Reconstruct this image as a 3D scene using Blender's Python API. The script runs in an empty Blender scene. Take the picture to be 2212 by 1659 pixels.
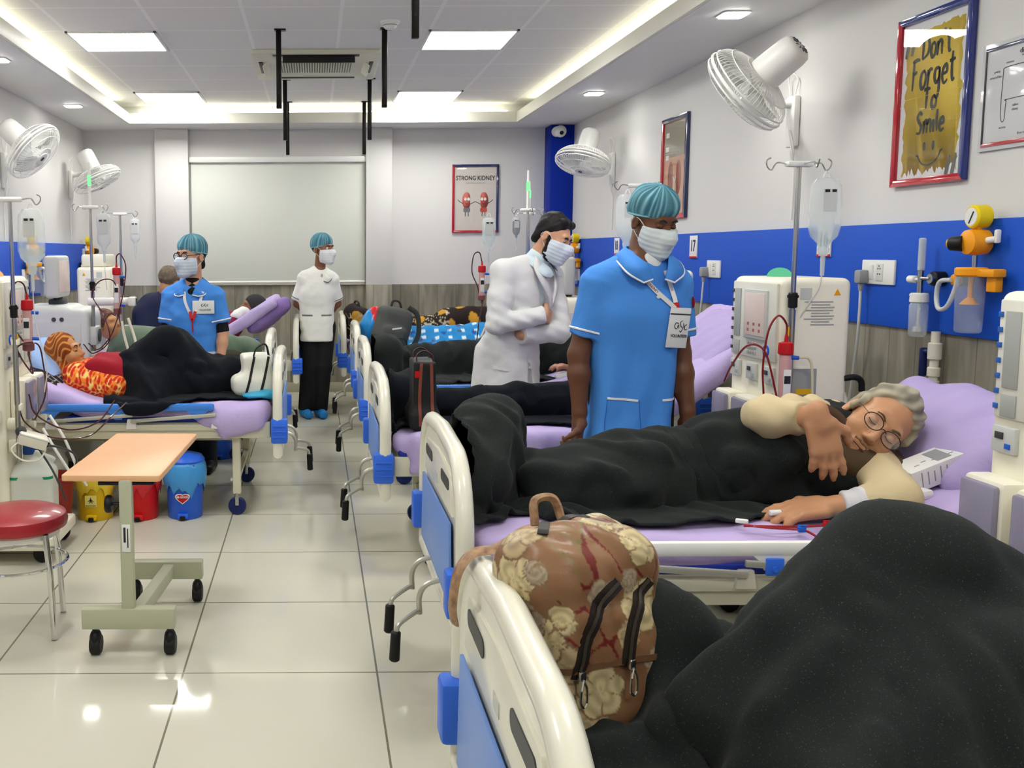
import bpy, bmesh, math, random
import numpy as np
from mathutils import Vector, Matrix, Euler

PI = math.pi
S = bpy.context.scene
COL = S.collection
random.seed(4)
rng = np.random.default_rng(4)

# ---------------------------------------------------------------- camera, world, exposure
FPX, PPX, PPY = 2080.0, 680.0, 763.0          # focal length and principal point for a 2212 x 1659 frame
cam = bpy.data.cameras.new('camera')
cam.sensor_fit = 'HORIZONTAL'
cam.sensor_width = 36.0
cam.lens = FPX / 2212 * 36
cam.shift_x = (1106 - PPX) / 2212
cam.shift_y = -(829.5 - PPY) / 2212
cam.clip_start = .02
camo = bpy.data.objects.new('camera', cam)
COL.objects.link(camo)
camo.location = (0, 0, 1.45)
camo.rotation_mode = 'XYZ'
camo.matrix_world = Matrix.Translation((0, 0, 1.45)) @ Matrix.Rotation(math.radians(84.0), 4, 'X') @ Matrix.Rotation(-.005, 4, 'Z')
S.camera = camo

w = bpy.data.worlds.new('world')
w.use_nodes = True
w.node_tree.nodes['Background'].inputs[0].default_value = (.9, .95, 1, 1)
w.node_tree.nodes['Background'].inputs[1].default_value = .3
S.world = w
S.view_settings.view_transform = 'Standard'
S.view_settings.look = 'None'
S.view_settings.gamma = 1
S.view_settings.exposure = 0.6
S.cycles.max_bounces = 8
S.cycles.diffuse_bounces = 5
S.cycles.transparent_max_bounces = 12
S.cycles.sample_clamp_indirect = 6.0
S.cycles.caustics_reflective = False
S.cycles.caustics_refractive = False

ROOM = dict(xl=-2.34, xr=2.58, yb=9.96, yf=-2.6, soffit=2.69, top=2.88)
TRAY = dict(xl=-1.80, xr=1.985, yb=9.5, yf=-2.0)
PANEL_W = 17.0      # watts of each ceiling panel
SPOT_W = 9.0        # watts of each soffit downlight
COVE_E = 5.0        # emission of the cove strip

# ---------------------------------------------------------------- materials
def lin(c):
    out = []
    for x in c[:3]:
        x = x / 255.0
        out.append(x / 12.92 if x <= .04045 else ((x + .055) / 1.055) ** 2.4)
    return (*out, 1)

MATS = {}
def mat(name, col=(200, 200, 200), rough=.5, metal=0, bump=0, bscale=80, noise=0, nscale=8, spec=.35, trans=0, emit=0, alpha=1, sheen=0, coat=0, attr=False, ior=1.45, col2=None, stretch=None, speck=0):
    if name in MATS:
        return MATS[name]
    m = bpy.data.materials.new(name)
    m.use_nodes = True
    nt = m.node_tree
    b = nt.nodes['Principled BSDF']
    L = nt.links.new
    c = lin(col)
    b.inputs['Base Color'].default_value = c
    b.inputs['Roughness'].default_value = rough
    b.inputs['Metallic'].default_value = metal
    b.inputs['Specular IOR Level'].default_value = spec
    b.inputs['IOR'].default_value = ior
    b.inputs['Transmission Weight'].default_value = trans
    b.inputs['Alpha'].default_value = alpha
    b.inputs['Coat Weight'].default_value = coat
    if sheen:
        b.inputs['Sheen Weight'].default_value = sheen
        b.inputs['Sheen Roughness'].default_value = .5
    if emit:
        b.inputs['Emission Color'].default_value = c
        b.inputs['Emission Strength'].default_value = emit
    tc = nt.nodes.new('ShaderNodeTexCoord')
    src = None
    if attr:
        a = nt.nodes.new('ShaderNodeAttribute')
        a.attribute_name = 'Col'
        src = a.outputs['Color']
        L(src, b.inputs['Base Color'])
    if noise or col2 or speck:
        n = nt.nodes.new('ShaderNodeTexNoise')
        n.inputs['Scale'].default_value = nscale
        n.inputs['Detail'].default_value = 5
        vec = tc.outputs['Object']
        if stretch:
            mp = nt.nodes.new('ShaderNodeMapping')
            mp.inputs['Scale'].default_value = stretch
            L(vec, mp.inputs['Vector'])
            vec = mp.outputs['Vector']
        L(vec, n.inputs['Vector'])
        mx = nt.nodes.new('ShaderNodeMix')
        mx.data_type = 'RGBA'
        r = nt.nodes.new('ShaderNodeMapRange')
        lo, hi = (.62, .72) if speck else (.3, .7)
        r.inputs['From Min'].default_value = lo
        r.inputs['From Max'].default_value = hi
        L(n.outputs['Fac'], r.inputs['Value'])
        L(r.outputs['Result'], mx.inputs['Factor'])
        if src:
            L(src, mx.inputs[6])
        else:
            mx.inputs[6].default_value = c
        if col2:
            mx.inputs[7].default_value = lin(col2)
        else:
            mx.inputs[7].default_value = tuple(min(1, x * (1 + noise)) for x in c[:3]) + (1,)
        L(mx.outputs[2], b.inputs['Base Color'])
    if bump:
        n2 = nt.nodes.new('ShaderNodeTexNoise')
        n2.inputs['Scale'].default_value = bscale
        n2.inputs['Detail'].default_value = 4
        L(tc.outputs['Object'], n2.inputs['Vector'])
        bp = nt.nodes.new('ShaderNodeBump')
        bp.inputs['Strength'].default_value = bump
        bp.inputs['Distance'].default_value = .01
        L(n2.outputs['Fac'], bp.inputs['Height'])
        L(bp.outputs['Normal'], b.inputs['Normal'])
    MATS[name] = m
    return m

def glow(name, col, e):
    if name in MATS:
        return MATS[name]
    m = bpy.data.materials.new(name)
    m.use_nodes = True
    nt = m.node_tree
    nt.nodes.clear()
    o = nt.nodes.new('ShaderNodeOutputMaterial')
    em = nt.nodes.new('ShaderNodeEmission')
    em.inputs[0].default_value = lin(col)
    em.inputs[1].default_value = e
    nt.links.new(em.outputs[0], o.inputs[0])
    MATS[name] = m
    return m

def glass(name):
    """clear pane: see-through with mirror reflections by Fresnel"""
    if name in MATS: return MATS[name]
    m = bpy.data.materials.new(name); m.use_nodes = True
    nt = m.node_tree; nt.nodes.clear(); L = nt.links.new
    o = nt.nodes.new('ShaderNodeOutputMaterial'); mx = nt.nodes.new('ShaderNodeMixShader'); fr = nt.nodes.new('ShaderNodeFresnel')
    tr = nt.nodes.new('ShaderNodeBsdfTransparent'); gl = nt.nodes.new('ShaderNodeBsdfGlossy')
    fr.inputs[0].default_value = 1.5; gl.inputs['Roughness'].default_value = .015
    ge = nt.nodes.new('ShaderNodeNewGeometry'); ml = nt.nodes.new('ShaderNodeMath'); iv = nt.nodes.new('ShaderNodeMath')
    iv.operation = 'SUBTRACT'; iv.inputs[0].default_value = 1; L(ge.outputs['Backfacing'], iv.inputs[1])
    ml.operation = 'MULTIPLY'; L(fr.outputs[0], ml.inputs[0]); L(iv.outputs[0], ml.inputs[1])
    L(ml.outputs[0], mx.inputs[0]); L(tr.outputs[0], mx.inputs[1]); L(gl.outputs[0], mx.inputs[2]); L(mx.outputs[0], o.inputs[0])
    MATS[name] = m
    return m

def clear(name, col, a=.25, rough=.1):
    """thin clear plastic film: mostly see-through, a little of its own colour and gloss"""
    return mat(name, col, rough=rough, alpha=a, spec=.8)

# ---------------------------------------------------------------- objects
def tag(o, label=None, cat=None, group=None, kind=None):
    if label: o['label'] = label
    if cat: o['category'] = cat
    if group: o['group'] = group
    if kind: o['kind'] = kind
    return o

def thing(name, label, cat, loc=(0, 0, 0), rz=0, group=None, rot=None):
    o = bpy.data.objects.new(name, None)
    COL.objects.link(o)
    o.location = loc
    o.rotation_euler = rot or (0, 0, rz)
    o.empty_display_size = .05
    return tag(o, label, cat, group)

def dup(root, loc=None, rz=None, label=None, group=None):
    r = root.copy(); COL.objects.link(r)
    if loc is not None: r.location = loc
    if rz is not None: r.rotation_euler = (0, 0, rz)
    if label: r['label'] = label
    if group: r['group'] = group
    for ch in list(root.children):
        c = ch.copy(); COL.objects.link(c); c.parent = r
        for g in list(ch.children):
            d = g.copy(); COL.objects.link(d); d.parent = c
    return r

def mesh_obj(name, verts, faces, mats, parent=None, mi=None, ang=40, cols=None):
    me = bpy.data.meshes.new(name)
    me.from_pydata([tuple(v) for v in verts] if not isinstance(verts, np.ndarray) else verts.tolist(), [], faces if not isinstance(faces, np.ndarray) else faces.tolist())
    mats = mats if isinstance(mats, (list, tuple)) else [mats]
    for m in mats: me.materials.append(m)
    if mi is not None and len(mats) > 1:
        me.polygons.foreach_set('material_index', np.asarray(mi, dtype=np.int32))
    me.polygons.foreach_set('use_smooth', np.ones(len(me.polygons), dtype=bool))
    if ang: me.set_sharp_from_angle(angle=math.radians(ang))
    if cols is not None:
        at = me.color_attributes.new('Col', 'FLOAT_COLOR', 'POINT')
        c4 = np.ones((len(me.vertices), 4), dtype=np.float32); c4[:, :3] = cols
        at.data.foreach_set('color', c4.ravel())
    me.update()
    o = bpy.data.objects.new(name, me)
    COL.objects.link(o)
    if parent is not None: o.parent = parent
    return o

def rotm(rot):
    if rot is None: return Matrix.Identity(3)
    if isinstance(rot, Matrix): return rot.to_3x3()
    return Euler(rot).to_matrix()

def frame_to(d, up=(0, 0, 1)):
    """3x3 matrix whose local z points along d"""
    z = Vector(d).normalized()
    u = Vector(up)
    if abs(z.dot(u.normalized())) > .98: u = Vector((0, 1, 0))
    x = u.cross(z).normalized(); y = z.cross(x)
    return Matrix((x, y, z)).transposed()

def spline(pts, n=8, closed=False):
    P = [Vector(p) for p in pts]
    if len(P) < 3 and not closed: 
        return [P[0].lerp(P[-1], i / n) for i in range(n + 1)]
    out = []
    N = len(P)
    for i in range(N if closed else N - 1):
        if closed:
            a, b, c, d = P[(i - 1) % N], P[i], P[(i + 1) % N], P[(i + 2) % N]
        else:
            b, c = P[i], P[i + 1]
            a = P[i - 1] if i else b * 2 - c
            d = P[i + 2] if i + 2 < N else c * 2 - b
        for k in range(n):
            t = k / n
            out.append(.5 * ((2 * b) + (c - a) * t + (2 * a - 5 * b + 4 * c - d) * t * t + (3 * b - a - 3 * c + d) * t ** 3))
    if not closed: out.append(P[-1])
    return out

class MB:
    """collects shapes and links them as one mesh object"""
    def __init__(s):
        s.v, s.f, s.m = [], [], []
    def add(s, vs, fs, m=0, M=None):
        o = len(s.v)
        for p in vs:
            s.v.append(tuple(M @ Vector(p)) if M is not None else tuple(p))
        for q in fs:
            s.f.append([i + o for i in q]); s.m.append(m)
        return s
    def box(s, c, size, rot=None, bev=.004, seg=2, m=0):
        bm = bmesh.new()
        bmesh.ops.create_cube(bm, size=1)
        for v in bm.verts: v.co = Vector((v.co.x * size[0], v.co.y * size[1], v.co.z * size[2]))
        bev = min(bev, min(size) * .49)
        if bev > 0: bmesh.ops.bevel(bm, geom=bm.edges[:], offset=bev, segments=seg, affect='EDGES', profile=.5)
        R = rotm(rot); c = Vector(c)
        bm.verts.index_update()
        s.add([R @ v.co + c for v in bm.verts], [[v.index for v in f.verts] for f in bm.faces], m)
        bm.free()
        return s
    def lathe(s, prof, seg=24, M=None, m=0, cap=True):
        vs, fs = [], []
        for r, z in prof:
            for k in range(seg):
                a = 2 * PI * k / seg
                vs.append((r * math.cos(a), r * math.sin(a), z))
        for i in range(len(prof) - 1):
            for k in range(seg):
                a, b = i * seg + k, i * seg + (k + 1) % seg
                fs.append([a, b, b + seg, a + seg])
        if cap:
            if prof[0][0] > 1e-6: fs.append(list(range(seg))[::-1])
            if prof[-1][0] > 1e-6: fs.append(list(range((len(prof) - 1) * seg, len(prof) * seg)))
        return s.add(vs, fs, m, M)
    def cyl(s, p0, p1, r0, r1=None, seg=16, m=0, bev=0):
        p0, p1 = Vector(p0), Vector(p1)
        d = p1 - p0; h = d.length
        r1 = r0 if r1 is None else r1
        M = Matrix.Translation(p0) @ frame_to(d).to_4x4()
        if bev: prof = [(r0 - bev, 0), (r0, bev), (r1, h - bev), (r1 - bev, h)]
        else: prof = [(r0, 0), (r1, h)]
        return s.lathe(prof, seg, M, m)
    def tube(s, pts, r, seg=8, n=8, m=0, closed=False, smooth=True, flat=None):
        P = spline(pts, n, closed) if smooth else [Vector(p) for p in pts]
        N = len(P)
        vs, fs = [], []
        up = None
        for i, p in enumerate(P):
            a = P[(i - 1) % N] if closed or i else p
            b = P[(i + 1) % N] if closed or i < N - 1 else p
            t = (b - a)
            if t.length < 1e-9: t = Vector((0, 0, 1))
            t.normalize()
            if up is None:
                up = Vector((0, 0, 1)) if abs(t.z) < .9 else Vector((0, 1, 0))
            x = up - t * up.dot(t)
            if x.length < 1e-6: x = Vector((1, 0, 0)) - t * t.x
            x.normalize(); y = t.cross(x); up = x
            rr = r(i / max(1, N - 1)) if callable(r) else r
            ra, rb = (rr, rr) if flat is None else (rr * flat[0], rr * flat[1])
            for k in range(seg):
                an = 2 * PI * k / seg
                vs.append(p + x * (ra * math.cos(an)) + y * (rb * math.sin(an)))
        for i in range(N if closed else N - 1):
            j = (i + 1) % N
            for k in range(seg):
                k2 = (k + 1) % seg
                fs.append([i * seg + k, i * seg + k2, j * seg + k2, j * seg + k])
        if not closed:
            fs.append(list(range(seg))[::-1]); fs.append(list(range((N - 1) * seg, N * seg)))
        return s.add(vs, fs, m)
    def ell(s, c, r, rot=None, seg=20, rings=12, m=0):
        R = rotm(rot).to_4x4()
        M = Matrix.Translation(c) @ R @ Matrix.Diagonal((*r, 1))
        prof = [(math.sin(PI * i / rings), -math.cos(PI * i / rings)) for i in range(rings + 1)]
        prof[0] = (1e-4, -1); prof[-1] = (1e-4, 1)
        return s.lathe(prof, seg, M, m)
    def prism(s, outline, y0, y1, M=None, bev=0, m=0, seg=2):
        """outline in local x,z, extruded along local y"""
        bm = bmesh.new()
        f = bm.faces.new([bm.verts.new((p[0], y0, p[1])) for p in outline])
        r = bmesh.ops.extrude_face_region(bm, geom=[f])
        for v in r['geom']:
            if isinstance(v, bmesh.types.BMVert): v.co.y = y1
        bmesh.ops.recalc_face_normals(bm, faces=bm.faces[:])
        if bev:
            es = [e for e in bm.edges if len(e.link_faces) == 2 and e.calc_face_angle(0) > .5]
            bmesh.ops.bevel(bm, geom=es, offset=bev, segments=seg, affect='EDGES', profile=.5)
        bm.verts.index_update()
        s.add([v.co.copy() for v in bm.verts], [[v.index for v in q.verts] for q in bm.faces], m, M)
        bm.free()
        return s
    def build(s, name, mats, parent=None, ang=40, cols=None):
        return mesh_obj(name, s.v, s.f, mats, parent, s.m, ang, cols)

def rrect(w, h, r, n=6, cx=0, cy=0):
    out = []
    for sx, sy, a0 in ((1, 1, 0), (-1, 1, 90), (-1, -1, 180), (1, -1, 270)):
        for k in range(n + 1):
            a = math.radians(a0 + 90 * k / n)
            out.append((cx + sx * (w / 2 - r) + r * math.cos(a), cy + sy * (h / 2 - r) + r * math.sin(a)))
    return out

def text(name, body, size, loc, mtl, parent=None, rot=(PI / 2, 0, 0), ext=.0006, align='CENTER', bold=0, sx=1, shear=0):
    cu = bpy.data.curves.new(name, 'FONT')
    cu.body = body; cu.size = size; cu.align_x = align; cu.align_y = 'CENTER'
    cu.extrude = ext; cu.offset = bold; cu.shear = shear
    o = bpy.data.objects.new(name, cu)
    COL.objects.link(o)
    bpy.context.view_layer.update()
    me = bpy.data.meshes.new_from_object(o.evaluated_get(bpy.context.evaluated_depsgraph_get()))
    COL.objects.unlink(o); bpy.data.objects.remove(o)
    me.materials.clear(); me.materials.append(mtl)
    t = bpy.data.objects.new(name, me)
    COL.objects.link(t)
    if parent is not None: t.parent = parent
    t.location = loc; t.rotation_euler = rot; t.scale = (sx, 1, 1)
    return t

# ---------------------------------------------------------------- soft shapes: a distance field turned into a mesh
class SDF:
    def __init__(s): s.ops = []
    def _p(s, kind, lo, hi, k, fn): s.ops.append((kind, np.array(lo, float), np.array(hi, float), k, fn)); return s
    def cap(s, p0, p1, r0, r1=None, k=.02, op='u'):
        p0, p1 = np.array(p0, float), np.array(p1, float); r1 = r0 if r1 is None else r1
        ba = p1 - p0; bb = max(1e-9, float(ba @ ba)); R = max(r0, r1)
        def fn(X, Y, Z):
            ax, ay, az = X - p0[0], Y - p0[1], Z - p0[2]
            t = np.clip((ax * ba[0] + ay * ba[1] + az * ba[2]) / bb, 0, 1)
            return np.sqrt((ax - t * ba[0]) ** 2 + (ay - t * ba[1]) ** 2 + (az - t * ba[2]) ** 2) - (r0 + (r1 - r0) * t)
        return s._p(op, np.minimum(p0, p1) - R, np.maximum(p0, p1) + R, k, fn)
    def chain(s, pts, rs, k=.02, op='u'):
        for i in range(len(pts) - 1): s.cap(pts[i], pts[i + 1], rs[i], rs[i + 1], k if i == 0 else max(k, .01), op)
        return s
    def cone(s, p0, p1, r0, r1, k=.02, op='u', rd=.004):
        p0, p1 = np.array(p0, float), np.array(p1, float); ba = p1 - p0; L = float(np.linalg.norm(ba)); ba = ba / L; R = max(r0, r1)
        def fn(X, Y, Z):
            ax, ay, az = X - p0[0], Y - p0[1], Z - p0[2]
            t = ax * ba[0] + ay * ba[1] + az * ba[2]
            q = np.sqrt(np.maximum(0, ax ** 2 + ay ** 2 + az ** 2 - t * t)) - (r0 + (r1 - r0) * np.clip(t / L, 0, 1)) + rd
            e = np.maximum(-t, t - L) + rd
            return np.sqrt(np.maximum(q, 0) ** 2 + np.maximum(e, 0) ** 2) + np.minimum(np.maximum(q, e), 0) - rd
        return s._p(op, np.minimum(p0, p1) - R, np.maximum(p0, p1) + R, k, fn)
    def ell(s, c, r, rot=None, k=.02, op='u'):
        c = np.array(c, float); r = np.array(r, float); R = np.array(rotm(rot)).T; m = r.max()
        def fn(X, Y, Z):
            d = [X - c[0], Y - c[1], Z - c[2]]
            q = [(R[i, 0] * d[0] + R[i, 1] * d[1] + R[i, 2] * d[2]) for i in range(3)]
            k0 = np.sqrt(sum((q[i] / r[i]) ** 2 for i in range(3)))
            k1 = np.sqrt(sum((q[i] / r[i] ** 2) ** 2 for i in range(3))) + 1e-9
            return k0 * (k0 - 1) / k1
        return s._p(op, c - m, c + m, k, fn)
    def box(s, c, h, rot=None, rd=.01, k=.02, op='u'):
        c = np.array(c, float); h = np.array(h, float); R = np.array(rotm(rot)).T; m = float(np.sqrt((h ** 2).sum()))
        def fn(X, Y, Z):
            d = [X - c[0], Y - c[1], Z - c[2]]
            q = [np.abs(R[i, 0] * d[0] + R[i, 1] * d[1] + R[i, 2] * d[2]) - (h[i] - rd) for i in range(3)]
            return np.sqrt(sum(np.maximum(a, 0) ** 2 for a in q)) + np.minimum(np.maximum(q[0], np.maximum(q[1], q[2])), 0) - rd
        return s._p(op, c - m, c + m, k, fn)
    def cut(s, p, n, k=.004):
        """remove everything on the side n of the plane through p"""
        p = np.array(p, float); n = np.array(n, float); n = n / np.linalg.norm(n)
        return s._p('c', (-9, -9, -9), (9, 9, 9), k, lambda X, Y, Z: (X - p[0]) * n[0] + (Y - p[1]) * n[1] + (Z - p[2]) * n[2])
    def disp(s, fn): return s._p('d', (-9, -9, -9), (9, 9, 9), 0, fn)
    def value(s, P):
        X, Y, Z = np.asarray(P, float).T
        D = np.full(X.shape, 1.0)
        for kind, a, b, k, fn in s.ops:
            d = fn(X, Y, Z)
            if kind == 'd': D = D + d
            elif kind == 'u':
                h = np.clip(.5 + .5 * (d - D) / max(k, 1e-6), 0, 1); D = d + (D - d) * h - k * h * (1 - h)
            else:
                e = d if kind == 'c' else -d
                h = np.clip(.5 - .5 * (e - D) / max(k, 1e-6), 0, 1); D = e + (D - e) * h + k * h * (1 - h)
        return D
    def hit(s, p, d, off=.004, n=60):
        """first point of the surface from p along d, lifted by off"""
        p = np.array(p, float); d = np.array(d, float) / np.linalg.norm(d)
        for _ in range(n):
            v = float(s.value(p[None])[0])
            if v < off: break
            p = p + d * min(.05, max(.0015, (v - off) * .8))
        return Vector(p)
    def arrays(s, res):
        us = [o for o in s.ops if o[0] == 'u']
        lo = np.min([o[1] for o in us], 0) - 3 * res - .012; hi = np.max([o[2] for o in us], 0) + 3 * res + .012
        ax = [np.arange(lo[i], hi[i] + res, res, dtype=np.float32) for i in range(3)]
        D = np.full([len(a) for a in ax], 1.0, dtype=np.float32)
        for kind, a, b, k, fn in s.ops:
            if kind in 'cd': sl = [slice(0, len(ax[i])) for i in range(3)]
            else:
                mg = k + 4 * res
                sl = [slice(max(0, int((a[i] - mg - lo[i]) / res)), max(0, min(len(ax[i]), int((b[i] + mg - lo[i]) / res) + 2))) for i in range(3)]
            X, Y, Z = np.meshgrid(ax[0][sl[0]], ax[1][sl[1]], ax[2][sl[2]], indexing='ij', sparse=True)
            if 0 in (X.size, Y.size, Z.size): continue
            d = fn(X, Y, Z); sub = D[tuple(sl)]
            if kind == 'd': D[tuple(sl)] = sub + d; continue
            if kind == 'u':
                if k > 0:
                    h = np.clip(.5 + .5 * (d - sub) / k, 0, 1); D[tuple(sl)] = d + (sub - d) * h - k * h * (1 - h)
                else: D[tuple(sl)] = np.minimum(sub, d)
            else:
                e = d if kind == 'c' else -d
                if k > 0:
                    h = np.clip(.5 - .5 * (e - sub) / k, 0, 1); D[tuple(sl)] = e + (sub - e) * h + k * h * (1 - h)
                else: D[tuple(sl)] = np.maximum(sub, e)
        return D, lo
    def net(s, res):
        D, lo = s.arrays(res)
        D[0] = D[-1] = 1; D[:, 0] = D[:, -1] = 1; D[:, :, 0] = D[:, :, -1] = 1
        ins = D < 0
        nx, ny, nz = D.shape
        cs = np.zeros((nx - 1, ny - 1, nz - 1), dtype=np.int8)
        offs = [(i, j, k) for i in (0, 1) for j in (0, 1) for k in (0, 1)]
        for i, j, k in offs: cs += ins[i:nx - 1 + i, j:ny - 1 + j, k:nz - 1 + k]
        act = np.argwhere((cs > 0) & (cs < 8))
        if len(act) == 0: return np.zeros((0, 3)), np.zeros((0, 4), int)
        idx = -np.ones(cs.shape, dtype=np.int64); idx[tuple(act.T)] = np.arange(len(act))
        val = {o: D[tuple((act + o).T)] for o in offs}
        acc = np.zeros((len(act), 3)); cnt = np.zeros(len(act))
        for o in offs:
            for a in range(3):
                if o[a] == 0:
                    q = list(o); q[a] = 1; q = tuple(q)
                    v0, v1 = val[o], val[q]; mk = (v0 < 0) != (v1 < 0)
                    t = np.where(mk, v0 / np.where(mk, v0 - v1, 1), 0)
                    p = np.array(o, float)[None].repeat(len(act), 0); p[:, a] += t
                    acc += p * mk[:, None]; cnt += mk
        V = lo + (act + acc / cnt[:, None]) * res
        F = []
        for a in range(3):
            b, c = (a + 1) % 3, (a + 2) % 3
            sl0 = [slice(1, -1)] * 3; sl1 = [slice(1, -1)] * 3
            sl0[a] = slice(0, -1); sl1[a] = slice(1, None)
            A, B = ins[tuple(sl0)], ins[tuple(sl1)]
            for flip, mk in ((False, A & ~B), (True, ~A & B)):
                e = np.argwhere(mk)
                if not len(e): continue
                for t in range(3):
                    if t != a: e[:, t] += 1
                def cell(db, dc):
                    q = e.copy(); q[:, b] -= db; q[:, c] -= dc
                    return idx[tuple(q.T)]
                qd = np.stack([cell(1, 1), cell(0, 1), cell(0, 0), cell(1, 0)], 1)
                F.append(qd[:, ::-1] if flip else qd)
        return V, np.concatenate(F)
    def build(s, name, mtl, parent=None, res=.01, colfn=None, smooth=1, M=None):
        V, F = s.net(res)
        for _ in range(smooth):
            acc = V.copy(); n = np.ones(len(V))
            for a, b in ((0, 1), (1, 2), (2, 3), (3, 0)):
                np.add.at(acc, F[:, a], V[F[:, b]]); np.add.at(n, F[:, a], 1)
            V = .35 * V + .65 * acc / n[:, None]
        cols = None
        if colfn is not None: cols = colfn(V)
        if M is not None:
            A = np.array(M); V = V @ A[:3, :3].T + A[:3, 3]
        return mesh_obj(name, V, F, mtl, parent, ang=0, cols=cols)

def vnoise(P, seed, scale):
    """cheap smooth noise from a few sine waves, -1..1"""
    r = np.random.default_rng(seed); out = 0
    for i in range(5):
        d = r.normal(size=3); d /= np.linalg.norm(d); f = scale * (.6 + r.random() * 1.3)
        out = out + np.sin((P[0] * d[0] + P[1] * d[1] + P[2] * d[2]) * f + r.random() * 6.28)
    return out / 2.6

# ---------------------------------------------------------------- cloth that falls over what lies under it
def drape(nu, nv, P0, step, caps, boxes, iters=130, sub=8, seed=0, jitter=.004, pin=None, thick=.008, sc=1.0, floor=0.003, fric=.6, stiff=.05):
    """P0(u,v)->xyz start position; caps (p0,p1,r0,r1), boxes (lo,hi); step = rest length"""
    U, W = np.meshgrid(np.arange(nu), np.arange(nv), indexing='ij')
    X = np.array(P0(U / (nu - 1), W / (nv - 1)), dtype=float).transpose(1, 2, 0).copy()
    X += np.random.default_rng(seed).normal(size=X.shape) * jitter
    prev = X.copy(); hold = X.copy()
    g = np.array((0, 0, -9.8)) * (1 / 60.) ** 2
    lu, lv = step
    cons = []
    def C(sa, sb, l, w): cons.append((sa, sb, l, w))
    for ax in (0, 1):
        for par in (0, 1):
            n = (nu, nv)[ax]; e = [slice(None)] * 2; f = [slice(None)] * 2
            m = (n - par) // 2
            e[ax] = slice(par, par + 2 * m, 2); f[ax] = slice(par + 1, par + 2 * m, 2)
            C(tuple(e), tuple(f), (lu, lv)[ax], 1.0)
    dg = math.hypot(lu, lv)
    for par in (0, 1):
        m = (nu - par) // 2
        a = slice(par, par + 2 * m, 2); b = slice(par + 1, par + 2 * m, 2)
        C((a, slice(0, -1)), (b, slice(1, None)), dg, .35); C((a, slice(1, None)), (b, slice(0, -1)), dg, .35)
    for ax in (0, 1):
        e = [slice(None)] * 2; f = [slice(None)] * 2
        e[ax] = slice(0, -3); f[ax] = slice(3, None)
        C(tuple(e), tuple(f), (lu, lv)[ax] * 3, stiff)
    def collide(X):
        hit = np.zeros(X.shape[:2], bool)
        for p0, p1, r0, r1 in caps:
            p0, p1 = np.array(p0, float), np.array(p1, float); ba = p1 - p0; bb = max(1e-9, ba @ ba)
            t = np.clip(((X - p0) @ ba) / bb, 0, 1)
            c = p0 + t[..., None] * ba; r = r0 + (r1 - r0) * t + thick
            d = X - c; ln = np.sqrt((d * d).sum(-1)) + 1e-9
            m = ln < r; hit |= m
            X[m] = c[m] + d[m] * (r[m] / ln[m])[:, None]
        for lo, hi in boxes:
            lo, hi = np.array(lo, float) - thick, np.array(hi, float) + thick
            m = ((X > lo) & (X < hi)).all(-1)
            if m.any():
                q = X[m]; dl = q - lo; dh = hi - q
                al = np.concatenate([dl, dh], 1); al[:, 2] = 9
                j = al.argmin(1); r = np.arange(len(q)); ax = j % 3
                q[r, ax] = np.where(j < 3, lo[ax], hi[ax]); X[m] = q; hit |= m
        return hit
    for it in range(iters):
        vel = np.clip((X - prev) * .9, -.02, .02)
        prev = X.copy(); X = X + vel + g
        for k in range(sub):
            for a, b, l, wt in cons:
                A, B = X[a], X[b]; d = B - A
                ln = np.sqrt((d * d).sum(-1, keepdims=True)) + 1e-9
                corr = d * ((ln - l) / ln * .5 * wt)
                if wt == stiff: corr = np.where(ln < l, corr, 0)
                X[a] = A + corr; X[b] = X[b] - corr
            if pin is not None: X[pin] = hold[pin]
            if k % 2: collide(X)
        hit = collide(X)
        m = X[..., 2] < floor; X[..., 2][m] = floor; hit |= m
        prev[hit] = prev[hit] * (1 - fric) + X[hit] * fric
    return X

def cloth_obj(name, X, mtl, parent=None, thick=.008, sub=1, colfn=None):
    nu, nv = X.shape[:2]
    V = X.reshape(-1, 3)
    i = np.arange(nu * nv).reshape(nu, nv)
    F = np.stack([i[:-1, :-1], i[1:, :-1], i[1:, 1:], i[:-1, 1:]], -1).reshape(-1, 4)
    o = mesh_obj(name, V, F, mtl, parent, ang=0, cols=colfn(V) if colfn else None)
    md = o.modifiers.new('smooth', 'SMOOTH'); md.factor = .5; md.iterations = 2
    md = o.modifiers.new('thick', 'SOLIDIFY'); md.thickness = thick; md.offset = 0
    md = o.modifiers.new('sub', 'SUBSURF'); md.levels = sub; md.render_levels = sub
    return o
# ---------------------------------------------------------------- the room
XL, XR, YB, YF, ZS, ZT = ROOM['xl'], ROOM['xr'], ROOM['yb'], ROOM['yf'], ROOM['soffit'], ROOM['top']
TX0, TX1, TYB, TYF = TRAY['xl'], TRAY['xr'], TRAY['yb'], TRAY['yf']

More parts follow.
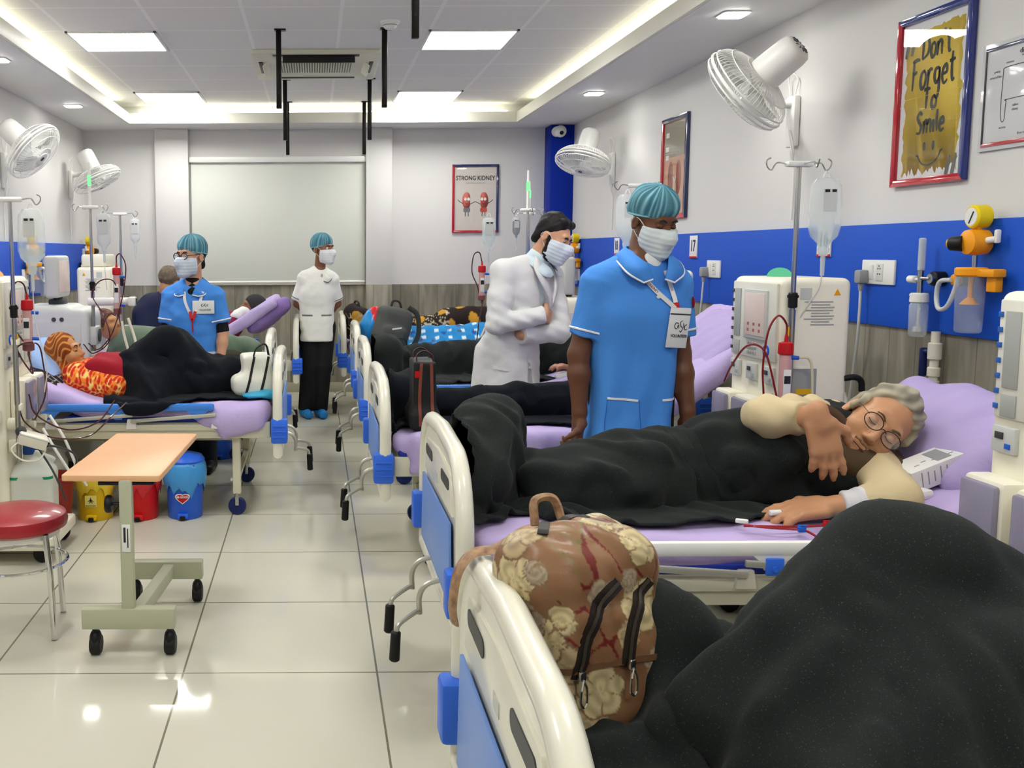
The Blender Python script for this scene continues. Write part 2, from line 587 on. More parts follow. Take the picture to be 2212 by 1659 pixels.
def grid_mat(name, col, line, bw, bh, mortar, loc, rough, bump=0, noise=0, spec=.5):
    m = mat(name, col, rough=rough, spec=spec)
    nt = m.node_tree; L = nt.links.new; b = nt.nodes['Principled BSDF']
    tc = nt.nodes.new('ShaderNodeTexCoord'); mp = nt.nodes.new('ShaderNodeMapping')
    mp.inputs['Location'].default_value = loc
    br = nt.nodes.new('ShaderNodeTexBrick')
    br.offset = 0; br.squash = 1
    c = lin(col)
    br.inputs['Color1'].default_value = c
    br.inputs['Color2'].default_value = tuple(x * (1 - noise) for x in c[:3]) + (1,)
    br.inputs['Mortar'].default_value = lin(line)
    br.inputs['Scale'].default_value = 1
    br.inputs['Mortar Size'].default_value = mortar
    br.inputs['Mortar Smooth'].default_value = 0
    br.inputs['Brick Width'].default_value = bw
    br.inputs['Row Height'].default_value = bh
    L(tc.outputs['Object'], mp.inputs['Vector']); L(mp.outputs['Vector'], br.inputs['Vector'])
    L(br.outputs['Color'], b.inputs['Base Color'])
    if bump:
        n = nt.nodes.new('ShaderNodeTexNoise'); n.inputs['Scale'].default_value = 9; n.inputs['Detail'].default_value = 3
        L(tc.outputs['Object'], n.inputs['Vector'])
        bp = nt.nodes.new('ShaderNodeBump'); bp.inputs['Strength'].default_value = bump; bp.inputs['Distance'].default_value = .02
        L(n.outputs['Fac'], bp.inputs['Height']); L(bp.outputs['Normal'], b.inputs['Normal'])
    return m

def wood_mat():
    """grey weathered plank laminate, planks upright"""
    m = mat('grey_plank', (128, 122, 105), rough=.42)
    nt = m.node_tree; L = nt.links.new; b = nt.nodes['Principled BSDF']
    tc = nt.nodes.new('ShaderNodeTexCoord')
    sep = nt.nodes.new('ShaderNodeSeparateXYZ'); L(tc.outputs['Object'], sep.inputs[0])
    add = nt.nodes.new('ShaderNodeMath'); add.operation = 'ADD'
    L(sep.outputs['X'], add.inputs[0]); L(sep.outputs['Y'], add.inputs[1])
    def math_n(op, a, v):
        n = nt.nodes.new('ShaderNodeMath'); n.operation = op; L(a, n.inputs[0]); n.inputs[1].default_value = v; return n.outputs[0]
    u = math_n('DIVIDE', add.outputs[0], .19)
    fl = nt.nodes.new('ShaderNodeMath'); fl.operation = 'FLOOR'; L(u, fl.inputs[0])
    fr = nt.nodes.new('ShaderNodeMath'); fr.operation = 'FRACT'; L(u, fr.inputs[0])
    wn = nt.nodes.new('ShaderNodeTexWhiteNoise'); wn.noise_dimensions = '1D'; L(fl.outputs[0], wn.inputs['W'])
    cb = nt.nodes.new('ShaderNodeCombineXYZ')
    L(math_n('MULTIPLY', add.outputs[0], 13), cb.inputs[0]); L(math_n('MULTIPLY', sep.outputs['Z'], 1.6), cb.inputs[2])
    L(math_n('MULTIPLY', wn.outputs['Value'], 30), cb.inputs[1])
    n1 = nt.nodes.new('ShaderNodeTexNoise'); n1.inputs['Scale'].default_value = 1; n1.inputs['Detail'].default_value = 6; n1.inputs['Distortion'].default_value = .6
    L(cb.outputs[0], n1.inputs['Vector'])
    ramp = nt.nodes.new('ShaderNodeValToRGB')
    e = ramp.color_ramp.elements
    e[0].position = .25; e[0].color = lin((112, 107, 94)); e[1].position = .7; e[1].color = lin((160, 155, 140))
    k = e.new(.5); k.color = lin((138, 133, 118))
    L(n1.outputs['Fac'], ramp.inputs[0])
    mx = nt.nodes.new('ShaderNodeMix'); mx.data_type = 'RGBA'; mx.blend_type = 'MULTIPLY'
    mr = nt.nodes.new('ShaderNodeMapRange'); mr.inputs['To Min'].default_value = .86; mr.inputs['To Max'].default_value = 1.06
    L(wn.outputs['Value'], mr.inputs['Value'])
    lt = nt.nodes.new('ShaderNodeMath'); lt.operation = 'GREATER_THAN'; L(fr.outputs[0], lt.inputs[0]); lt.inputs[1].default_value = .03
    ml = nt.nodes.new('ShaderNodeMapRange'); ml.inputs['To Min'].default_value = .6; L(lt.outputs[0], ml.inputs['Value'])
    mm = nt.nodes.new('ShaderNodeMath'); mm.operation = 'MULTIPLY'; L(mr.outputs[0], mm.inputs[0]); L(ml.outputs[0], mm.inputs[1])
    mx.inputs['Factor'].default_value = 1
    L(ramp.outputs[0], mx.inputs[6]); L(mm.outputs[0], mx.inputs[7])
    L(mx.outputs[2], b.inputs['Base Color'])
    return m

M_wall = mat('wall_paint', (214, 212, 209), rough=.6, bump=.02, bscale=300)
M_white = mat('white_paint', (226, 226, 222), rough=.5)
M_floor = grid_mat('floor_tile', (199, 196, 179), (120, 116, 100), .672, .675, .0035, (.462, -3.205, 0), .06, noise=.03, spec=.2)
M_ceil = grid_mat('ceiling_tile', (232, 231, 224), (244, 243, 238), .59, .593, .012, (1.6, -6.42, 0), .8, bump=.12)
M_dado = wood_mat()
M_blue = mat('blue_laminate', (30, 84, 194), rough=.5, spec=.15)
M_navy = mat('navy_paint', (8, 42, 150), rough=.5, spec=.15)
M_cream = mat('cream_plastic', (226, 222, 204), rough=.35)
M_wplastic = mat('white_plastic', (232, 231, 226), rough=.35)
M_grey = mat('grey_plastic', (150, 152, 150), rough=.4)
M_lgrey = mat('light_grey_plastic', (196, 198, 194), rough=.4)
M_dgrey = mat('dark_grey_plastic', (62, 64, 66), rough=.45)
M_black = mat('black_plastic', (16, 16, 17), rough=.45)
M_steel = mat('steel', (190, 190, 188), rough=.22, metal=1)
M_chrome = mat('chrome', (225, 225, 225), rough=.08, metal=1)
M_alu = mat('dull_aluminium', (196, 194, 182), rough=.4, metal=.6)
M_red = mat('red_plastic', (186, 18, 26), rough=.4)
M_yellow = mat('yellow_plastic', (226, 176, 18), rough=.4)
M_orange = mat('orange_plastic', (240, 158, 22), rough=.4)
M_bluep = mat('blue_plastic', (34, 92, 200), rough=.4)
M_railb = mat('rail_blue', (62, 128, 216), rough=.4)
M_glass = clear('clear_plastic', (225, 235, 235), .22)
M_bag = clear('bag_film', (232, 240, 240), .30, .2)
M_fluid = clear('bag_fluid', (214, 228, 230), .35, .05)
M_tube = mat('clear_tube', (222, 224, 220), rough=.2, alpha=.75)
M_blood = mat('blood_line', (130, 22, 24), rough=.2, coat=.5)
M_dblood = mat('dark_blood_line', (70, 22, 26), rough=.2, coat=.5)
M_paper = mat('paper', (226, 225, 222), rough=.7)
M_ink = mat('ink', (36, 36, 40), rough=.7)

def struct(name, mb, m, ang=40):
    return tag(mb.build(name, m, ang=ang), kind='structure')

struct('floor', MB().box(((XL + XR) / 2, (YB + YF) / 2, -.05), (XR - XL + .4, YB - YF + .4, .1), bev=0), M_floor)
struct('wall_left', MB().box((XL - .08, (YB + YF) / 2, ZT / 2 + .05), (.16, YB - YF + .32, ZT + .1), bev=0), M_wall)
struct('wall_right', MB().box((XR + .08, (YB + YF) / 2, ZT / 2 + .05), (.16, YB - YF + .32, ZT + .1), bev=0), M_wall)
struct('wall_back', MB().box(((XL + XR) / 2, YB + .08, ZT / 2 + .05), (XR - XL, .16, ZT + .1), bev=0), M_wall)
struct('wall_front', MB().box(((XL + XR) / 2, YF - .08, ZT / 2 + .05), (XR - XL, .16, ZT + .1), bev=0), M_wall)
# upper ceiling of grid tiles, with the cove's own upstand behind the soffit edge
struct('ceiling', MB().box(((XL + XR) / 2, (YB + YF) / 2, ZT + .05), (XR - XL, YB - YF, .1), bev=0), M_ceil)
so = MB()
def soffit(x0, x1, y0, y1):
    so.box(((x0 + x1) / 2, (y0 + y1) / 2, ZS + .045), (x1 - x0, y1 - y0, .09), bev=0)
soffit(XL, TX0, YF, YB); soffit(TX1, XR, YF, YB); soffit(TX0, TX1, TYB, YB); soffit(TX0, TX1, YF, TYF)
g = .17
for x0, x1, y0, y1 in ((TX0 - g - .02, TX0 - g, TYF, TYB + g), (TX1 + g, TX1 + g + .02, TYF, TYB + g), (TX0 - g, TX1 + g, TYB + g, TYB + g + .02)):
    so.box(((x0 + x1) / 2, (y0 + y1) / 2, (ZS + .09 + ZT) / 2), (x1 - x0, y1 - y0, ZT - ZS - .09), bev=0)
# raised lip along the tray edge
struct('ceiling_soffit', so, M_white)
li = MB()
li.box((TX0 + .012, (TYF + TYB) / 2, ZS + .05), (.024, TYB - TYF, .10), bev=.004)
li.box((TX1 - .012, (TYF + TYB) / 2, ZS + .05), (.024, TYB - TYF, .10), bev=.004)
li.box(((TX0 + TX1) / 2, TYB - .012, ZS + .05), (TX1 - TX0, .024, .10), bev=.004)
struct('trim_1', li, mat('cove_trim', (226, 224, 210), rough=.5))

# cove rope lights lying on the soffit
M_rope = glow('rope_light', (255, 250, 226), 5)
for nm, p0, p1, lb in (('rope_light', (TX0 - .07, TYF + .1, ZS + .115), (TX0 - .07, TYB - .25, ZS + .115), 'warm white rope light in the cove along the left side of the ceiling tray'),
                       ('rope_light', (TX1 + .07, TYF + .1, ZS + .115), (TX1 + .07, TYB - .25, ZS + .115), 'warm white rope light in the cove along the right side of the ceiling tray'),
                       ('rope_light', (TX0 + .1, TYB + .07, ZS + .115), (TX1 - .1, TYB + .07, ZS + .115), 'warm white rope light in the cove at the far end of the ceiling tray')):
    t = thing(nm, lb, 'light', ((p0[0] + p1[0]) / 2, (p0[1] + p1[1]) / 2, p0[2]), group='cove rope lights')
    d = (Vector(p1) - Vector(p0)) / 2
    MB().cyl(-d, d, .012, seg=10).build('light_tube', M_rope, t)
    MB().box((0, 0, -.018), (abs(d.x) * 2 + .03, abs(d.y) * 2 + .03, .012), bev=.002).build('channel', M_white, t)

# grey plank dado, blue service band, columns
DZ = 1.115
struct('trim_2', MB().box((XR - .008, (YB + YF) / 2, DZ / 2), (.016, YB - YF, DZ), bev=0), M_dado)
struct('trim_3', MB().box((XL + .008, (YB + YF) / 2, DZ / 2), (.016, YB - YF, DZ), bev=0), M_dado)
d = MB()
d.box(((XL + XR) / 2, YB - .008, DZ / 2), (XR - XL, .016, DZ), bev=0)
struct('trim_4', d, M_dado)
struct('trim_5', MB().box((XR - .015, 4.8, 1.335), (.03, 10.2, .455), bev=.003), M_blue)
struct('trim_6', MB().box((XL + .015, 4.75, 1.32), (.03, 10.1, .44), bev=.003), M_blue)
struct('trim_7', MB().box((XR - .115, YB - .13, ZS / 2), (.23, .26, ZS), bev=.003), M_navy)
for n, x0, x1 in ((8, -1.605, -1.268), (9, .528, .79)):
    struct('trim_%d' % n, MB().box(((x0 + x1) / 2, YB - .05, (DZ + ZS) / 2), (x1 - x0, .1, ZS - DZ), bev=.003), M_wall)
    struct('trim_%d' % (n + 2), MB().box(((x0 + x1) / 2, YB - .055, DZ / 2), (x1 - x0 + .004, .11, DZ), bev=.002), M_dado)
struct('trim_12', MB().box((-.37, YB - .012, DZ + .008), (1.8, .05, .022), bev=.003), mat('ledge', (176, 172, 156), rough=.5))
struct('baseboard_back', MB().box(((XL + XR) / 2, YB - .02, .05), (XR - XL, .012, .1), bev=.002), mat('skirting', (176, 172, 150), rough=.35))

# ---------------------------------------------------------------- lamps
M_panel = glow('panel_diffuser', (255, 255, 250), PANEL_W)
pn = {(0, 0): 'square ceiling light panel on the left, nearer of the two beside the air conditioner', (1, 0): 'square ceiling light panel on the right, nearer of the two beside the air conditioner',
      (0, 1): 'square ceiling light panel on the left close to the back wall', (1, 1): 'square ceiling light panel on the right close to the back wall'}
for ix, x in enumerate((-1.315, 1.045)):
    for iy, y in enumerate((6.715, 9.087, 4.343, 1.971, -.4)):
        t = thing('ceiling_light', pn.get((ix, iy), 'square ceiling light panel over the near beds'), 'light', (x, y, ZT), group='square light panels')
        MB().box((0, 0, -.006), (.55, .55, .008), bev=.001).build('diffuser', M_panel, t)
        f = MB()
        for s in (-1, 1):
            f.box((s * .286, 0, -.006), (.02, .592, .014), bev=.002); f.box((0, s * .286, -.006), (.592, .02, .014), bev=.002)
        f.build('frame', M_white, t)
M_spot = glow('downlight_lens', (255, 255, 248), 22)
dl = {(1, 5.244): 'small square downlight in the right soffit above the wall fan', (1, 7.793): 'small square downlight in the right soffit close to the far wall fan',
      (0, 6.342): 'small square downlight in the left soffit cut by the photo edge', (0, 8.304): 'small square downlight in the left soffit towards the back wall'}
for sd, x, ys in ((1, 2.22, (5.244, 7.793, 2.7, .15)), (0, -2.03, (6.342, 8.304, 4.35, 2.4))):
    for y in ys:
        t = thing('downlight', dl.get((sd, y), 'small square downlight in the soffit over the near beds'), 'light', (x, y, ZS), group='soffit downlights')
        MB().prism(rrect(.125, .125, .02), -.012, 0, Matrix.Rotation(PI / 2, 4, 'X')).build('lens', M_spot, t)
        MB().prism(rrect(.15, .15, .025), -.006, 0, Matrix.Rotation(PI / 2, 4, 'X'), bev=.002).build('bezel', M_white, t)
        lt = bpy.data.lights.new('lamp', 'SPOT')
        lt.energy = SPOT_W; lt.spot_size = math.radians(115); lt.spot_blend = .6; lt.shadow_soft_size = .05; lt.color = (1, .98, .93)
        lo = bpy.data.objects.new('lamp', lt); COL.objects.link(lo); lo.parent = t; lo.location = (0, 0, -.02)

# ---------------------------------------------------------------- things on the ceiling
t = thing('ceiling_air_conditioner', 'cream four-way cassette air conditioner set into the tiled ceiling', 'air conditioner', (.02, 7.53, ZT))
MB().prism(rrect(.94, 1.06, .03), -.03, 0, Matrix.Rotation(PI / 2, 4, 'X') @ Matrix.Translation((0, 0, 0)), bev=.006).build('face_panel', mat('ac_cream', (214, 213, 190), rough=.45), t)
gr = MB()
for i in range(27):
    gr.box((-.25 + i * .5 / 26, -.02, -.034), (.011, .42, .012), bev=.002)
gr.build('grille', mat('ac_grille', (206, 205, 184), rough=.5), t)
MB().box((0, -.02, -.031), (.53, .45, .004), bev=.001).build('grille_recess', mat('ac_recess', (120, 118, 100), rough=.6), t)
for c, sz in (((0, -.45, -.031), (.62, .06, .006)), ((-.41, 0, -.031), (.03, .44, .006)), ((.41, 0, -.031), (.03, .44, .006)), ((0, .43, -.031), (.62, .05, .006))):
    MB().box(c, sz, bev=.001).build('air_outlet', M_black, t)
MB().box((.02, -.43, -.052), (.52, .012, .05), rot=(.25, 0, 0), bev=.002).build('open_louver', M_black, t)
for sx in (-1, 1):
    MB().box((sx * .375, 0, -.045), (.055, .44, .008), rot=(0, sx * .7, 0), bev=.002).build('louver', mat('ac_cream', (0, 0, 0)), t)

M_rod = mat('rod_black', (22, 18, 16), rough=.35, metal=.3)
rods = [(.447, 4.35, 'black ceiling rod cut by the top of the photo, nearest of the row'),
        (-.224, 6.4, 'black ceiling rod hanging just left of the air conditioner slot'), (.459, 6.38, 'black ceiling rod hanging just right of the air conditioner, under the smoke detector'),
        (-.237, 8.2, 'second black ceiling rod on the left, behind the air conditioner'), (.467, 8.2, 'second black ceiling rod on the right, behind the air conditioner'),
        (-.25, 9.42, 'farthest black ceiling rod on the left, in front of the roller blind'), (.485, 9.42, 'farthest black ceiling rod on the right, in front of the roller blind')]
for x, y, lb in rods:
    t = thing('ceiling_rod', lb, 'rod', (x, y, ZT), group='black rods hanging from the ceiling')
    zl = -.5 if y < 9 else -.5
    MB().box((0, 0, zl / 2), (.034, .034, -zl), bev=.003).build('pole', M_rod, t)
    MB().box((.01, 0, -.004), (.075, .06, .008), bev=.002).build('ceiling_plate', M_rod, t)
    MB().cyl((0, -.0185, zl + .1), (0, -.0165, zl + .1), .008, seg=10).build('hole', M_black, t)

t = thing('smoke_detector', 'round white smoke detector on the ceiling beside a black rod', 'smoke detector', (.481, 6.2, ZT))
MB().lathe([(.062, 0), (.06, -.012), (.05, -.016), (.045, -.03), (.03, -.045), (.001, -.047)], 24).build('body', M_wplastic, t)
MB().lathe([(.046, -.018), (.0475, -.02), (.0475, -.026), (.046, -.028)], 24, cap=False).build('vent_ring', M_grey, t)

t = thing('security_camera', 'white dome security camera on the blue corner column', 'camera', (2.40, YB - .26, 2.62))
MB().cyl((0, .0, 0), (0, -.05, 0), .05, seg=20, bev=.006).build('mount', M_wplastic, t)
MB().ell((.02, -.085, -.005), (.058, .058, .058)).build('dome', M_wplastic, t)
MB().ell((.02, -.125, -.02), (.024, .022, .024)).build('lens', M_black, t)

# ---------------------------------------------------------------- blind on the back wall
t = thing('roller_blind', 'white roller blind lowered over the whole middle of the back wall', 'blind', (-.365, YB, 0))
MB().box((0, -.035, 2.385), (1.80, .07, .06), bev=.012).build('head_rail', M_wplastic, t)
MB().box((0, -.028, 1.755), (1.772, .004, 1.22), bev=.001).build('fabric', mat('blind_fabric', (212, 214, 204), rough=.75), t)
MB().cyl((-.886, -.028, 1.145), (.886, -.028, 1.145), .013, bev=.003).build('bottom_bar', M_wplastic, t)
MB().tube([(.893, -.04, 2.36), (.895, -.04, 1.0), (.9, -.05, .62), (.905, -.04, 1.0), (.905, -.04, 2.36)], .004, 6).build('pull_chain', M_lgrey, t)
MB().box((-.895, -.03, 1.76), (.012, .01, 1.25), bev=.002).build('side_channel', M_grey, t)

# ---------------------------------------------------------------- pictures and signs
def on_wall(name, label, cat, side, pos, group=None):
    """empty against a wall: local -y comes out into the room, local x runs to the right as seen from the room"""
    rz = {'R': -PI / 2, 'L': PI / 2, 'B': 0}[side]
    return thing(name, label, cat, pos, rz, group)

def picture(t, w, h, fw, left, right, bottom, top, paper, dep=.025):
    """four mitred bars in their own colours round a sheet"""
    for nm, pts, m in (('left', [(-w / 2, -h / 2), (-w / 2 + fw, -h / 2 + fw), (-w / 2 + fw, h / 2 - fw), (-w / 2, h / 2)], left), ('right', [(w / 2, -h / 2), (w / 2, h / 2), (w / 2 - fw, h / 2 - fw), (w / 2 - fw, -h / 2 + fw)], right),
                       ('bottom', [(-w / 2, -h / 2), (w / 2, -h / 2), (w / 2 - fw, -h / 2 + fw), (-w / 2 + fw, -h / 2 + fw)], bottom), ('top', [(-w / 2, h / 2), (-w / 2 + fw, h / 2 - fw), (w / 2 - fw, h / 2 - fw), (w / 2, h / 2)], top)):
        o = MB().prism(pts, -dep, -.001, bev=.003).build('frame_bar', m, t)
    MB().box((0, -.006, 0), (w - fw * 1.2, .006, h - fw * 1.2), bev=0).build('print', paper, t)
    MB().box((0, -.017, 0), (w - fw * 1.4, .002, h - fw * 1.4), bev=0).build('glass_pane', glass('picture_glass'), t)

def brush(strokes, wd, M=None, y=-.0105, n=8, taper=.55):
    """flat ink ribbons along strokes in local x,z"""
    mb = MB()
    for st in strokes:
        P = spline([(a, 0, b) for a, b in st], n)
        vs, fs = [], []
        for i, p in enumerate(P):
            a = P[max(0, i - 1)]; b = P[min(len(P) - 1, i + 1)]
            tt = (b - a).normalized(); nn = Vector((-tt.z, 0, tt.x))
            k = i / (len(P) - 1); ww = wd * (taper + (1 - taper) * math.sin(PI * min(1, .15 + k * .85)))
            vs += [(p.x + nn.x * ww, y, p.z + nn.z * ww), (p.x - nn.x * ww, y, p.z - nn.z * ww)]
        for i in range(len(P) - 1): fs.append([2 * i, 2 * i + 1, 2 * i + 3, 2 * i + 2])
        mb.add(vs, fs, 0, M)
    return mb

GL = {  # hand-lettered strokes, unit box
    'D': (.62, [[(.1, 1), (.08, .5), (.05, 0)], [(.02, .98), (.35, .95), (.55, .6), (.45, .2), (.05, 0)]]),
    'o': (.46, [[(.32, .58), (.12, .5), (.05, .22), (.16, 0), (.36, .1), (.4, .4), (.28, .6)]]),
    'n': (.48, [[(.05, .58), (.06, .3), (.05, 0)], [(.06, .35), (.2, .58), (.36, .5), (.37, .25), (.4, 0)]]),
    "'": (.16, [[(.06, 1.02), (.03, .8)]]),
    't': (.42, [[(.18, .95), (.16, .4), (.22, .05), (.36, .08)], [(0, .66), (.38, .7)]]),
    'F': (.52, [[(.12, .98), (.1, .5), (.06, 0)], [(.02, .95), (.3, 1.0), (.52, .98)], [(.08, .55), (.36, .6)]]),
    'r': (.40, [[(.06, .58), (.07, .3), (.05, 0)], [(.07, .36), (.18, .56), (.36, .55)]]),
    'g': (.48, [[(.36, .55), (.12, .52), (.06, .25), (.2, .08), (.36, .25), (.38, .56)], [(.38, .56), (.38, 0), (.3, -.38), (.1, -.34)]]),
    'e': (.44, [[(.07, .3), (.34, .36), (.28, .58), (.1, .48), (.05, .2), (.18, 0), (.38, .1)]]),
    'T': (.5, [[(0, .95), (.25, .98), (.5, .97)], [(.25, .97), (.23, .5), (.2, 0)]]),
    'S': (.5, [[(.44, .88), (.26, 1), (.08, .82), (.2, .58), (.38, .36), (.28, .06), (.02, .08)]]),
    'm': (.68, [[(.05, .58), (.06, .3), (.05, 0)], [(.06, .36), (.18, .58), (.3, .5), (.31, .22), (.31, 0)], [(.31, .36), (.44, .58), (.57, .5), (.58, .22), (.6, 0)]]),
    'i': (.2, [[(.08, .58), (.08, .3), (.09, 0)]]),
    'l': (.22, [[(.1, 1.0), (.08, .5), (.12, .03)]]),
}
def lettering(word, x0, z0, sx, sz, gap=.08):
    x = 0; out = []; tot = sum(GL[c][0] for c in word) + gap * (len(word) - 1)
    for c in word:
        wd, st = GL[c]
        for s_ in st: out.append([(x0 + (x + a - tot / 2) * sx, z0 + b * sz) for a, b in s_])
        x += wd + gap
    return out

M_fred = mat('frame_red', (176, 18, 40), rough=.12, coat=1)
M_fblue = mat('frame_blue', (10, 36, 120), rough=.1, coat=1)
M_fnavy = mat('frame_navy', (22, 34, 84), rough=.15, coat=1)
M_ink2 = mat('poster_ink', (44, 46, 40), rough=.4)
# the yellow smile poster
t = on_wall('framed_poster', 'framed yellow hand-lettered poster with a smiling face, red and blue frame on the right wall', 'poster', 'R', (XR, 4.09, 2.078))
t.rotation_euler = (math.radians(0), 0, -PI / 2)
picture(t, .485, .715, .03, M_fred, M_fblue, M_fred, M_fblue, mat('poster_white', (214, 214, 216), rough=.5))
r = random.Random(7)
out = []
W_, H_ = .185, .31
for k in range(41): out.append((-W_ + .37 * k / 40 + r.uniform(-.004, .004), -H_ + .02 + r.uniform(-.03, .012)))
for k in range(30): out.append((W_ - .004 + r.uniform(-.014, .008), -H_ + .03 + .58 * k / 30))
for k in range(30): out.append((W_ - .37 * k / 30, H_ - .02 + r.uniform(-.006, .01)))
for k in range(30): out.append((-W_ + r.uniform(-.008, .012), H_ - .03 - .58 * k / 30))
MB().prism(out, -.0098, -.009).build('yellow_brush_patch', mat('poster_yellow', (214, 184, 66), rough=.5), t, ang=0)
st = lettering("Don't", .015, .165, .082, .10, .05) + lettering('Forget', .0, .045, .098, .125, .04) + lettering('To', -.01, -.045, .085, .085, .07) + lettering('Smile', 0, -.145, .085, .09, .04)
brush(st, .0085).build('lettering', M_ink2, t, ang=0)
face = MB()
for sx in (-.032, .028):
    face.add([(sx + .009 * math.cos(a * PI / 8), -.0106, -.2 + .02 * math.sin(a * PI / 8)) for a in range(16)], [list(range(16))[::-1]])
b2 = brush([[(-.075, -.235), (-.045, -.268), (0, -.278), (.05, -.262), (.078, -.225)], [(-.085, -.232), (-.066, -.238)], [(.07, -.23), (.088, -.22)]], .0038, taper=.9)
face.add(b2.v, b2.f)
face.build('smiling_face', M_ink2, t, ang=0)
for x, z in ((-.18, .235), (-.142, .24), (.125, -.3), (.163, -.295)):
    brush([[(x - .012, z - .045), (x, z), (x + .012, z + .05)]], .011, taper=.5).build('quotation_mark', mat('quote_grey', (80, 82, 76), rough=.4), t, ang=0)
MB().box((0, -.0103, .012), (.4, .0006, .002), bev=0).build('paper_crease', mat('poster_crease', (222, 192, 80), rough=.2), t)

# kidney diagram poster farther along the wall
t = on_wall('framed_poster', 'framed pinkish anatomy poster behind the standing attendant in blue', 'poster', 'R', (XR, 6.96, 2.035))
picture(t, .49, .72, .032, M_fred, M_fnavy, M_fred, M_fnavy, mat('anatomy_print', (196, 150, 122), rough=.5))
kd = MB()
for sx in (-1, 1):
    o = []
    for k in range(24):
        a = 2 * PI * k / 24; rr = 1 - .28 * math.exp(-((a if a < PI else a - 2 * PI) / .55) ** 2)
        o.append((sx * (.075 - .052 * math.cos(a) * rr), -.07 + .12 * math.sin(a) * rr))
    kd.prism(o, -.0102, -.009)
kd.build('kidney_drawing', mat('kidney_brown', (150, 92, 74), rough=.3), t, ang=0)
brush([[(-.03, -.06), (0, -.1), (0, -.2), (0, -.27)], [(.03, -.06), (0, -.1)]], .007, y=-.0108).build('duct_drawing', M_paper, t, ang=0)
MB().prism(rrect(.4, .24, .01, cy=.2), -.0098, -.009).build('grey_heading_area', mat('anatomy_grey', (150, 144, 122), rough=.2), t)
for z in (.24, .14, .08):
    MB().prism(rrect(.06, .035, .004, cx=-.15, cy=z), -.0106, -.0098).build('caption_patch', M_paper, t)

# the strong kidney poster on the back wall
t = on_wall('framed_poster', 'framed STRONG KIDNEY cartoon poster on the back wall', 'poster', 'B', (1.648, YB, 1.985))
picture(t, .475, .69, .024, M_fred, M_fnavy, M_fred, M_fnavy, mat('kidney_print', (206, 198, 190), rough=.2))
text('heading', 'STRONG KIDNEY', .062, (0, -.0105, .205), M_ink, t, bold=.0012, sx=.82)
text('subheading', 'CAN MAKE GOOD LIFE', .019, (0, -.0105, .157), M_grey, t)
for sx, c in ((-1, (196, 98, 86)), (1, (184, 80, 70))):
    o = []
    for k in range(28):
        a = 2 * PI * k / 28; rr = 1 - .25 * math.exp(-((a if a < PI else a - 2 * PI) / .5) ** 2)
        o.append((sx * (.088 - .046 * math.cos(a) * rr), -.02 + .085 * math.sin(a) * rr))
    MB().prism(o, -.0102, -.009).build('kidney_cartoon', mat('cartoon_%d' % c[0], c, rough=.4), t, ang=0)
    MB().prism(rrect(.07, .045, .012, cx=sx * .086, cy=-.115), -.0104, -.009).build('cartoon_shorts', mat('cartoon_shorts_%d' % sx, (120, 116, 120) if sx < 0 else (190, 70, 60), rough=.4), t)
    for st_ in ([[(sx * .125, -.05), (sx * .16, -.03), (sx * .18, -.01)], [(sx * .05, -.055), (sx * .02, -.04), (0, -.03)], [(sx * .1, -.135), (sx * .102, -.18)], [(sx * .072, -.135), (sx * .07, -.18)], [(sx * .075, -.045), (sx * .088, -.055), (sx * .1, -.045)]]): brush([st_], .0035, taper=.9).build('cartoon_limb', M_ink2, t, ang=0)
    for ex in (.068, .1):
        MB().add([(sx * ex + .014 * math.cos(a * PI / 8), -.0106, -.005 + .016 * math.sin(a * PI / 8)) for a in range(16)], [list(range(16))[::-1]]).build('cartoon_eye', M_paper, t, ang=0)

# white circuit chart at the right edge
t = on_wall('wall_chart', 'white laminated circuit chart with red lower edge, right of the yellow poster', 'chart', 'R', (XR, 3.54, 2.02))
MB().box((0, -.006, 0), (.5, .01, .40), bev=.001).build('laminated_sheet', mat('laminate', (204, 204, 206), rough=.1, coat=.4), t)
MB().box((0, -.0125, .178), (.46, .003, .014), bev=.0005).build('top_edge', mat('chart_grey', (112, 116, 130), rough=.1, metal=.5), t)
MB().box((0, -.0125, -.178), (.46, .003, .014), bev=.0005).build('bottom_edge', M_fred, t)
MB().box((-.226, -.0125, 0), (.008, .003, .35), bev=.0005).build('left_edge', M_dgrey, t)
brush([[(.2, .1), (0, .1), (-.12, .098), (-.132, .085)], [(-.132, .085), (-.135, -.05), (-.13, -.09), (-.12, -.1), (-.112, -.09)], [(-.112, -.09), (-.108, -.03), (-.09, -.02), (.2, -.02)]], .0016, y=-.0118, taper=.95).build('diagram_lines', M_dgrey, t, ang=0)
text('heading', 'dialysis circuit', .026, (.02, -.0118, .145), M_dgrey, t)
for x, z, s_ in ((-.1, .115, 'venous'), (-.165, .09, 'pump'), (-.17, .07, 'arterial line'), (-.02, .13, 'heparin'), (0, .05, 'dialyser'), (-.06, -.045, 'saline'), (-.06, -.06, 'clamp'), (-.12, -.12, 'access'), (-.01, -.15, 'flow check')):
    text('caption', s_, .014, (x, -.0118, z), M_grey, t)

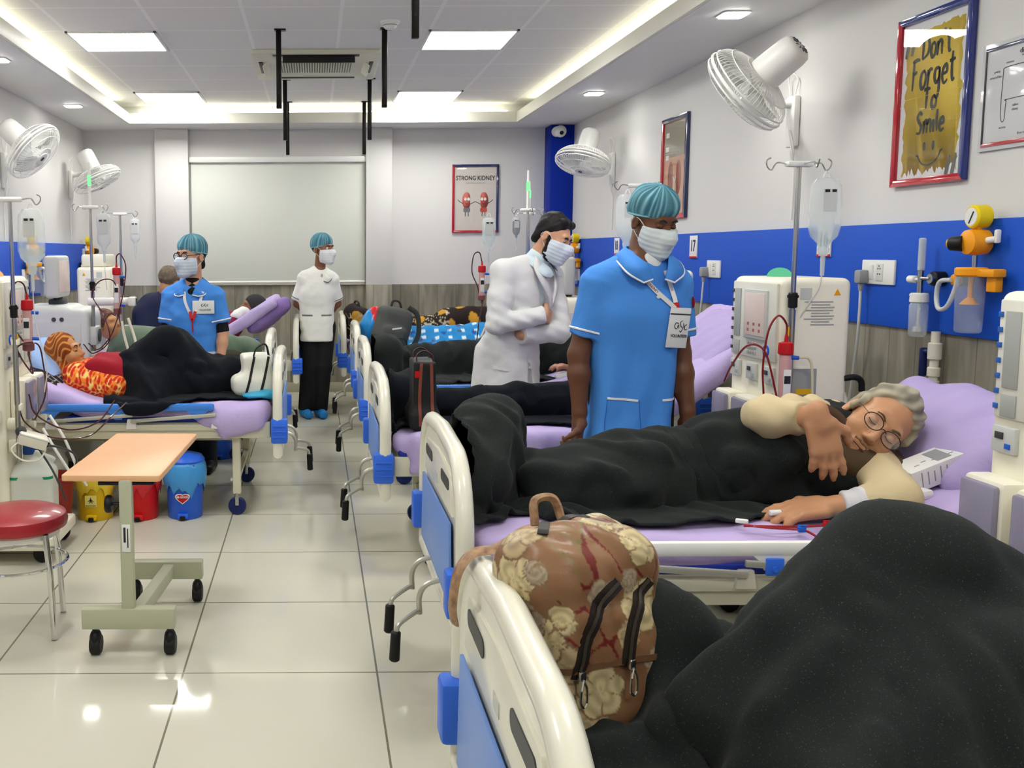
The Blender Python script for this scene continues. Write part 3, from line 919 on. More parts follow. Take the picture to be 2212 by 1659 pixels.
def bed_sign(num, y, z, label, w=.13, h=.155, side='R', x=XR - .03):
    t = on_wall('bed_number_sign', label, 'sign', side, (x, y, z), 'bed number signs')
    MB().box((0, -.004, 0), (w, .008, h), bev=.002).build('card', M_paper, t)
    MB().box((0, -.009, -h / 2 + .006), (w, .003, .012), bev=.001).build('red_edge', M_red, t)
    text('numeral', num, .11 * w / .13, (0, -.0095, .004), mat('numeral_navy', (30, 36, 92), rough=.5), t, bold=.002, sx=.8)
    return t
bed_sign('16', 4.835, 1.492, 'white sign numbered 16 on the blue band beside the drip bag')
bed_sign('17', 6.5, 1.472, 'white sign numbered 17 on the blue band behind the attendant in blue', .125, .15)
bed_sign('18', 8.15, 1.485, 'white sign half hidden behind the shoulder of the attendant in blue', .125, .14)
bed_sign('19', 9.5, 1.42, 'white sign on the blue band beside the doctor, smallest of the numbered signs', .125, .15)

# ---------------------------------------------------------------- sockets, gas outlets, pipes
def socket(y, z, label, plug=True, w=.25, h=.11, x=XR - .03, side='R', cord=None):
    t = on_wall('wall_socket', label, 'socket', side, (x, y, z), 'white socket plates on the blue bands')
    MB().box((0, -.006, 0), (w, .012, h), bev=.004).build('plate', M_wplastic, t)
    MB().box((.02, -.0135, 0), (.05, .006, h * .7), bev=.002).build('module', mat('module_white', (214, 214, 210), rough=.4), t)
    MB().box((-.045, -.0145, 0), (.03, .007, h * .6), rot=(.08, 0, 0), bev=.002).build('switch', M_wplastic, t)
    hb = MB()
    for a, b in ((.012, .016), (.028, .016), (.012, -.008), (.028, -.008), (.02, .028)): hb.cyl((a, -.018, b), (a, -.0155, b), .0035, seg=8)
    hb.build('pin_holes', M_dgrey, t)
    return t
socket(4.355, 1.347, 'white socket plate between sign 16 and the oxygen meter, grey plug in it')
socket(6.155, 1.33, 'white socket plate on the blue band behind the attendant, grey plug in it', w=.2)
socket(9.35, 1.22, 'small white socket plate near the spray bottle at the back right', w=.16)
socket(8.975, 1.3, 'white socket plate on the left blue band behind the grey monitor', w=.2, x=XL + .03, side='L')
socket(7.7, 1.27, 'white socket plate on the left blue band behind the near suction jar', w=.16, x=XL + .03, side='L')
def plug(y, z, path, label):
    t = thing('power_plug', label, 'plug', (XR - .03, y, z))
    t.rotation_euler = (0, 0, -PI / 2)
    MB().box((0, -.032, 0), (.05, .05, .062), bev=.01).cyl((0, -.035, -.03), (0, -.035, -.065), .013, .009, 12).build('plug_body', M_grey, t)
    MB().tube([(0, -.035, -.06)] + path, .0065, 8).build('cable', M_lgrey, t)
plug(4.44, 1.325, [(.01, -.04, -.15), (.005, -.04, -.28), (-.03, -.03, -.42), (-.06, -.03, -.6), (-.1, -.04, -.8)], 'grey mains plug with hanging cable in the socket next to sign 16')
plug(6.24, 1.31, [(.0, -.04, -.15), (-.02, -.04, -.3), (-.06, -.03, -.6)], 'grey mains plug with hanging cable in the socket behind the attendant')

def flowmeter(y, side, x, label):
    t = on_wall('oxygen_flowmeter', label, 'flowmeter', side, (x, y, 1.33))
    MB().cyl((.06, 0, 0), (.06, -.05, 0), .03, seg=16, bev=.004).build('wall_outlet', M_black, t)
    MB().cyl((.06, -.05, 0), (.06, -.06, 0), .02, seg=14).cyl((.06, -.058, 0), (0, -.058, 0), .008).cyl((0, -.058, -.06), (0, -.058, .04), .011).build('valve_body', M_steel, t)
    MB().cyl((0, -.058, .03), (0, -.058, .165), .014, seg=14, bev=.004).build('flow_tube', clear('flow_tube', (226, 232, 230), .55), t)
    MB().cyl((0, -.058, .04), (0, -.058, .15), .004, seg=8).build('scale_rod', M_grey, t)
    MB().cyl((-.03, -.058, -.005), (-.075, -.058, -.005), .016, seg=14, bev=.004).cyl((0, -.058, -.005), (-.03, -.058, -.005), .006).build('control_knob', M_wplastic, t)
    MB().cyl((0, -.058, -.06), (0, -.058, -.1), .034, .036, 20, bev=.004).cyl((-.03, -.058, -.075), (-.06, -.058, -.07), .006).build('bottle_lid', M_wplastic, t)
    MB().lathe([(.03, -.1), (.036, -.11), (.034, -.23), (.028, -.24), (.0, -.24)], 20, Matrix.Translation((0, -.058, 0))).build('humidifier_bottle', clear('bottle_clear', (222, 228, 226), .38), t)
    MB().cyl((0, -.058, -.1), (0, -.058, -.2), .005).cyl((0, -.058, -.2), (0, -.058, -.222), .018, seg=12, bev=.003).build('bubbler', M_wplastic, t)
    return t
def suction(y, side, x, label, flip=1):
    t = on_wall('suction_regulator', label, 'suction unit', side, (x, y, 1.36))
    f = flip
    MB().cyl((-f * .09, 0, -.03), (-f * .09, -.045, -.03), .026, seg=16, bev=.003).build('wall_outlet', M_black, t)
    MB().cyl((-f * .09, -.04, -.03), (-f * .09, -.07, -.03), .022, seg=14, bev=.004).build('probe', M_orange, t)
    MB().cyl((0, -.015, .21), (0, -.075, .21), .044, seg=24, bev=.006).build('gauge_case', mat('gauge_yellow', (232, 204, 20), rough=.4), t)
    MB().cyl((0, -.0745, .21), (0, -.0765, .21), .034, seg=24).build('gauge_dial', M_paper, t)
    MB().box((0.004, -.078, .207), (.004, .002, .05), rot=(0, .5, 0), bev=0).build('needle', M_ink, t)
    MB().lathe([(.02, -.045), (.046, -.035), (.05, 0), (.046, .035), (.02, .045)], 20, Matrix.Translation((0, -.05, .115)) @ Matrix.Rotation(PI / 2, 4, 'X')).cyl((0, -.05, .16), (0, -.045, .18), .016).build('regulator_body', M_orange, t)
    MB().cyl((-f * .02, -.085, .11), (-f * .055, -.115, .11), .03, .026, 16, bev=.003).build('regulator_knob', M_black, t)
    MB().cyl((-f * .056, -.116, .11), (-f * .059, -.118, .11), .017, seg=14).build('knob_cap', M_yellow, t)
    MB().cyl((f * .04, -.04, .12), (f * .08, -.03, .125), .012).box((f * .085, -.03, .135), (.018, .018, .05), bev=.005).build('side_fitting', M_wplastic, t)
    MB().cyl((0, -.05, .065), (0, -.05, .02), .009).build('stem', M_steel, t)
    MB().cyl((0, -.06, .02), (0, -.06, -.015), .055, seg=24, bev=.006).box((f * .085, -.05, 0), (.11, .05, .03), bev=.006).box((f * .1, -.04, -.04), (.05, .03, .06), bev=.005).build('jar_lid', M_orange, t)
    MB().lathe([(.05, -.015), (.051, -.02), (.046, -.22), (.04, -.228), (0, -.228)], 24, Matrix.Translation((0, -.06, 0))).build('jar', clear('jar_clear', (200, 208, 212), .30), t)
    MB().cyl((0, -.06, -.015), (0, -.06, -.1), .008).cyl((0, -.06, -.095), (0, -.06, -.12), .012, .034, 16).build('float', M_orange, t)
    MB().tube([(-f * .05, -.07, .01), (-f * .055, -.08, -.06), (-f * .08, -.09, -.13), (-f * .13, -.09, -.145), (-f * .165, -.08, -.1), (-f * .15, -.08, -.04), (-f * .09, -.075, -.03)], .009, 10).build('hose', mat('clear_hose', (206, 210, 212), rough=.25, alpha=.8), t)
    return t
flowmeter(3.968, 'R', XR - .03, 'oxygen flowmeter with clear humidifier bottle on the right blue band')
suction(3.66, 'R', XR - .03, 'orange suction regulator with yellow gauge and clear jar, largest on the right wall')
t_ = suction(9.3, 'R', XR - .03, 'orange suction regulator on the right wall, small behind the doctor')
suction(7.79, 'L', XL + .03, 'orange suction regulator with clear jar on the left wall beside the near drip bag', -1)
suction(9.75, 'L', XL + .03, 'orange suction regulator on the left wall behind the grey monitor', -1)
t = flowmeter(8.05, 'L', XL + .03, 'oxygen flowmeter on the left blue band next to the near suction regulator')
t = flowmeter(9.45, 'L', XL + .03, 'oxygen flowmeter on the left blue band, farther of the two')

t = on_wall('water_valve_pipe', 'cream water pipe with dark blue lever valve below the oxygen meter', 'pipe', 'R', (XR - .016, 3.905, 0))
MB().cyl((0, -.035, .5), (0, -.035, 1.115), .017, seg=14).cyl((0, -.035, 1.0), (0, -.035, 1.07), .026, seg=14, bev=.004).cyl((0, -.035, .93), (0, -.035, .97), .024, seg=14, bev=.004).cyl((0, -.035, .89), (0, -.035, .915), .023, seg=14, bev=.003).cyl((0, -.035, .84), (0, -.035, .86), .021, seg=14, bev=.003).build('pipe', M_cream, t)
MB().cyl((-.02, -.04, 1.03), (-.05, -.045, 1.03), .011).box((-.057, -.045, .985), (.018, .03, .12), bev=.007).build('lever', mat('lever_navy', (26, 40, 92), rough=.4), t)

# ---------------------------------------------------------------- wall fans
def fan_parts(n_dir, motor_len=.2):
    pass
def wall_fan(label, base, side, cage_c, n, R_=.23, cord=True):
    """base: centre of the wall plate; cage_c: cage centre; n: way the air blows"""
    t = thing('wall_fan', label, 'fan', base, group='white wall fans')
    o = Vector(base); c = Vector(cage_c) - o; n = Vector(n).normalized()
    sg = -1 if side == 'R' else 1
    MB().box((sg * .018, 0, 0), (.036, .095, .27), bev=.012).build('wall_bracket', M_wplastic, t)
    neck = c - n * .16 + Vector((0, 0, -.03))
    MB().tube([(sg * .03, 0, .09), (sg * .1, 0, .1), tuple(Vector((sg * .16, 0, .09)).lerp(neck, .4)), tuple(neck)], .022, 10).ell(tuple(neck), (.035, .035, .035)).build('arm', M_wplastic, t)
    F = frame_to(-n).to_4x4(); M = Matrix.Translation(c) @ F       # local +z = rear of the fan
    MB().lathe([(.001, .3), (.055, .296), (.074, .28), (.08, .25), (.084, .12), (.08, .09), (.03, .06), (.001, .06)], 28, M).build('motor_housing', M_wplastic, t)
    v = MB()
    for k in range(12):
        a = 2 * PI * k / 12
        v.box((.034 * math.cos(a), .034 * math.sin(a), .2965), (.03, .004, .006), rot=(0, 0, a), bev=0)
    vv = MB(); vv.add(v.v, v.f, 0, M); vv.build('vents', M_dgrey, t)
    cg = MB()
    def ring(r, z, th): cg.tube([tuple(M @ Vector((r * math.cos(2 * PI * k / 36), r * math.sin(2 * PI * k / 36), z))) for k in range(36)], th, 6, closed=True, smooth=False)
    ring(R_, .0, .0075); ring(R_ * .985, .025, .004); ring(R_ * .985, -.025, .004)
    for r_, z in ((.8, .075), (.45, .1), (.8, -.055), (.4, -.075)): ring(R_ * r_, z, .0022)
    for k in range(64):
        a = 2 * PI * k / 64; ca, sa = math.cos(a), math.sin(a)
        cg.tube([tuple(M @ Vector((r_ * R_ * ca, r_ * R_ * sa, z))) for r_, z in ((.985, .02), (.9, .055), (.6, .092), (.25, .105))], .0018, 4, n=3)
        cg.tube([tuple(M @ Vector((r_ * R_ * ca, r_ * R_ * sa, z))) for r_, z in ((.985, -.02), (.9, -.045), (.6, -.066), (.2, -.078))], .0014, 4, n=3)
    cg.build('cage', M_wplastic, t, ang=60)
    MB().cyl(tuple(M @ Vector((0, 0, -.075))), tuple(M @ Vector((0, 0, -.085))), .05, seg=20, bev=.003).build('badge_disc', M_wplastic, t)
    MB().cyl(tuple(M @ Vector((0, 0, -.085))), tuple(M @ Vector((0, 0, -.0865))), .018, seg=12).build('badge', M_dgrey, t)
    bl = MB()
    for k in range(3):
        vs, fs = [], []
        for i in range(7):
            r_ = .04 + (R_ * .86 - .04) * i / 6
            for j in range(7):
                a = 2 * PI * k / 3 + (j / 6 - .5) * (1.15 + .3 * i / 6)
                vs.append((r_ * math.cos(a), r_ * math.sin(a), .035 * (j / 6 - .5) * 1.6))
        for i in range(6):
            for j in range(6): fs.append([i * 7 + j, (i + 1) * 7 + j, (i + 1) * 7 + j + 1, i * 7 + j + 1])
        bl.add(vs, fs, 0, M)
    b = bl.build('blade', mat('fan_blade', (222, 224, 220), rough=.25, alpha=.8), t)
    md = b.modifiers.new('thick', 'SOLIDIFY'); md.thickness = .003
    if cord:
        MB().tube([(sg * .03, -.03, -.1), (sg * .04, -.04, -.16), (sg * .02, -.03, -.2), (sg * .035, -.05, -.13), (sg * .045, -.02, -.05), (sg * .035, -.045, -.18), (sg * .015, -.03, -.22), (sg * .008, -.02, -.3), (sg * .008, -.01, -.52)], .0045, 6).build('cord', M_wplastic, t)
        MB().tube([(sg * .02, .03, .13), (sg * .02, .05, .2), (sg * .03, .03, .26), (sg * .015, -.03, .22), (sg * .02, -.02, .14)], .004, 6).build('cord_loop', M_wplastic, t)
    return t
wall_fan('big white wall fan on the right wall beside the yellow poster', (XR, 5.25, 2.13), 'R', (2.08, 4.74, 2.215), (-.56, .58, -.58))
wall_fan('white wall fan on the right wall near the blue corner column', (XR, 8.4, 2.15), 'R', (2.27, 8.25, 2.19), (-.3, -.22, -.93))
wall_fan('white wall fan on the left wall, nearer of the two', (XL, 7.34, 2.07), 'L', (-2.03, 7.1, 2.185), (.68, -.12, -.6))
wall_fan('white wall fan on the left wall, farther one near the back corner', (XL, 9.33, 2.1), 'L', (-2.03, 9.15, 2.13), (.42, -.02, -.9))
# ---------------------------------------------------------------- beds
M_bed = mat('bed_cream', (212, 208, 184), rough=.38)
M_board = mat('board_cream', (228, 225, 208), rough=.25, coat=.3)
M_sheet = mat('lilac_sheet', (186, 168, 214), rough=.8, bump=.25, bscale=30)
M_mat_b = mat('mattress_navy', (28, 50, 150), rough=.5)
M_navyw = mat('caster_navy', (24, 36, 92), rough=.4)
M_bump = mat('bumper_blue', (52, 108, 222), rough=.4)
M_inset = mat('inset_blue', (112, 148, 216), rough=.4)
RZ90 = Matrix.Rotation(PI / 2, 4, 'Z')

def board_outline(w=.47, z0=.36, zt=.875, n=10):
    o = [(-w, z0), (-w, .64)]
    for k in range(1, n + 1):
        a = PI - (PI / 2) * k / n
        o.append((-w + .22 + .22 * math.cos(a), .64 + (zt - .655) * math.sin(a)))
    o.append((0, zt))
    full = o + [(-x, z) for x, z in o[-2::-1]]
    return full
BO = board_outline()

def make_bed(label, loc, rz, rail='blue', angle=20, hinge=1.1, seed=1, bump=True, sheet=None, head=True, droop=False):
    t = thing('hospital_bed', label, 'bed', loc, rz, 'hospital beds')
    f = MB()
    for s in (-1, 1):
        f.box((1.02, s * .425, .485), (1.98, .035, .09), bev=.006)
        f.box((.85, s * .45, .505), (1.35, .02, .035), bev=.004)
    for x in (.05, .7, 1.35, 1.98): f.box((x, 0, .47), (.05, .83, .06), bev=.006)
    f.box((1.02, 0, .525), (1.94, .84, .016), bev=.003)
    for s in (-1, 1): f.box((.95, s * .2, .40), (1.4, .03, .03), bev=.004)
    f.build('frame', M_bed, t)
    for x in (.22, 1.85):
        for s in (-1, 1):
            l = MB().box((x, s * .38, .29), (.045, .045, .34), bev=.006).box((x + .02, s * .38, .20), (.03, .03, .012), bev=0).build('leg', M_bed, t)
            MB().cyl((x, s * .38, .065 + .01), (x, s * .38, .125), .016, seg=10).box((x, s * .38 - .02, .09), (.02, .006, .07), bev=.002).box((x, s * .38 + .02, .09), (.02, .006, .07), bev=.002).build('fork', M_steel, l)
            MB().cyl((x, s * .38 - .015, .05), (x, s * .38 + .015, .05), .05, seg=20, bev=.006).build('wheel', M_navyw, l)
        MB().box((x, 0, .2), (.03, .74, .03), bev=.004).build('cross_bar', M_bed, t)
    for k, x in enumerate((-.012, 2.04) if head else (-.012,)):
        nm = ('foot_board', 'head_board')[k]
        b = MB()
        b.prism(BO, -.012, .012, Matrix.Translation((x, 0, 0)) @ RZ90)
        b.tube([(x, -p[0], p[1]) for p in BO], .027, 10, smooth=False, closed=True, flat=(1, 1))
        b.prism([(-.34, .67), (.34, .67), (.3, .79), (.0, .81), (-.3, .79)], -.02, .02, Matrix.Translation((x, 0, 0)) @ RZ90, bev=.006)
        bo = b.build(nm, M_board, t)
        sg = -1 if k == 0 else 1
        MB().prism([(-.37, .41), (.37, .41), (.34, .655), (-.34, .655)], .0, .008, Matrix.Translation((x + (sg * .012 if sg > 0 else -.02), 0, 0)) @ RZ90 @ Matrix.Rotation(PI if False else 0, 4, 'Z'), bev=.002).build('blue_panel', M_inset, bo)
        for yy in (-.2, .2):
            MB().prism(rrect(.17, .036, .017, cx=yy, cy=.755), -.0225, .0225, Matrix.Translation((x, 0, 0)) @ RZ90).build('hand_slot', M_dgrey, bo)
        MB().prism(rrect(.05, .03, .004, cx=0, cy=.715), -.0215, .0215, Matrix.Translation((x, 0, 0)) @ RZ90).build('label_plate', M_lgrey, bo)
    if bump:
        for x in ((-.02, 2.05) if head else (-.02,)):
            for s in (-1, 1):
                q = MB().box((x, s * .455, .485), (.09, .075, .135), bev=.012)
                for dz in (-.03, 0, .03): q.box((x, s * .495, .485 + dz), (.07, .006, .008), bev=.002)
                q.build('corner_bumper', M_bump, t)
    # mattress in its lilac sheet
    a = math.radians(angle)
    ca, sa = math.cos(a), math.sin(a)
    m = SDF()
    L2 = 2.0 - hinge
    m.box((.03 + hinge / 2, 0, .585), (hinge / 2, .44, .052), rd=.035, k=0)
    m.box((hinge + .02 + L2 / 2 * ca - .05 * sa * .2, 0, .587 + L2 / 2 * sa), (L2 / 2, .44, .052), rot=(0, -a, 0), rd=.035, k=.05)
    if droop:
        q = 1 if droop > 0 else .55
        m.box((.35 * q + .06, -.44 * droop, .55 + .02 * (1 - q)), (.3 * q, .03, .09 * q), rd=.03, k=.05)
        m.box((.3 * q + .03, -.455 * droop, .49 + .07 * (1 - q)), (.22 * q, .016, .07 * q + .02), rot=(0, .25, 0), rd=.015, k=.05)
    m.disp(lambda X, Y, Z: .006 * vnoise((X, Y, Z * .5), seed, 14) + .004 * vnoise((X, Y * 2, Z), seed + 9, 28))
    mo = m.build('mattress', sheet or M_sheet, t, res=.022)
    MB().box((.6, 0, .545), (1.1, .875, .03), bev=.008).build('mattress_base', M_mat_b, mo)
    for s in (-1, 1) if rail else ():
        r = MB()
        mm = {'blue': M_railb, 'white': M_wplastic}[rail]
        r.box((1.0, s * .475, .618), (1.34, .028, .044), bev=.012)
        for x in (.42, .85, 1.22, 1.58): r.prism([(x - .075, .612), (x - .03, .575), (x - .02, .553), (x + .02, .553), (x + .03, .575), (x + .075, .612)], s * .475 - .011, s * .475 + .011, bev=.004)
        ro = r.build('side_rail', mm, t)
        for x in (.3, .75, 1.2):
            MB().box((x + .25, s * .485, .562), (.46, .012, .02), rot=(0, .07, 0), bev=.003).build('rail_arm', M_alu, ro)
        for x in (.32, .78, 1.22):
            MB().prism([(-.03, 0), (.03, 0), (.022, .055), (-.022, .055)], -.01, .01, Matrix.Translation((x, s * .468, .50)), bev=.004).build('rail_bracket', M_wplastic if rail == 'blue' else M_cream, ro)
        if rail == 'white':
            for x in (.42, .85, 1.22, 1.58): MB().box((x, s * .492, .57), (.05, .012, .05), bev=.004).cyl((x, s * .497, .565), (x, s * .502, .565), .009, seg=10).build('rail_hinge', M_bump, ro)
    for yy in (-.13, .1):
        c = MB().tube([(.02, yy, .42), (-.07, yy, .40), (-.1, yy, .36), (-.1, yy, .30)], .009, 8).tube([(-.1, yy, .31), (-.12, yy - .02, .31), (-.17, yy - .06, .29), (-.18, yy - .06, .26)], .008, 8).build('crank', M_alu, t)
        MB().cyl((-.18, yy - .06, .268), (-.185, yy - .06, .17), .016, .017, 14, bev=.005).build('grip', M_black, c)
    return t

make_bed('hospital bed at the near right, floral bag on its foot end', (.325, 1.5, 0), 0, 'white', 14, 1.2, 3)
make_bed('bed of the patient in glasses, white side rail with blue hinges', (.43, 3.1, 0), 0, 'white', 18, 1.15, 4)
make_bed('bed behind the attendant in blue, dark shopping bag standing on its foot', (.325, 4.7, 0), 0, None, 36, 1.05, 5, droop=True)
make_bed('hospital bed behind the doctor with a blue side rail and dark blanket', (.335, 6.3, 0), 0, 'blue', 20, 1.1, 6)
make_bed('hospital bed with the blue patterned quilt and grey backpack', (.34, 7.76, 0), 0, 'blue', 20, 1.1, 7)
make_bed('farthest hospital bed on the right, brown patterned bag at its foot', (.27, 9.05, 0), 0, 'blue', 20, 1.1, 8)
make_bed('hospital bed of the patient in an orange headscarf, blue side rail', (-.215, 5.62, 0), PI, 'blue', 20, .98, 9, droop=-1)
make_bed('hospital bed behind the attendant in glasses, green blanket on it', (-.33, 7.0, 0), PI, 'blue', 18, 1.1, 10)
make_bed('farthest hospital bed on the left, patient propped on a lilac pillow', (-2.2, 8.6, 0), 0, 'blue', 32, 1.15, 11)

# ---------------------------------------------------------------- overbed table
M_lam = mat('beech_laminate', (222, 172, 128), rough=.4, noise=.06, nscale=3, stretch=(1, 8, 1))
M_sage = mat('sage_metal', (176, 178, 152), rough=.4)
t = thing('overbed_table', 'wheeled overbed table with beech laminate top in the aisle', 'table', (-.675, 3.36, 0))
MB().prism(rrect(.355, .80, .012, cx=0, cy=0), .643, .665, Matrix.Translation((-.035, .39, 0)) @ Matrix.Rotation(-.045, 4, 'Z') @ Matrix.Rotation(PI / 2, 4, 'X'), bev=.003).build('table_top', M_lam, t)
u = MB().box((0, .28, .634), (.2, .56, .014), bev=.003)
u.build('top_support', M_black, t)
MB().box((0, .0, .395), (.046, .036, .50), bev=.004).build('column', M_sage, t)
MB().box((0, .0, .58), (.036, .028, .14), bev=.003).build('inner_column', M_alu, t)
MB().cyl((-.024, 0, .56), (-.05, 0, .56), .006).lathe([(.028, -.012), (.033, -.006), (.033, .006), (.028, .012)], 10, Matrix.Translation((-.062, 0, .56)) @ Matrix.Rotation(PI / 2, 4, 'Y')).build('clamp_knob', M_black, t)
MB().box((0, 0, .142), (.335, .05, .075), bev=.005).build('base_bar', M_sage, t)
MB().box((.05, .53, .142), (.31, .05, .075), bev=.005).build('base_bar', M_sage, t)
MB().box((.045, .265, .142), (.045, .49, .055), rot=(0, 0, -.09), bev=.004).build('link_bar', M_sage, t)
MB().box((.0, -.0195, .44), (.03, .002, .1), bev=.0004).build('column_label', M_paper, t)
MB().box((-.005, -.0207, .452), (.008, .0006, .055), bev=0).box((.006, -.0207, .44), (.004, .0006, .07), bev=0).build('label_print', M_ink, t)
for x, y in ((-.125, 0), (.145, 0), (-.075, .53), (.18, .53)):
    c = MB().cyl((x, y, .07), (x, y, .105), .01).ell((x, y + .008, .062), (.022, .03, .034)).build('caster', M_black, t)
    MB().cyl((x - .02, y + .012, .037), (x + .02, y + .012, .037), .037, seg=20, bev=.006).build('wheel', mat('rubber', (24, 24, 25), rough=.55), c)

# ---------------------------------------------------------------- stool
t = thing('stool', 'round stool with dark red padded seat and chrome legs at the left edge', 'stool', (-1.15, 3.62, 0))
MB().lathe([(.12, .395), (.165, .397), (.188, .41), (.192, .43), (.184, .455), (.15, .47), (.08, .476), (.001, .477)], 40).build('seat', mat('maroon_vinyl', (158, 30, 40), rough=.3, coat=.3), t)
MB().cyl((0, 0, .378), (0, 0, .396), .16, seg=32).build('seat_base', M_wplastic, t)
for k in range(4):
    a = k * PI / 2 - .64
    ca, sa = math.cos(a), math.sin(a)
    MB().tube([(.17 * ca, .17 * sa, .40), (.19 * ca, .19 * sa, .25), (.205 * ca, .205 * sa, .004)], .0125, 12).build('leg', M_chrome, t)
MB().tube([(.185 * math.cos(k * PI / 16), .185 * math.sin(k * PI / 16), .27) for k in range(32)], .007, 8, smooth=False, closed=True).build('foot_ring', M_chrome, t)

# ---------------------------------------------------------------- bins and containers
def crumple(Zb, ro, seed, seg=40):
    """a bin liner folded over the rim: wavy skirt"""
    r = np.random.default_rng(seed)
    vs, fs = [], []
    rows = [(ro * .86, Zb + .004), (ro * 1.02, Zb + .012), (ro * 1.07, Zb - .01), (ro * 1.14, Zb - .06), (ro * 1.11, Zb - .11), (ro * 1.03, Zb - .135)]
    ph = r.random(6) * 6.28
    for i, (rr, z) in enumerate(rows):
        for k in range(seg):
            a = 2 * PI * k / seg
            wv = sum(math.sin(a * n_ + ph[j] + i * .5) for j, n_ in enumerate((3, 5, 8, 13))) / 4
            vs.append((rr * (1 + .045 * wv * min(1, i / 2)) * math.cos(a), rr * (1 + .045 * wv * min(1, i / 2)) * math.sin(a), z + .016 * wv * (i - 1)))
    for i in range(len(rows) - 1):
        for k in range(seg): fs.append([i * seg + k, i * seg + (k + 1) % seg, (i + 1) * seg + (k + 1) % seg, (i + 1) * seg + k])
    return vs, fs
def bin_(label, loc, col, liner, seed, rz=0, h=.28, r=.102, lid=False, badge=None):
    t = thing('pedal_bin', label, 'bin', loc, rz, 'coloured pedal bins')
    m = mat('bin_%d_%d_%d' % col, col, rough=.35)
    MB().lathe([(r * .9, 0), (r * .93, .004), (r, h), (r * 1.06, h), (r * 1.06, h + .012), (r * .95, h + .012), (r * .93, h - .01), (r * .86, .02), (.0, .018)], 36).build('bucket', m, t)
    lm = mat('liner_%d_%d_%d' % liner, liner, rough=.3, bump=.5, bscale=25)
    vs, fs = crumple(h + .012, r * 1.04, seed)
    MB().add(vs, fs).build('liner', lm, t, ang=0)
    MB().box((0, -r * .95, .022), (.06, .03, .03), bev=.006).build('pedal_housing', m, t)
    MB().box((0, -r * 1.12, .016), (.028, .02, .022), bev=.004).build('pedal', M_black, t)
    if lid:
        MB().lathe([(r * 1.08, h + .02), (r * 1.1, h + .03), (r * .95, h + .052), (r * .5, h + .066), (.001, h + .07)], 36).build('lid', m, t)
    return t
Bb = bin_('yellow bin with yellow liner and a biohazard sticker under the near left bed', (-1.215, 5.2, 0), (224, 186, 20), (230, 204, 60), 1)
k = MB()
k.prism(rrect(.062, .062, .004, cy=.115), -.1085, -.102)
k.build('sticker', mat('sticker_yellow', (226, 214, 120), rough=.5), Bb)
MB().prism([(-.004, 0.125), (-.02, 0.112), (-.003, 0.118), (-.012, 0.100), (0, 0.112), (.012, 0.100), (.003, 0.118), (.02, 0.112), (.004, 0.125), (0, 0.140)], -.1095, -.1085).build('sticker_mark', M_ink, Bb)
text('sticker_text', 'BIOHAZARD', .0095, (0, -.109, .091), M_ink, Bb)
bin_('red bin with translucent red liner under the near left bed', (-.965, 5.2, 0), (206, 22, 28), (204, 44, 52), 2)
b3 = bin_('blue lidded bin with blue liner and a red and white badge', (-.722, 5.22, 0), (44, 100, 216), (70, 150, 216), 3, lid=True, h=.29)
q = [( .04 * math.sin(a) ** 3 * 1.0, .125 + .026 * (math.cos(a) * 1.1 - .35 * math.cos(2 * a) - .12 * math.cos(3 * a))) for a in [2 * PI * i / 30 for i in range(30)]]
MB().prism(q[::-1], -.108, -.1).build('heart_badge', M_paper, b3)
MB().prism([(x * .86, .125 + (z - .125) * .84) for x, z in q][::-1], -.1088, -.108).build('heart_badge_fill', M_red, b3)
text('badge_text', 'BE GOOD', .014, (0, -.1094, .13), M_paper, b3, bold=.0004)
bin_('yellow bin mostly hidden behind the overbed table, under the second left bed', (-1.25, 6.9, 0), (224, 186, 20), (230, 204, 40), 4, h=.3)
bin_('red bin mostly hidden behind the overbed table, under the second left bed', (-.98, 6.9, 0), (206, 22, 28), (204, 44, 52), 5, h=.3)
bin_('blue bin behind the near bed leg, under the second left bed', (-.68, 6.75, 0), (44, 100, 216), (40, 96, 200), 6, h=.28)
t = thing('bucket', 'brick red plastic bucket beside the white jerry can', 'bucket', (-1.395, 5.0, 0))
MB().lathe([(.085, 0), (.09, .004), (.115, .27), (.123, .272), (.123, .285), (.112, .285), (.106, .26), (.084, .02), (0, .018)], 32).build('body', mat('brick_red', (140, 42, 34), rough=.45), t)
MB().tube([(.118 * math.cos(a), .118 * math.sin(a), .255 - .0 * a) for a in [PI * i / 12 for i in range(13)]], .004, 6, smooth=False).build('handle', mat('brick_red', (0, 0, 0)), t)

def jerry_can(label, loc, rz, w=.235, d=.2, h=.34, band=True):
    t = thing('jerry_can', label, 'container', loc, rz, 'plastic concentrate cans')
    s = SDF().box((0, 0, h * .42), (w / 2, d / 2, h * .42), rd=.03, k=0).ell((0, 0, h * .8), (w * .46, d * .44, h * .2), k=.05).cap((-.02, 0, h * .9), (-.02, 0, h * 1.04), .028, k=.01).cap((.02, 0, h * 1.04), (.09, 0, h * .96), .014, k=.02)
    s.build('body', mat('can_white', (214, 216, 206), rough=.35, alpha=.96), t, res=.008)
    MB().cyl((-.02, 0, h * 1.03), (-.02, 0, h * 1.03 + .045), .03, seg=16, bev=.004).build('cap', mat('cap_blue', (28, 74, 150), rough=.4), t)
    if band:
        MB().prism(rrect(w * 1.01, d * 1.02, .03), h * .745, h * .78, Matrix.Rotation(PI / 2, 4, 'X')).build('green_band', mat('band_green', (20, 140, 92), rough=.4), t)
    return t
jerry_can('white jerry can with green band and blue cap beside the left machine', (-1.345, 4.52, .127), .1, .2, .2, .36)
jerry_can('white can standing behind the brick red bucket, no green band', (-1.5, 5.32, 0), .3, .2, .2, .36, band=False)
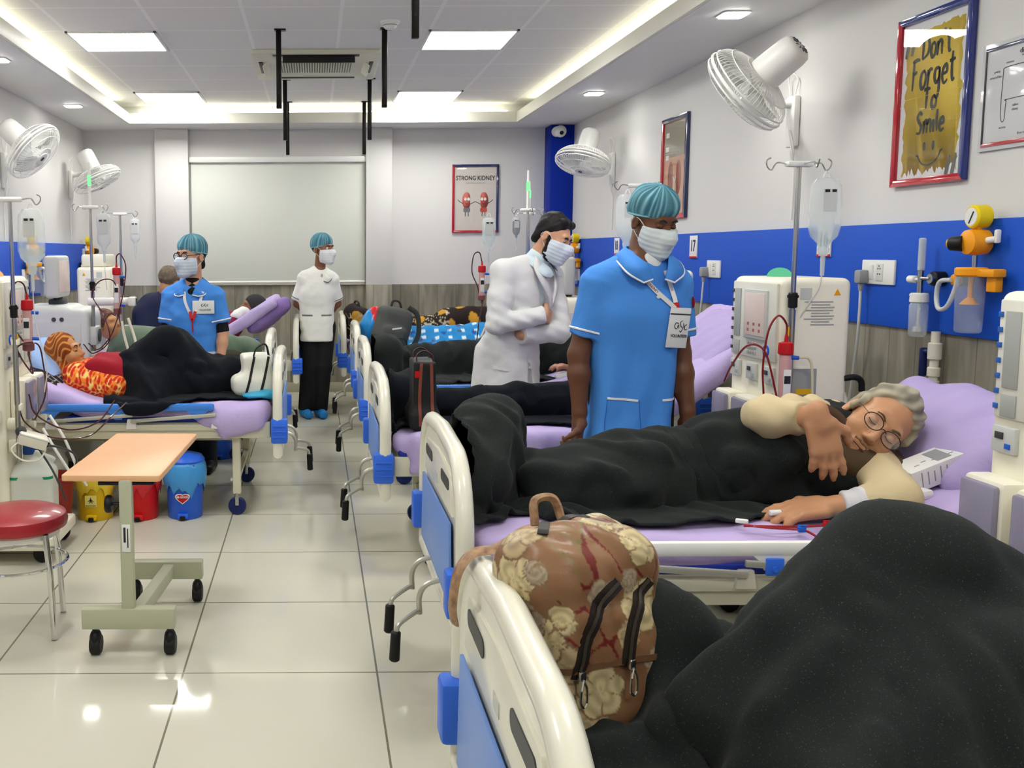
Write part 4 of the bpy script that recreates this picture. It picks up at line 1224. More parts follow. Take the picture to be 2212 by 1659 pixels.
# ---------------------------------------------------------------- dialysis machines
M_mach = mat('machine_ivory', (236, 231, 212), rough=.35)
M_mach2 = mat('machine_grey', (206, 208, 204), rough=.4)
M_key = mat('key_grey', (166, 168, 164), rough=.5)
M_lcd = mat('lcd', (202, 184, 176), rough=.15, emit=.12)
M_pdoor = mat('pump_door', (150, 144, 168), rough=.15, alpha=.82)
M_lampg = glow('status_green', (120, 226, 170), .5)
M_lampo = glow('status_orange', (255, 176, 116), .8)
M_led = glow('led_green', (110, 250, 130), 1.4)

def hook_head(mb, x, y, z, w, k):
    """one of the three wire hooks of the hub"""
    for s_ in (-1, 1)[k:k + 1]:
        mb.tube([(x + s_ * .05, y, z), (x + s_ * w * .7, y, z + .004), (x + s_ * w * .86, y, z - .022), (x + s_ * w, y, z - .01), (x + s_ * w * 1.02, y, z + .012), (x + s_ * w * .9, y, z + .022)], .003, 6)
    if k == 2: mb.tube([(x + .01, y, z), (x + .012, y - .07, z + .002), (x + .012, y - .085, z - .018), (x + .012, y - .1, z + .01)], .003, 6)

def drip_pole(t, x, y, z0, z1, led=False, hook=.13, rzm=0.0):
    p = MB().cyl((x, y, z0), (x, y, z0 + (z1 - z0) * .55), .0125, seg=14).cyl((x, y, z0 + (z1 - z0) * .5), (x, y, z1), .0095, seg=14).build('drip_pole', M_steel, t)
    zc = z0 + (z1 - z0) * .58
    MB().cyl((x, y, zc - .03), (x, y, zc + .03), .017, seg=14, bev=.004).cyl((x, y, zc + .01), (x, y, zc + .02), .021, seg=14).build('pole_clamp', M_black, p)
    MB().ell((x, y - .012, z0 + .14), (.024, .026, .026)).build('pole_knob', M_dgrey, p)
    MB().box((x, y - .0125, zc - .12), (.016, .003, .035), bev=.001).build('warning_tag', M_yellow, p)
    if led:
        MB().cyl((x, y, z1), (x, y, z1 + .14), .010, seg=12).cyl((x, y, z1 + .2), (x, y, z1 + .28), .009, .007, 12).build('light_mast', M_wplastic, p)
        MB().cyl((x, y, z1 + .135), (x, y, z1 + .2), .0115, seg=12).build('light_lens', M_led, p)
    M = Matrix.Translation((x, y, z1)) @ Matrix.Rotation(rzm, 4, 'Z')
    for k in range(3):
        h = MB(); hook_head(h, 0, 0, 0, hook, k)
        hh = MB(); hh.add(h.v, h.f, 0, M); hh.build('hook', M_steel, p)
    b = MB().box((0, 0, 0), (.11, .035, .022), bev=.01)
    bb = MB(); bb.add(b.v, b.f, 0, M); bb.build('hook_hub', M_wplastic, p)

def machine_a(label, loc, rz, sd=1, lamp=M_lampg, pole=(.25, -.115, .55, 1.77), keys=False):
    """ivory machine: front is local -y, sd is the side that carries the pole"""
    t = thing('dialysis_machine', label, 'dialysis machine', loc, rz, 'ivory dialysis machines')
    W, D0, D1 = .44, -.14, .13
    MB().box((0, (D0 + D1) / 2, .735), (W, D1 - D0, 1.21), bev=.028, seg=4).build('cabinet', M_mach, t)
    b = MB().box((0, -.08, .095), (W + .02, .52, .06), bev=.012).build('base', M_mach, t)
    for x in (-.18, .18):
        for y in (-.28, .13):
            MB().cyl((x - .016, y, .042), (x + .016, y, .042), .041, seg=18, bev=.006).box((x, y, .07), (.026, .036, .03), bev=.004).build('caster', M_black, b)
    F = D0
    MB().box((0, F - .004, 1.165), (W - .05, .014, .31), bev=.006).build('control_panel', mat('panel_light', (222, 220, 208), rough=.4), t)
    s = MB().box((.03 * sd, F - .014, 1.19), (.2, .01, .2), bev=.003).build('screen_bezel', M_lgrey, t)
    MB().box((.03 * sd, F - .0195, 1.19), (.175, .003, .172), bev=.001).build('screen', M_lcd, s)
    ic = MB()
    for ix in (-.05, 0, .05):
        for iz in (1.125, 1.15): ic.box((.03 * sd + ix, F - .0215, iz), (.014, .001, .012), bev=0)
    ic.build('screen_icons', mat('icon_red', (170, 96, 92), rough=.5), s)
    kp = MB()
    for i in range(4):
        for j in range(3): kp.box((.0 * sd + (i - 1.5) * .022, F - .0125, 1.07 - j * .019), (.015, .004, .012), bev=.001)
    kp.build('keypad', M_key, t)
    for k, (x, z, w, h) in enumerate(((-.14 * sd, 1.19, .055, .2), (-.14 * sd, 1.045, .055, .06))):
        MB().box((x, F - .0125, z), (w, .004, h), bev=.002).build('gauge_strip', M_key, t)
    for k in range(7): MB().box((-.186 * sd, F - .0125, 1.28 - k * .04), (.016, .004, .014), bev=.001).build('button', mat('button_blue', (44, 96, 176), rough=.4) if keys else M_dgrey, t)
    MB().cyl((.13 * sd, F - .01, 1.05), (.13 * sd, F - .016, 1.05), .024, seg=20).build('dial', M_bluep, t)
    MB().cyl((.13 * sd, F - .016, 1.05), (.13 * sd, F - .018, 1.05), .014, seg=20).build('dial_centre', M_wplastic, t)
    for x in (-.15, .0, .15):
        o = MB().box((x, F - .006, .955), (.085, .014, .07), bev=.004).build('module', M_lgrey, t)
        MB().box((x - .012, F - .0145, .965), (.03, .003, .018), bev=.001).build('module_display', M_dgrey, o)
        MB().box((x + .02, F - .0145, .94), (.02, .003, .014), bev=.001).build('module_button', M_bluep if keys else M_key, o)
    # pumps with smoky swing doors
    for x, zc in ((-.13 * sd, .76), (.06 * sd, .76)):
        o = MB().box((x, F - .035, zc), (.15, .07, .2), bev=.012).build('pump_housing', M_mach, t)
        MB().box((x, F - .078, zc), (.13, .022, .18), bev=.01).build('pump_door', M_pdoor, o)
        MB().cyl((x, F - .07, zc), (x, F - .076, zc), .05, seg=24).build('pump_rotor', M_lgrey, o)
        MB().cyl((x + .05, F - .03, zc - .13), (x + .05, F - .08, zc - .13), .018, seg=14, bev=.003).build('line_clamp', M_cream, o)
    MB().cyl((.17 * sd, F, .66), (.17 * sd, F - .05, .66), .03, seg=18, bev=.004).build('detector', M_cream, t)
    MB().box((.17 * sd, F - .03, .56), (.07, .05, .06), bev=.01).build('detector_block', M_cream, t)
    MB().ell((-.06 * sd, -.02, 1.335), (.055, .05, .042)).build('status_lamp', lamp, t)
    # side panel
    sx = sd * W / 2
    MB().box((sx, -.045, .80), (.006, .1, .38), bev=.002).build('side_door', M_grey, t)
    MB().box((sx + sd * .004, -.045, .90), (.003, .06, .022), bev=0).build('warning_label', M_yellow, t)
    pl = MB()
    for k in range(9): pl.box((sx + sd * .001, .0 + .008 * ((k * 7) % 3), 1.25 - k * .011), (.003, .11 - .02 * ((k * 5) % 3), .004), bev=0)
    pl.build('side_print', M_key, t)
    MB().prism([(-.013, -.01), (.013, -.01), (0, .014)], -.002, .002, Matrix.Translation((sx, .07, 1.285)) @ RZ90).build('warning_triangle', M_orange, t)
    MB().box((sx, -.05, 1.28), (.002, .045, .045), bev=0).build('rating_plate', M_lgrey, t)
    MB().box((sx + sd * .02, -.1, .70), (.05, .06, .07), bev=.01).build('dialyser_bracket', M_mach, t)
    if pole:
        drip_pole(t, sd * pole[0], pole[1], pole[2], pole[3], rzm=PI / 2 + .15)
        MB().box((sd * .235, pole[1], 1.05), (.05, .035, .03), bev=.006).box((sd * .235, pole[1], .75), (.05, .035, .03), bev=.006).build('pole_bracket', M_mach, t)
    return t

def dialyser(label, loc, h=.27, rot=None, cap=M_red, fill=(206, 160, 158)):
    t = thing('dialyser', label, 'dialyser', loc, 0, 'dialyser cartridges', rot)
    MB().cyl((0, 0, .02), (0, 0, h - .02), .021, seg=20).build('fibre_tube', mat('fibre_%d' % fill[1], fill, rough=.25), t)
    MB().lathe([(.012, h - .0), (.026, h - .004), (.028, h - .02), (.028, h - .045), (.022, h - .05)], 20).cyl((0, 0, h), (0, 0, h + .028), .008, .005).build('top_cap', cap, t)
    MB().lathe([(.022, .04), (.027, .035), (.027, .006), (.012, 0)], 20).cyl((0, 0, -.02), (0, 0, 0), .006).build('end_cap', mat('cap_smoke', (120, 70, 74), rough=.3), t)
    MB().box((0, -.0215, h * .45), (.028, .003, h * .4), bev=.001).build('cartridge_label', M_paper, t)
    MB().box((0, -.0235, h * .52), (.024, .001, .03), bev=0).build('label_print', M_ink, t)
    MB().cyl((.02, 0, h - .06), (.05, 0, h - .062), .008).cyl((.02, 0, .06), (.05, 0, .058), .008).build('port', M_bluep, t)
    return t

def tubing(name, label, cat, paths, m, r=.0035, group=None):
    o = MB()
    for p in paths: o.tube(p, r, 8)
    x = o.build(name, m)
    return tag(x, label, cat, group)

ma = machine_a('ivory dialysis machine with green lamp between the man in glasses and the attendant in blue', (1.943, 3.93, 0), -PI / 2, 1)
ma['label'] = 'ivory dialysis machine with green lamp beside the patient in glasses'
mb_ = machine_a('ivory dialysis machine cut by the right edge, blue buttons and smoky pump door', (1.943, 2.32, 0), -PI / 2, 1, pole=None, keys=True)
mc = machine_a('ivory dialysis machine hidden behind the attendant in blue, drip pole showing above', (1.95, 5.5, 0), -PI / 2, 1, pole=(.2, -.19, .5, 1.80))
ml = machine_a('ivory dialysis machine with orange lamp at the left edge', (-1.57, 4.60, 0), PI / 2, -1, lamp=M_lampo, pole=(.25, -.21, .5, 1.69))
mr = machine_a('ivory dialysis machine with green lamp behind the grey one on the left', (-1.73, 7.76, 0), PI / 2, -1, pole=(.25, -.23, .5, 1.75))
MB().box((0, 0, 1.39), (.36, .2, .1), bev=.02).build('top_tray', M_mach, mr)

tubing('hose_end', 'dark curved hose end behind the machine beside the patient in glasses', 'hose', [[(2.06, 3.72, .95), (2.10, 3.715, .955), (2.125, 3.715, .94), (2.13, 3.715, .90)]], M_black, .012)

def machine_b(label, loc, rz, sd, mon=(0, .02, 1.3), col=M_mach2, polex=None):
    """grey machine: tapered body, monitor on a swivel, tall pole with a signal light, long holder arm"""
    t = thing('dialysis_machine', label, 'dialysis machine', loc, rz, 'grey dialysis machines with a signal mast')
    s = SDF().box((0, 0, .6), (.19, .22, .5), rd=.03, k=0).box((0, .06, 1.02), (.18, .16, .1), rd=.03, k=.02).cut((0, -.16, 1.12), (0, -.75, .8), k=.02)
    s.build('cabinet', col, t, res=.014)
    b = MB().box((0, 0, .085), (.38, .5, .05), bev=.012).build('base', M_dgrey, t)
    for x in (-.15, .15):
        for y in (-.19, .19): MB().cyl((x - .015, y, .042), (x + .015, y, .042), .041, seg=16, bev=.006).build('caster', M_black, b)
    MB().box((mon[0], mon[1], 1.135), (.12, .1, .04), bev=.012).cyl((mon[0], mon[1], 1.12), (mon[0], mon[1], 1.2), .03, seg=14).build('monitor_stand', M_dgrey, t)
    mo = MB().box(mon, (.30, .09, .27), bev=.02, seg=3).build('monitor', M_lgrey, t)
    MB().box((mon[0], mon[1] - .047, mon[2]), (.25, .004, .2), bev=.001).build('screen', M_lcd, mo)
    MB().box((sd * .192, 0, .86), (.006, .34, .3), bev=.003).build('side_cover', M_lgrey, t)
    pr = MB()
    for k in range(6): pr.box((sd * .196, .03, .9 - k * .018), (.002, .12 - .02 * (k % 3), .004), bev=0)
    pr.build('side_print', M_key, t)
    ho = MB().cyl((sd * .192, -.05, 1.03), (sd * .197, -.05, 1.03), .014, seg=14).cyl((sd * .192, 0, 1.03), (sd * .197, 0, 1.03), .014, seg=14).build('hose_ports', M_dgrey, t)
    px = polex if polex is not None else sd * .12
    drip_pole(t, px, -.235, .55, 1.74, led=True, rzm=PI / 2, hook=.11)
    MB().box((px, -.225, .8), (.05, .05, .04), bev=.008).box((px, -.225, .6), (.05, .05, .04), bev=.008).build('pole_bracket', col, t)
    ar = MB().cyl((px, -.2, 1.14), (px, -.47, 1.14), .026, seg=18, bev=.008).box((px, -.49, 1.14), (.07, .05, .06), bev=.012).build('holder_arm', M_wplastic, t)
    MB().box((px - .012, -.517, 1.14), (.008, .003, .04), bev=0).build('clamp_slot', M_dgrey, ar)
    MB().box((px + .012, -.517, 1.14), (.008, .003, .04), bev=0).build('clamp_slot', M_dgrey, ar)
    for z in (.92, .75): 
        o = MB().box((-.08, -.235, z), (.14, .05, .12), bev=.012).build('pump_housing', M_lgrey, t)
        MB().cyl((-.08, -.262, z), (-.08, -.268, z), .042, seg=20).build('pump_rotor', M_dgrey, o)
    return t
machine_b('grey dialysis machine with monitor behind the patient in an orange headscarf', (-1.66, 6.31, 0), PI / 2, -1)
machine_b('white dialysis machine with signal mast behind the doctor', (1.76, 7.06, 0), -PI / 2, 1, col=M_mach, mon=(.02, .06, 1.27))

# a freestanding drip stand behind the doctor
t = thing('drip_stand', 'tall drip stand with green signal light in front of the blue corner column', 'drip stand', (1.86, 8.4, 0))
drip_pole(t, 0, 0, .06, 1.77, led=True, hook=.13)
for k in range(5):
    a = 2 * PI * k / 5
    MB().tube([(0, 0, .1), (.07 * math.cos(a), .07 * math.sin(a), .08), (.115 * math.cos(a), .115 * math.sin(a), .045)], .012, 8).cyl((.115 * math.cos(a), .115 * math.sin(a) - .01, .022), (.115 * math.cos(a), .115 * math.sin(a) + .01, .022), .022, seg=12).build('foot', M_steel, t)

# drip bags
def drip_bag(label, top, kind='bottle', tube=None, s=1.0, rz=0, dark=False):
    t = thing('drip_bag', label, 'drip bag', top, rz, 'hanging drip bags')
    FL = Matrix.Diagonal((1, .5, 1, 1))
    milky = kind == 'milky'
    m = mat('bag_milky', (226, 228, 228), rough=.3, alpha=.75) if milky else M_bag
    if kind == 'pouch': prof = [(.004, -.02), (.03, -.022), (.042, -.035), (.044, -.08), (.043, -.16), (.036, -.19), (.016, -.215), (.012, -.24), (.001, -.24)]
    elif milky: prof = [(.004, -.012), (.028, -.016), (.042, -.032), (.042, -.07), (.037, -.11), (.041, -.16), (.036, -.185), (.016, -.205), (.012, -.228), (.001, -.228)]
    else: prof = [(.006, -.012), (.04, -.018), (.058, -.045), (.062, -.1), (.062, -.2), (.052, -.235), (.026, -.262), (.02, -.275), (.023, -.285), (.017, -.31), (.001, -.31)]
    prof = [(r * s, z * s) for r, z in prof]
    MB().lathe(prof, 28, FL, cap=False).build('bag_film', m, t)
    MB().tube([(-.012 * s, 0, -.014 * s), (-.008, 0, .0), (0, 0, .008), (.008, 0, 0), (.012 * s, 0, -.014 * s)], .0025, 6).build('hanger', M_wplastic, t)
    zmax = (-.19 if kind == 'bottle' else -.06) * s
    fl = [(r * .93, z) for r, z in prof if z < zmax]
    r0 = fl[0][0]
    MB().lathe([(.001, zmax), (r0, zmax)] + fl, 28, FL, cap=False).build('fluid', M_fluid if not dark else mat('dark_fluid', (66, 66, 68), rough=.2, alpha=.85), t)
    zl = (-.1 if kind == 'bottle' else -.09) * s; yf = -(prof[3][0] * .5 + .002)
    MB().box((0, yf, zl), (.05 * s, .0015, .085 * s), bev=0).build('print_area', mat('bag_print', (214, 216, 214), rough=.4, alpha=.7), t)
    MB().box((-.012 * s, yf - .0015, zl + .035 * s), (.018 * s, .001, .01 * s), bev=0).box((.014 * s, yf - .0015, zl + .035 * s), (.016 * s, .001, .01 * s), bev=0).build('print_block', M_ink, t)
    ze = prof[-1][1]
    MB().cyl((0, 0, ze), (0, 0, ze - .02), .009, seg=12).cyl((0, 0, ze - .02), (0, 0, ze - .075), .0085, .0075, 12).build('drip_chamber', mat('chamber', (214, 220, 226), rough=.2, alpha=.7), t)
    if tube: MB().tube([(0, 0, ze - .07)] + tube, .0027, 6).build('line', M_tube, t)
    return t
drip_bag('large clear drip bag hanging right of the pole beside sign 16', (1.945, 3.70, 1.735), 'bottle', [(-.01, 0, -.43), (-.05, 0, -.5), (-.09, .02, -.6), (-.13, .0, -.75)])
drip_bag('clear drip bag left of the head of the attendant in blue', (1.70, 5.28, 1.77), 'bottle', [(0, 0, -.45), (.05, 0, -.6)])
drip_bag('clear drip bag at the left edge in front of the near suction unit', (-1.275, 4.37, 1.665), 'bottle', [(.0, 0, -.42), (.01, 0, -.55), (.05, 0, -.72), (.03, .02, -.85)])
drip_bag('milky drip bag on the pole with the signal light, left of the blue cap', (-1.345, 6.2, 1.715), 'milky', [(0, 0, -.35), (.01, 0, -.5)], 1.1)
drip_bag('oval milky drip bag on the shorter pole on the left', (-1.39, 7.53, 1.725), 'milky', [(0, 0, -.33)], .95)
drip_bag('clear drip bag hanging in front of the STRONG KIDNEY poster', (1.245, 6.92, 1.71), 'pouch', [(0, 0, -.36), (-.02, 0, -.5)], 1.1)
drip_bag('small drip bag with dark print hanging left of the tall stand', (1.745, 8.38, 1.755), 'pouch', [(0, 0, -.3), (-.04, 0, -.42)], .8, dark=True)

# dialysers and blood lines
dialyser('dialyser with red cap on the machine beside the patient in glasses', (1.80, 3.66, .80), .30)
dialyser('dialyser with red cap on the arm of the grey machine on the left', (-1.255, 6.13, 1.06), .30)
dialyser('pinkish dialyser on the machine at the left edge', (-1.32, 4.42, 1.0), .24)
dialyser('dialyser on the holder arm left of the doctor', (1.19, 6.86, 1.10), .25)
tubing('blood_line', 'blood tubing looping over the dialyser beside the patient in glasses', 'tubing',
       [[(1.80, 3.66, 1.12), (1.795, 3.655, 1.17), (1.76, 3.65, 1.2), (1.725, 3.65, 1.14), (1.715, 3.66, 1.0), (1.72, 3.66, .85), (1.68, 3.7, .74)],
        [(1.80, 3.66, .78), (1.77, 3.66, .9), (1.73, 3.68, 1.06), (1.68, 3.72, 1.08), (1.64, 3.76, 1.0), (1.63, 3.8, .93)],
        [(1.755, 3.66, .9), (1.75, 3.66, .78), (1.72, 3.66, .68)]], M_blood, .004, 'blood tubing')
tubing('dialysate_hose', 'clear hose with blue connector on the near side of the same dialyser', 'tubing', [[(1.85, 3.655, 1.04), (1.885, 3.65, 1.035), (1.90, 3.65, .98), (1.905, 3.65, .85), (1.91, 3.65, .7)], [(1.86, 3.65, .86), (1.89, 3.65, .84), (1.895, 3.65, .7)]], mat('hose_clear', (222, 214, 180), rough=.25, alpha=.85), .005)
tubing('blood_line', 'dark blood tubing looping around the dialyser of the grey machine', 'tubing',
       [[(-1.255, 6.13, 1.38), (-1.25, 6.12, 1.43), (-1.22, 6.1, 1.44), (-1.19, 6.1, 1.36), (-1.21, 6.1, 1.2), (-1.24, 6.1, 1.05), (-1.2, 6.1, .9), (-1.16, 6.08, .78), (-1.26, 6.06, .72), (-1.34, 6.05, .8)],
        [(-1.255, 6.13, 1.04), (-1.3, 6.1, .92), (-1.38, 6.1, .84), (-1.44, 6.1, .88)],
        [(-1.24, 6.12, 1.2), (-1.28, 6.1, 1.28), (-1.36, 6.08, 1.27), (-1.4, 6.08, 1.18), (-1.33, 6.08, 1.05), (-1.3, 6.07, .9), (-1.4, 6.06, .82), (-1.46, 6.05, .88)]], M_dblood, .004, 'blood tubing')
tubing('blood_line', 'dark blood tubing of the machine at the left edge', 'tubing',
       [[(-1.32, 4.42, 1.26), (-1.33, 4.41, 1.31), (-1.36, 4.40, 1.32), (-1.385, 4.39, 1.26), (-1.37, 4.38, 1.12), (-1.33, 4.38, 1.05)],
        [(-1.32, 4.42, .98), (-1.3, 4.4, .9), (-1.36, 4.38, 1.02), (-1.27, 4.38, 1.04), (-1.25, 4.4, .95), (-1.25, 4.42, .8), (-1.31, 4.45, .68)],
        [(-1.37, 4.4, .74), (-1.34, 4.42, .66), (-1.24, 4.5, .58), (-1.12, 4.7, .55), (-1.04, 4.85, .62), (-1.0, 5.05, .66)],
        [(-1.33, 4.43, .8), (-1.3, 4.44, .7), (-1.2, 4.6, .6), (-1.1, 4.8, .6), (-1.05, 5.0, .68)]], M_dblood, .0038, 'blood tubing')
tubing('blood_line', 'thin dark tubing loop left of the doctor', 'tubing', [[(1.19, 6.86, 1.37), (1.17, 6.86, 1.44), (1.13, 6.86, 1.42), (1.12, 6.86, 1.3), (1.16, 6.86, 1.2), (1.18, 6.86, 1.1)], [(1.2, 6.86, 1.1), (1.17, 6.84, .95), (1.15, 6.84, .75)]], M_dblood, .004, 'blood tubing')
tubing('drain_hose', 'pair of pale ribbed hoses hanging left of the doctor', 'tubing', [[(1.26, 6.85, 1.12), (1.24, 6.84, .98), (1.17, 6.83, .8), (1.13, 6.83, .66)], [(1.28, 6.85, 1.06), (1.26, 6.83, .9), (1.22, 6.83, .76), (1.2, 6.83, .64)]], mat('hose_pale', (216, 210, 190), rough=.4), .008, 'pale hoses')
tubing('drain_hose', 'pair of pale hoses beside the patient in an orange headscarf', 'tubing', [[(-1.22, 6.08, 1.02), (-1.2, 6.06, .92), (-1.15, 6.0, .78), (-1.13, 5.95, .7)], [(-1.18, 6.08, 1.04), (-1.13, 6.04, .9), (-1.11, 5.97, .78), (-1.12, 5.93, .7)]], mat('hose_pale', (0, 0, 0)), .009, 'pale hoses')
tubing('blood_line', 'two red lines with clamps coming from the machine at the right edge', 'tubing', [[(1.66, 2.36, .70), (1.66, 2.34, .60), (1.70, 2.26, .575), (1.85, 2.1, .58), (1.95, 2.05, .58)], [(1.62, 2.46, .70), (1.60, 2.47, .64), (1.57, 2.5, .58)], [(1.68, 2.3, .52), (1.8, 2.15, .54), (1.95, 2.02, .55)]], M_blood, .004, 'blood tubing')

# box with cables hooked on the left machine, and hoses to the can
t = thing('transformer_box', 'cream box with cables hooked on the machine at the left edge', 'box', (-1.30, 4.36, .60))
t.rotation_euler = (.1, .35, .4)
MB().box((0, 0, 0), (.13, .1, .055), bev=.008).build('case', M_cream, t)
MB().box((0, 0, .02), (.134, .104, .006), bev=.002).build('lid_seam', M_lgrey, t)
MB().tube([(-.06, -.03, -.02), (-.08, -.05, -.06), (-.02, -.06, -.09), (.05, -.05, -.07), (.07, -.02, -.02)], .004, 6).build('cable', M_cream, t)
tubing('concentrate_hose', 'dark hose from the blue cap of the jerry can to the machine', 'tubing', [[(-1.365, 4.5, .55), (-1.31, 4.45, .56), (-1.2, 4.5, .53), (-1.16, 4.6, .46), (-1.2, 4.62, .34)], [(-1.32, 4.47, .56), (-1.22, 4.4, .44), (-1.17, 4.42, .3)]], M_dgrey, .005)
tubing('drain_hose', 'white hoses sagging between jerry can and bucket', 'tubing', [[(-1.30, 4.66, .66), (-1.22, 4.62, .55), (-1.16, 4.64, .38), (-1.14, 4.7, .3)], [(-1.33, 4.64, .6), (-1.26, 4.6, .5), (-1.17, 4.6, .35)]], M_wplastic, .007, 'pale hoses')

# shelf trolley at the back right with a spray can
t = thing('side_cabinet', 'grey bedside cabinet with white top between doctor and attendant', 'cabinet', (2.21, 8.405, 0))
MB().box((0, 0, .5), (.36, .27, .96), bev=.01).build('body', M_grey, t)
MB().box((0, 0, 1.0), (.38, .29, .03), bev=.006).build('top', M_wplastic, t)
dr = MB().box((0, -.138, .84), (.32, .012, .2), bev=.004).build('drawer', M_lgrey, t)
MB().box((0, -.151, .84), (.12, .014, .02), bev=.004).build('handle', M_steel, dr)
do = MB().box((0, -.138, .42), (.32, .012, .56), bev=.004).build('door', M_lgrey, t)
MB().box((-.13, -.151, .45), (.02, .014, .12), bev=.004).build('handle', M_steel, do)
t = thing('spray_bottle', 'white spray bottle standing on the grey cabinet', 'bottle', (2.21, 8.38, 1.016))
MB().lathe([(.04, 0), (.048, .008), (.048, .14), (.035, .19), (.016, .22), (.016, .25)], 20).build('body', mat('bottle_white', (220, 222, 222), rough=.3, alpha=.95), t)
MB().box((0, 0, .27), (.03, .03, .04), bev=.006).box((-.03, 0, .285), (.06, .022, .022), bev=.005).cyl((0, 0, .28), (.01, 0, .36), .006).build('nozzle', M_wplastic, t)
# ---------------------------------------------------------------- people
def adopt(p):
    inv = p.matrix_basis.inverted()
    for c in p.children: c.matrix_parent_inverse = inv

def basis(loc, f, u, s=1.0):
    """local -y looks along f, local z is up"""
    y = -Vector(f).normalized(); z = Vector(u); z = (z - y * z.dot(y)).normalized(); x = y.cross(z)
    M = Matrix((x, y, z)).transposed().to_4x4() @ Matrix.Scale(s, 4)
    return Matrix.Translation(loc) @ M

def head(S, M, neck, nr=.056, ears=True):
    s = M.to_scale().x; R = M.to_3x3().normalized()
    P = lambda x, y, z: tuple(M @ Vector((x, y, z)))
    E = lambda c, r, k=.02, op='u': S.ell(P(*c), tuple(q * s for q in r), R, k * s, op)
    S.cap(P(0, .022, -.05), neck, nr, nr * 1.08, k=.03)
    E((0, .018, .042), (.076, .094, .084))
    E((0, -.03, -.025), (.063, .068, .092), .03)
    E((0, -.04, -.085), (.046, .045, .033), .03)
    for x in (-.04, .04): E((x, -.064, -.026), (.025, .025, .022), .025)
    S.cap(P(-.034, -.083, .032), P(.034, -.083, .032), .013 * s, k=.016 * s)
    for x in (-.032, .032): E((x, -.104, .01), (.018, .016, .012), .014, 's')
    S.cap(P(0, -.092, .012), P(0, -.113, -.024), .0085 * s, .0125 * s, k=.012 * s)
    for x in (-.0115, .0115): E((x, -.102, -.031), (.009, .011, .008), .006)
    S.cap(P(-.017, -.093, -.057), P(.017, -.093, -.057), .0075 * s, k=.007 * s)
    S.cap(P(-.015, -.092, -.071), P(.015, -.092, -.071), .0085 * s, k=.007 * s)
    S.cap(P(-.024, -.099, -.064), P(.024, -.099, -.064), .0028 * s, k=.004 * s, op='s')
    E((0, -.078, -.1), (.022, .02, .02), .02)
    if ears:
        for x in (-1, 1):
            E((x * .079, .012, -.01), (.010, .02, .032), .008)
            E((x * .088, .006, -.008), (.006, .009, .016), .006, 's')

def hand(S, wpos, d, n, side, curl=.4, s=1.0, thumb=1.0, spread=.0):
    w_ = Vector(wpos); d = Vector(d).normalized(); n = Vector(n); n = (n - d * n.dot(d)).normalized()
    sd = Vector(side); sd = (sd - d * sd.dot(d) - n * sd.dot(n)).normalized()
    R = Matrix((sd, n, d)).transposed()
    S.cap(w_ - d * .02 * s, w_ + d * .02 * s, .026 * s, .027 * s, k=.02)
    S.box(tuple(w_ + d * .055 * s), (.041 * s, .0155 * s, .048 * s), R, rd=.014 * s, k=.016)
    for i, (L, off) in enumerate(((.072, 0), (.08, .005), (.074, .001), (.058, -.01))):
        b = w_ + d * (.098 + off) * s + sd * (.0305 - .0205 * i) * s
        a = 0; pts = [b - d * .02 * s]; cur = b; pts.append(b)
        c_ = curl * (1 + .12 * i)
        for q, fr in enumerate((.46, .3, .24)):
            a += c_ * (1.0, 1.25, .8)[q]
            v = d * math.cos(a) + n * math.sin(a) + sd * spread * (1.5 - i)
            cur = cur + v.normalized() * L * fr * s; pts.append(cur)
        S.chain([tuple(p) for p in pts], [.0098 * s, .0098 * s, .0092 * s, .0086 * s, .0074 * s], k=.005)
    b = w_ + d * .03 * s + sd * .034 * s
    v1 = (sd * .75 + d * .6 + n * .35 * thumb).normalized(); v2 = (sd * .25 + d * .85 + n * .5 * thumb).normalized()
    m_ = b + v1 * .036 * s; e = m_ + v2 * .032 * s; e2 = e + (v2 + n * .2).normalized() * .024 * s
    S.chain([tuple(b - v1 * .02 * s), tuple(m_), tuple(e), tuple(e2)], [.016 * s, .0125 * s, .0105 * s, .0085 * s], k=.012)

def arm(S, sh, el, wr, r=(.05, .041, .028), k=.03):
    S.chain([sh, tuple(Vector(sh).lerp(Vector(el), .5)), el], [r[0], r[0] * .93, r[1]], k)
    S.chain([el, tuple(Vector(el).lerp(Vector(wr), .35)), wr], [r[1], r[1] * 1.02, r[2]], .02)

def legs(S, hips, knees, ankles, r=(.085, .055, .038)):
    for h_, k_, a_ in zip(hips, knees, ankles):
        S.chain([h_, k_], [r[0], r[1]], .04)
        S.chain([k_, tuple(Vector(k_).lerp(Vector(a_), .35) + Vector((0, .012, 0))), a_], [r[1], r[1] * 1.05, r[2]], .02)

def torso(S, pel, chest, neck, w, sh_r=.05, sh=None, sc=1.0):
    """w: unit vector across the shoulders"""
    p, c, n_ = Vector(pel), Vector(chest), Vector(neck)
    up = (n_ - p).normalized(); w = Vector(w).normalized(); y = up.cross(w)
    R = Matrix((w, y, up)).transposed()
    S.ell(pel, (.155 * sc, .105 * sc, .13 * sc), R, .05)
    S.ell(tuple(p.lerp(c, .5)), (.135 * sc, .095 * sc, .17 * sc), R, .06)
    S.ell(chest, (.165 * sc, .11 * sc, .19 * sc), R, .06)
    if sh:
        for q in sh: S.chain([tuple(c.lerp(n_, .7)), q], [.06 * sc, sh_r], .05)

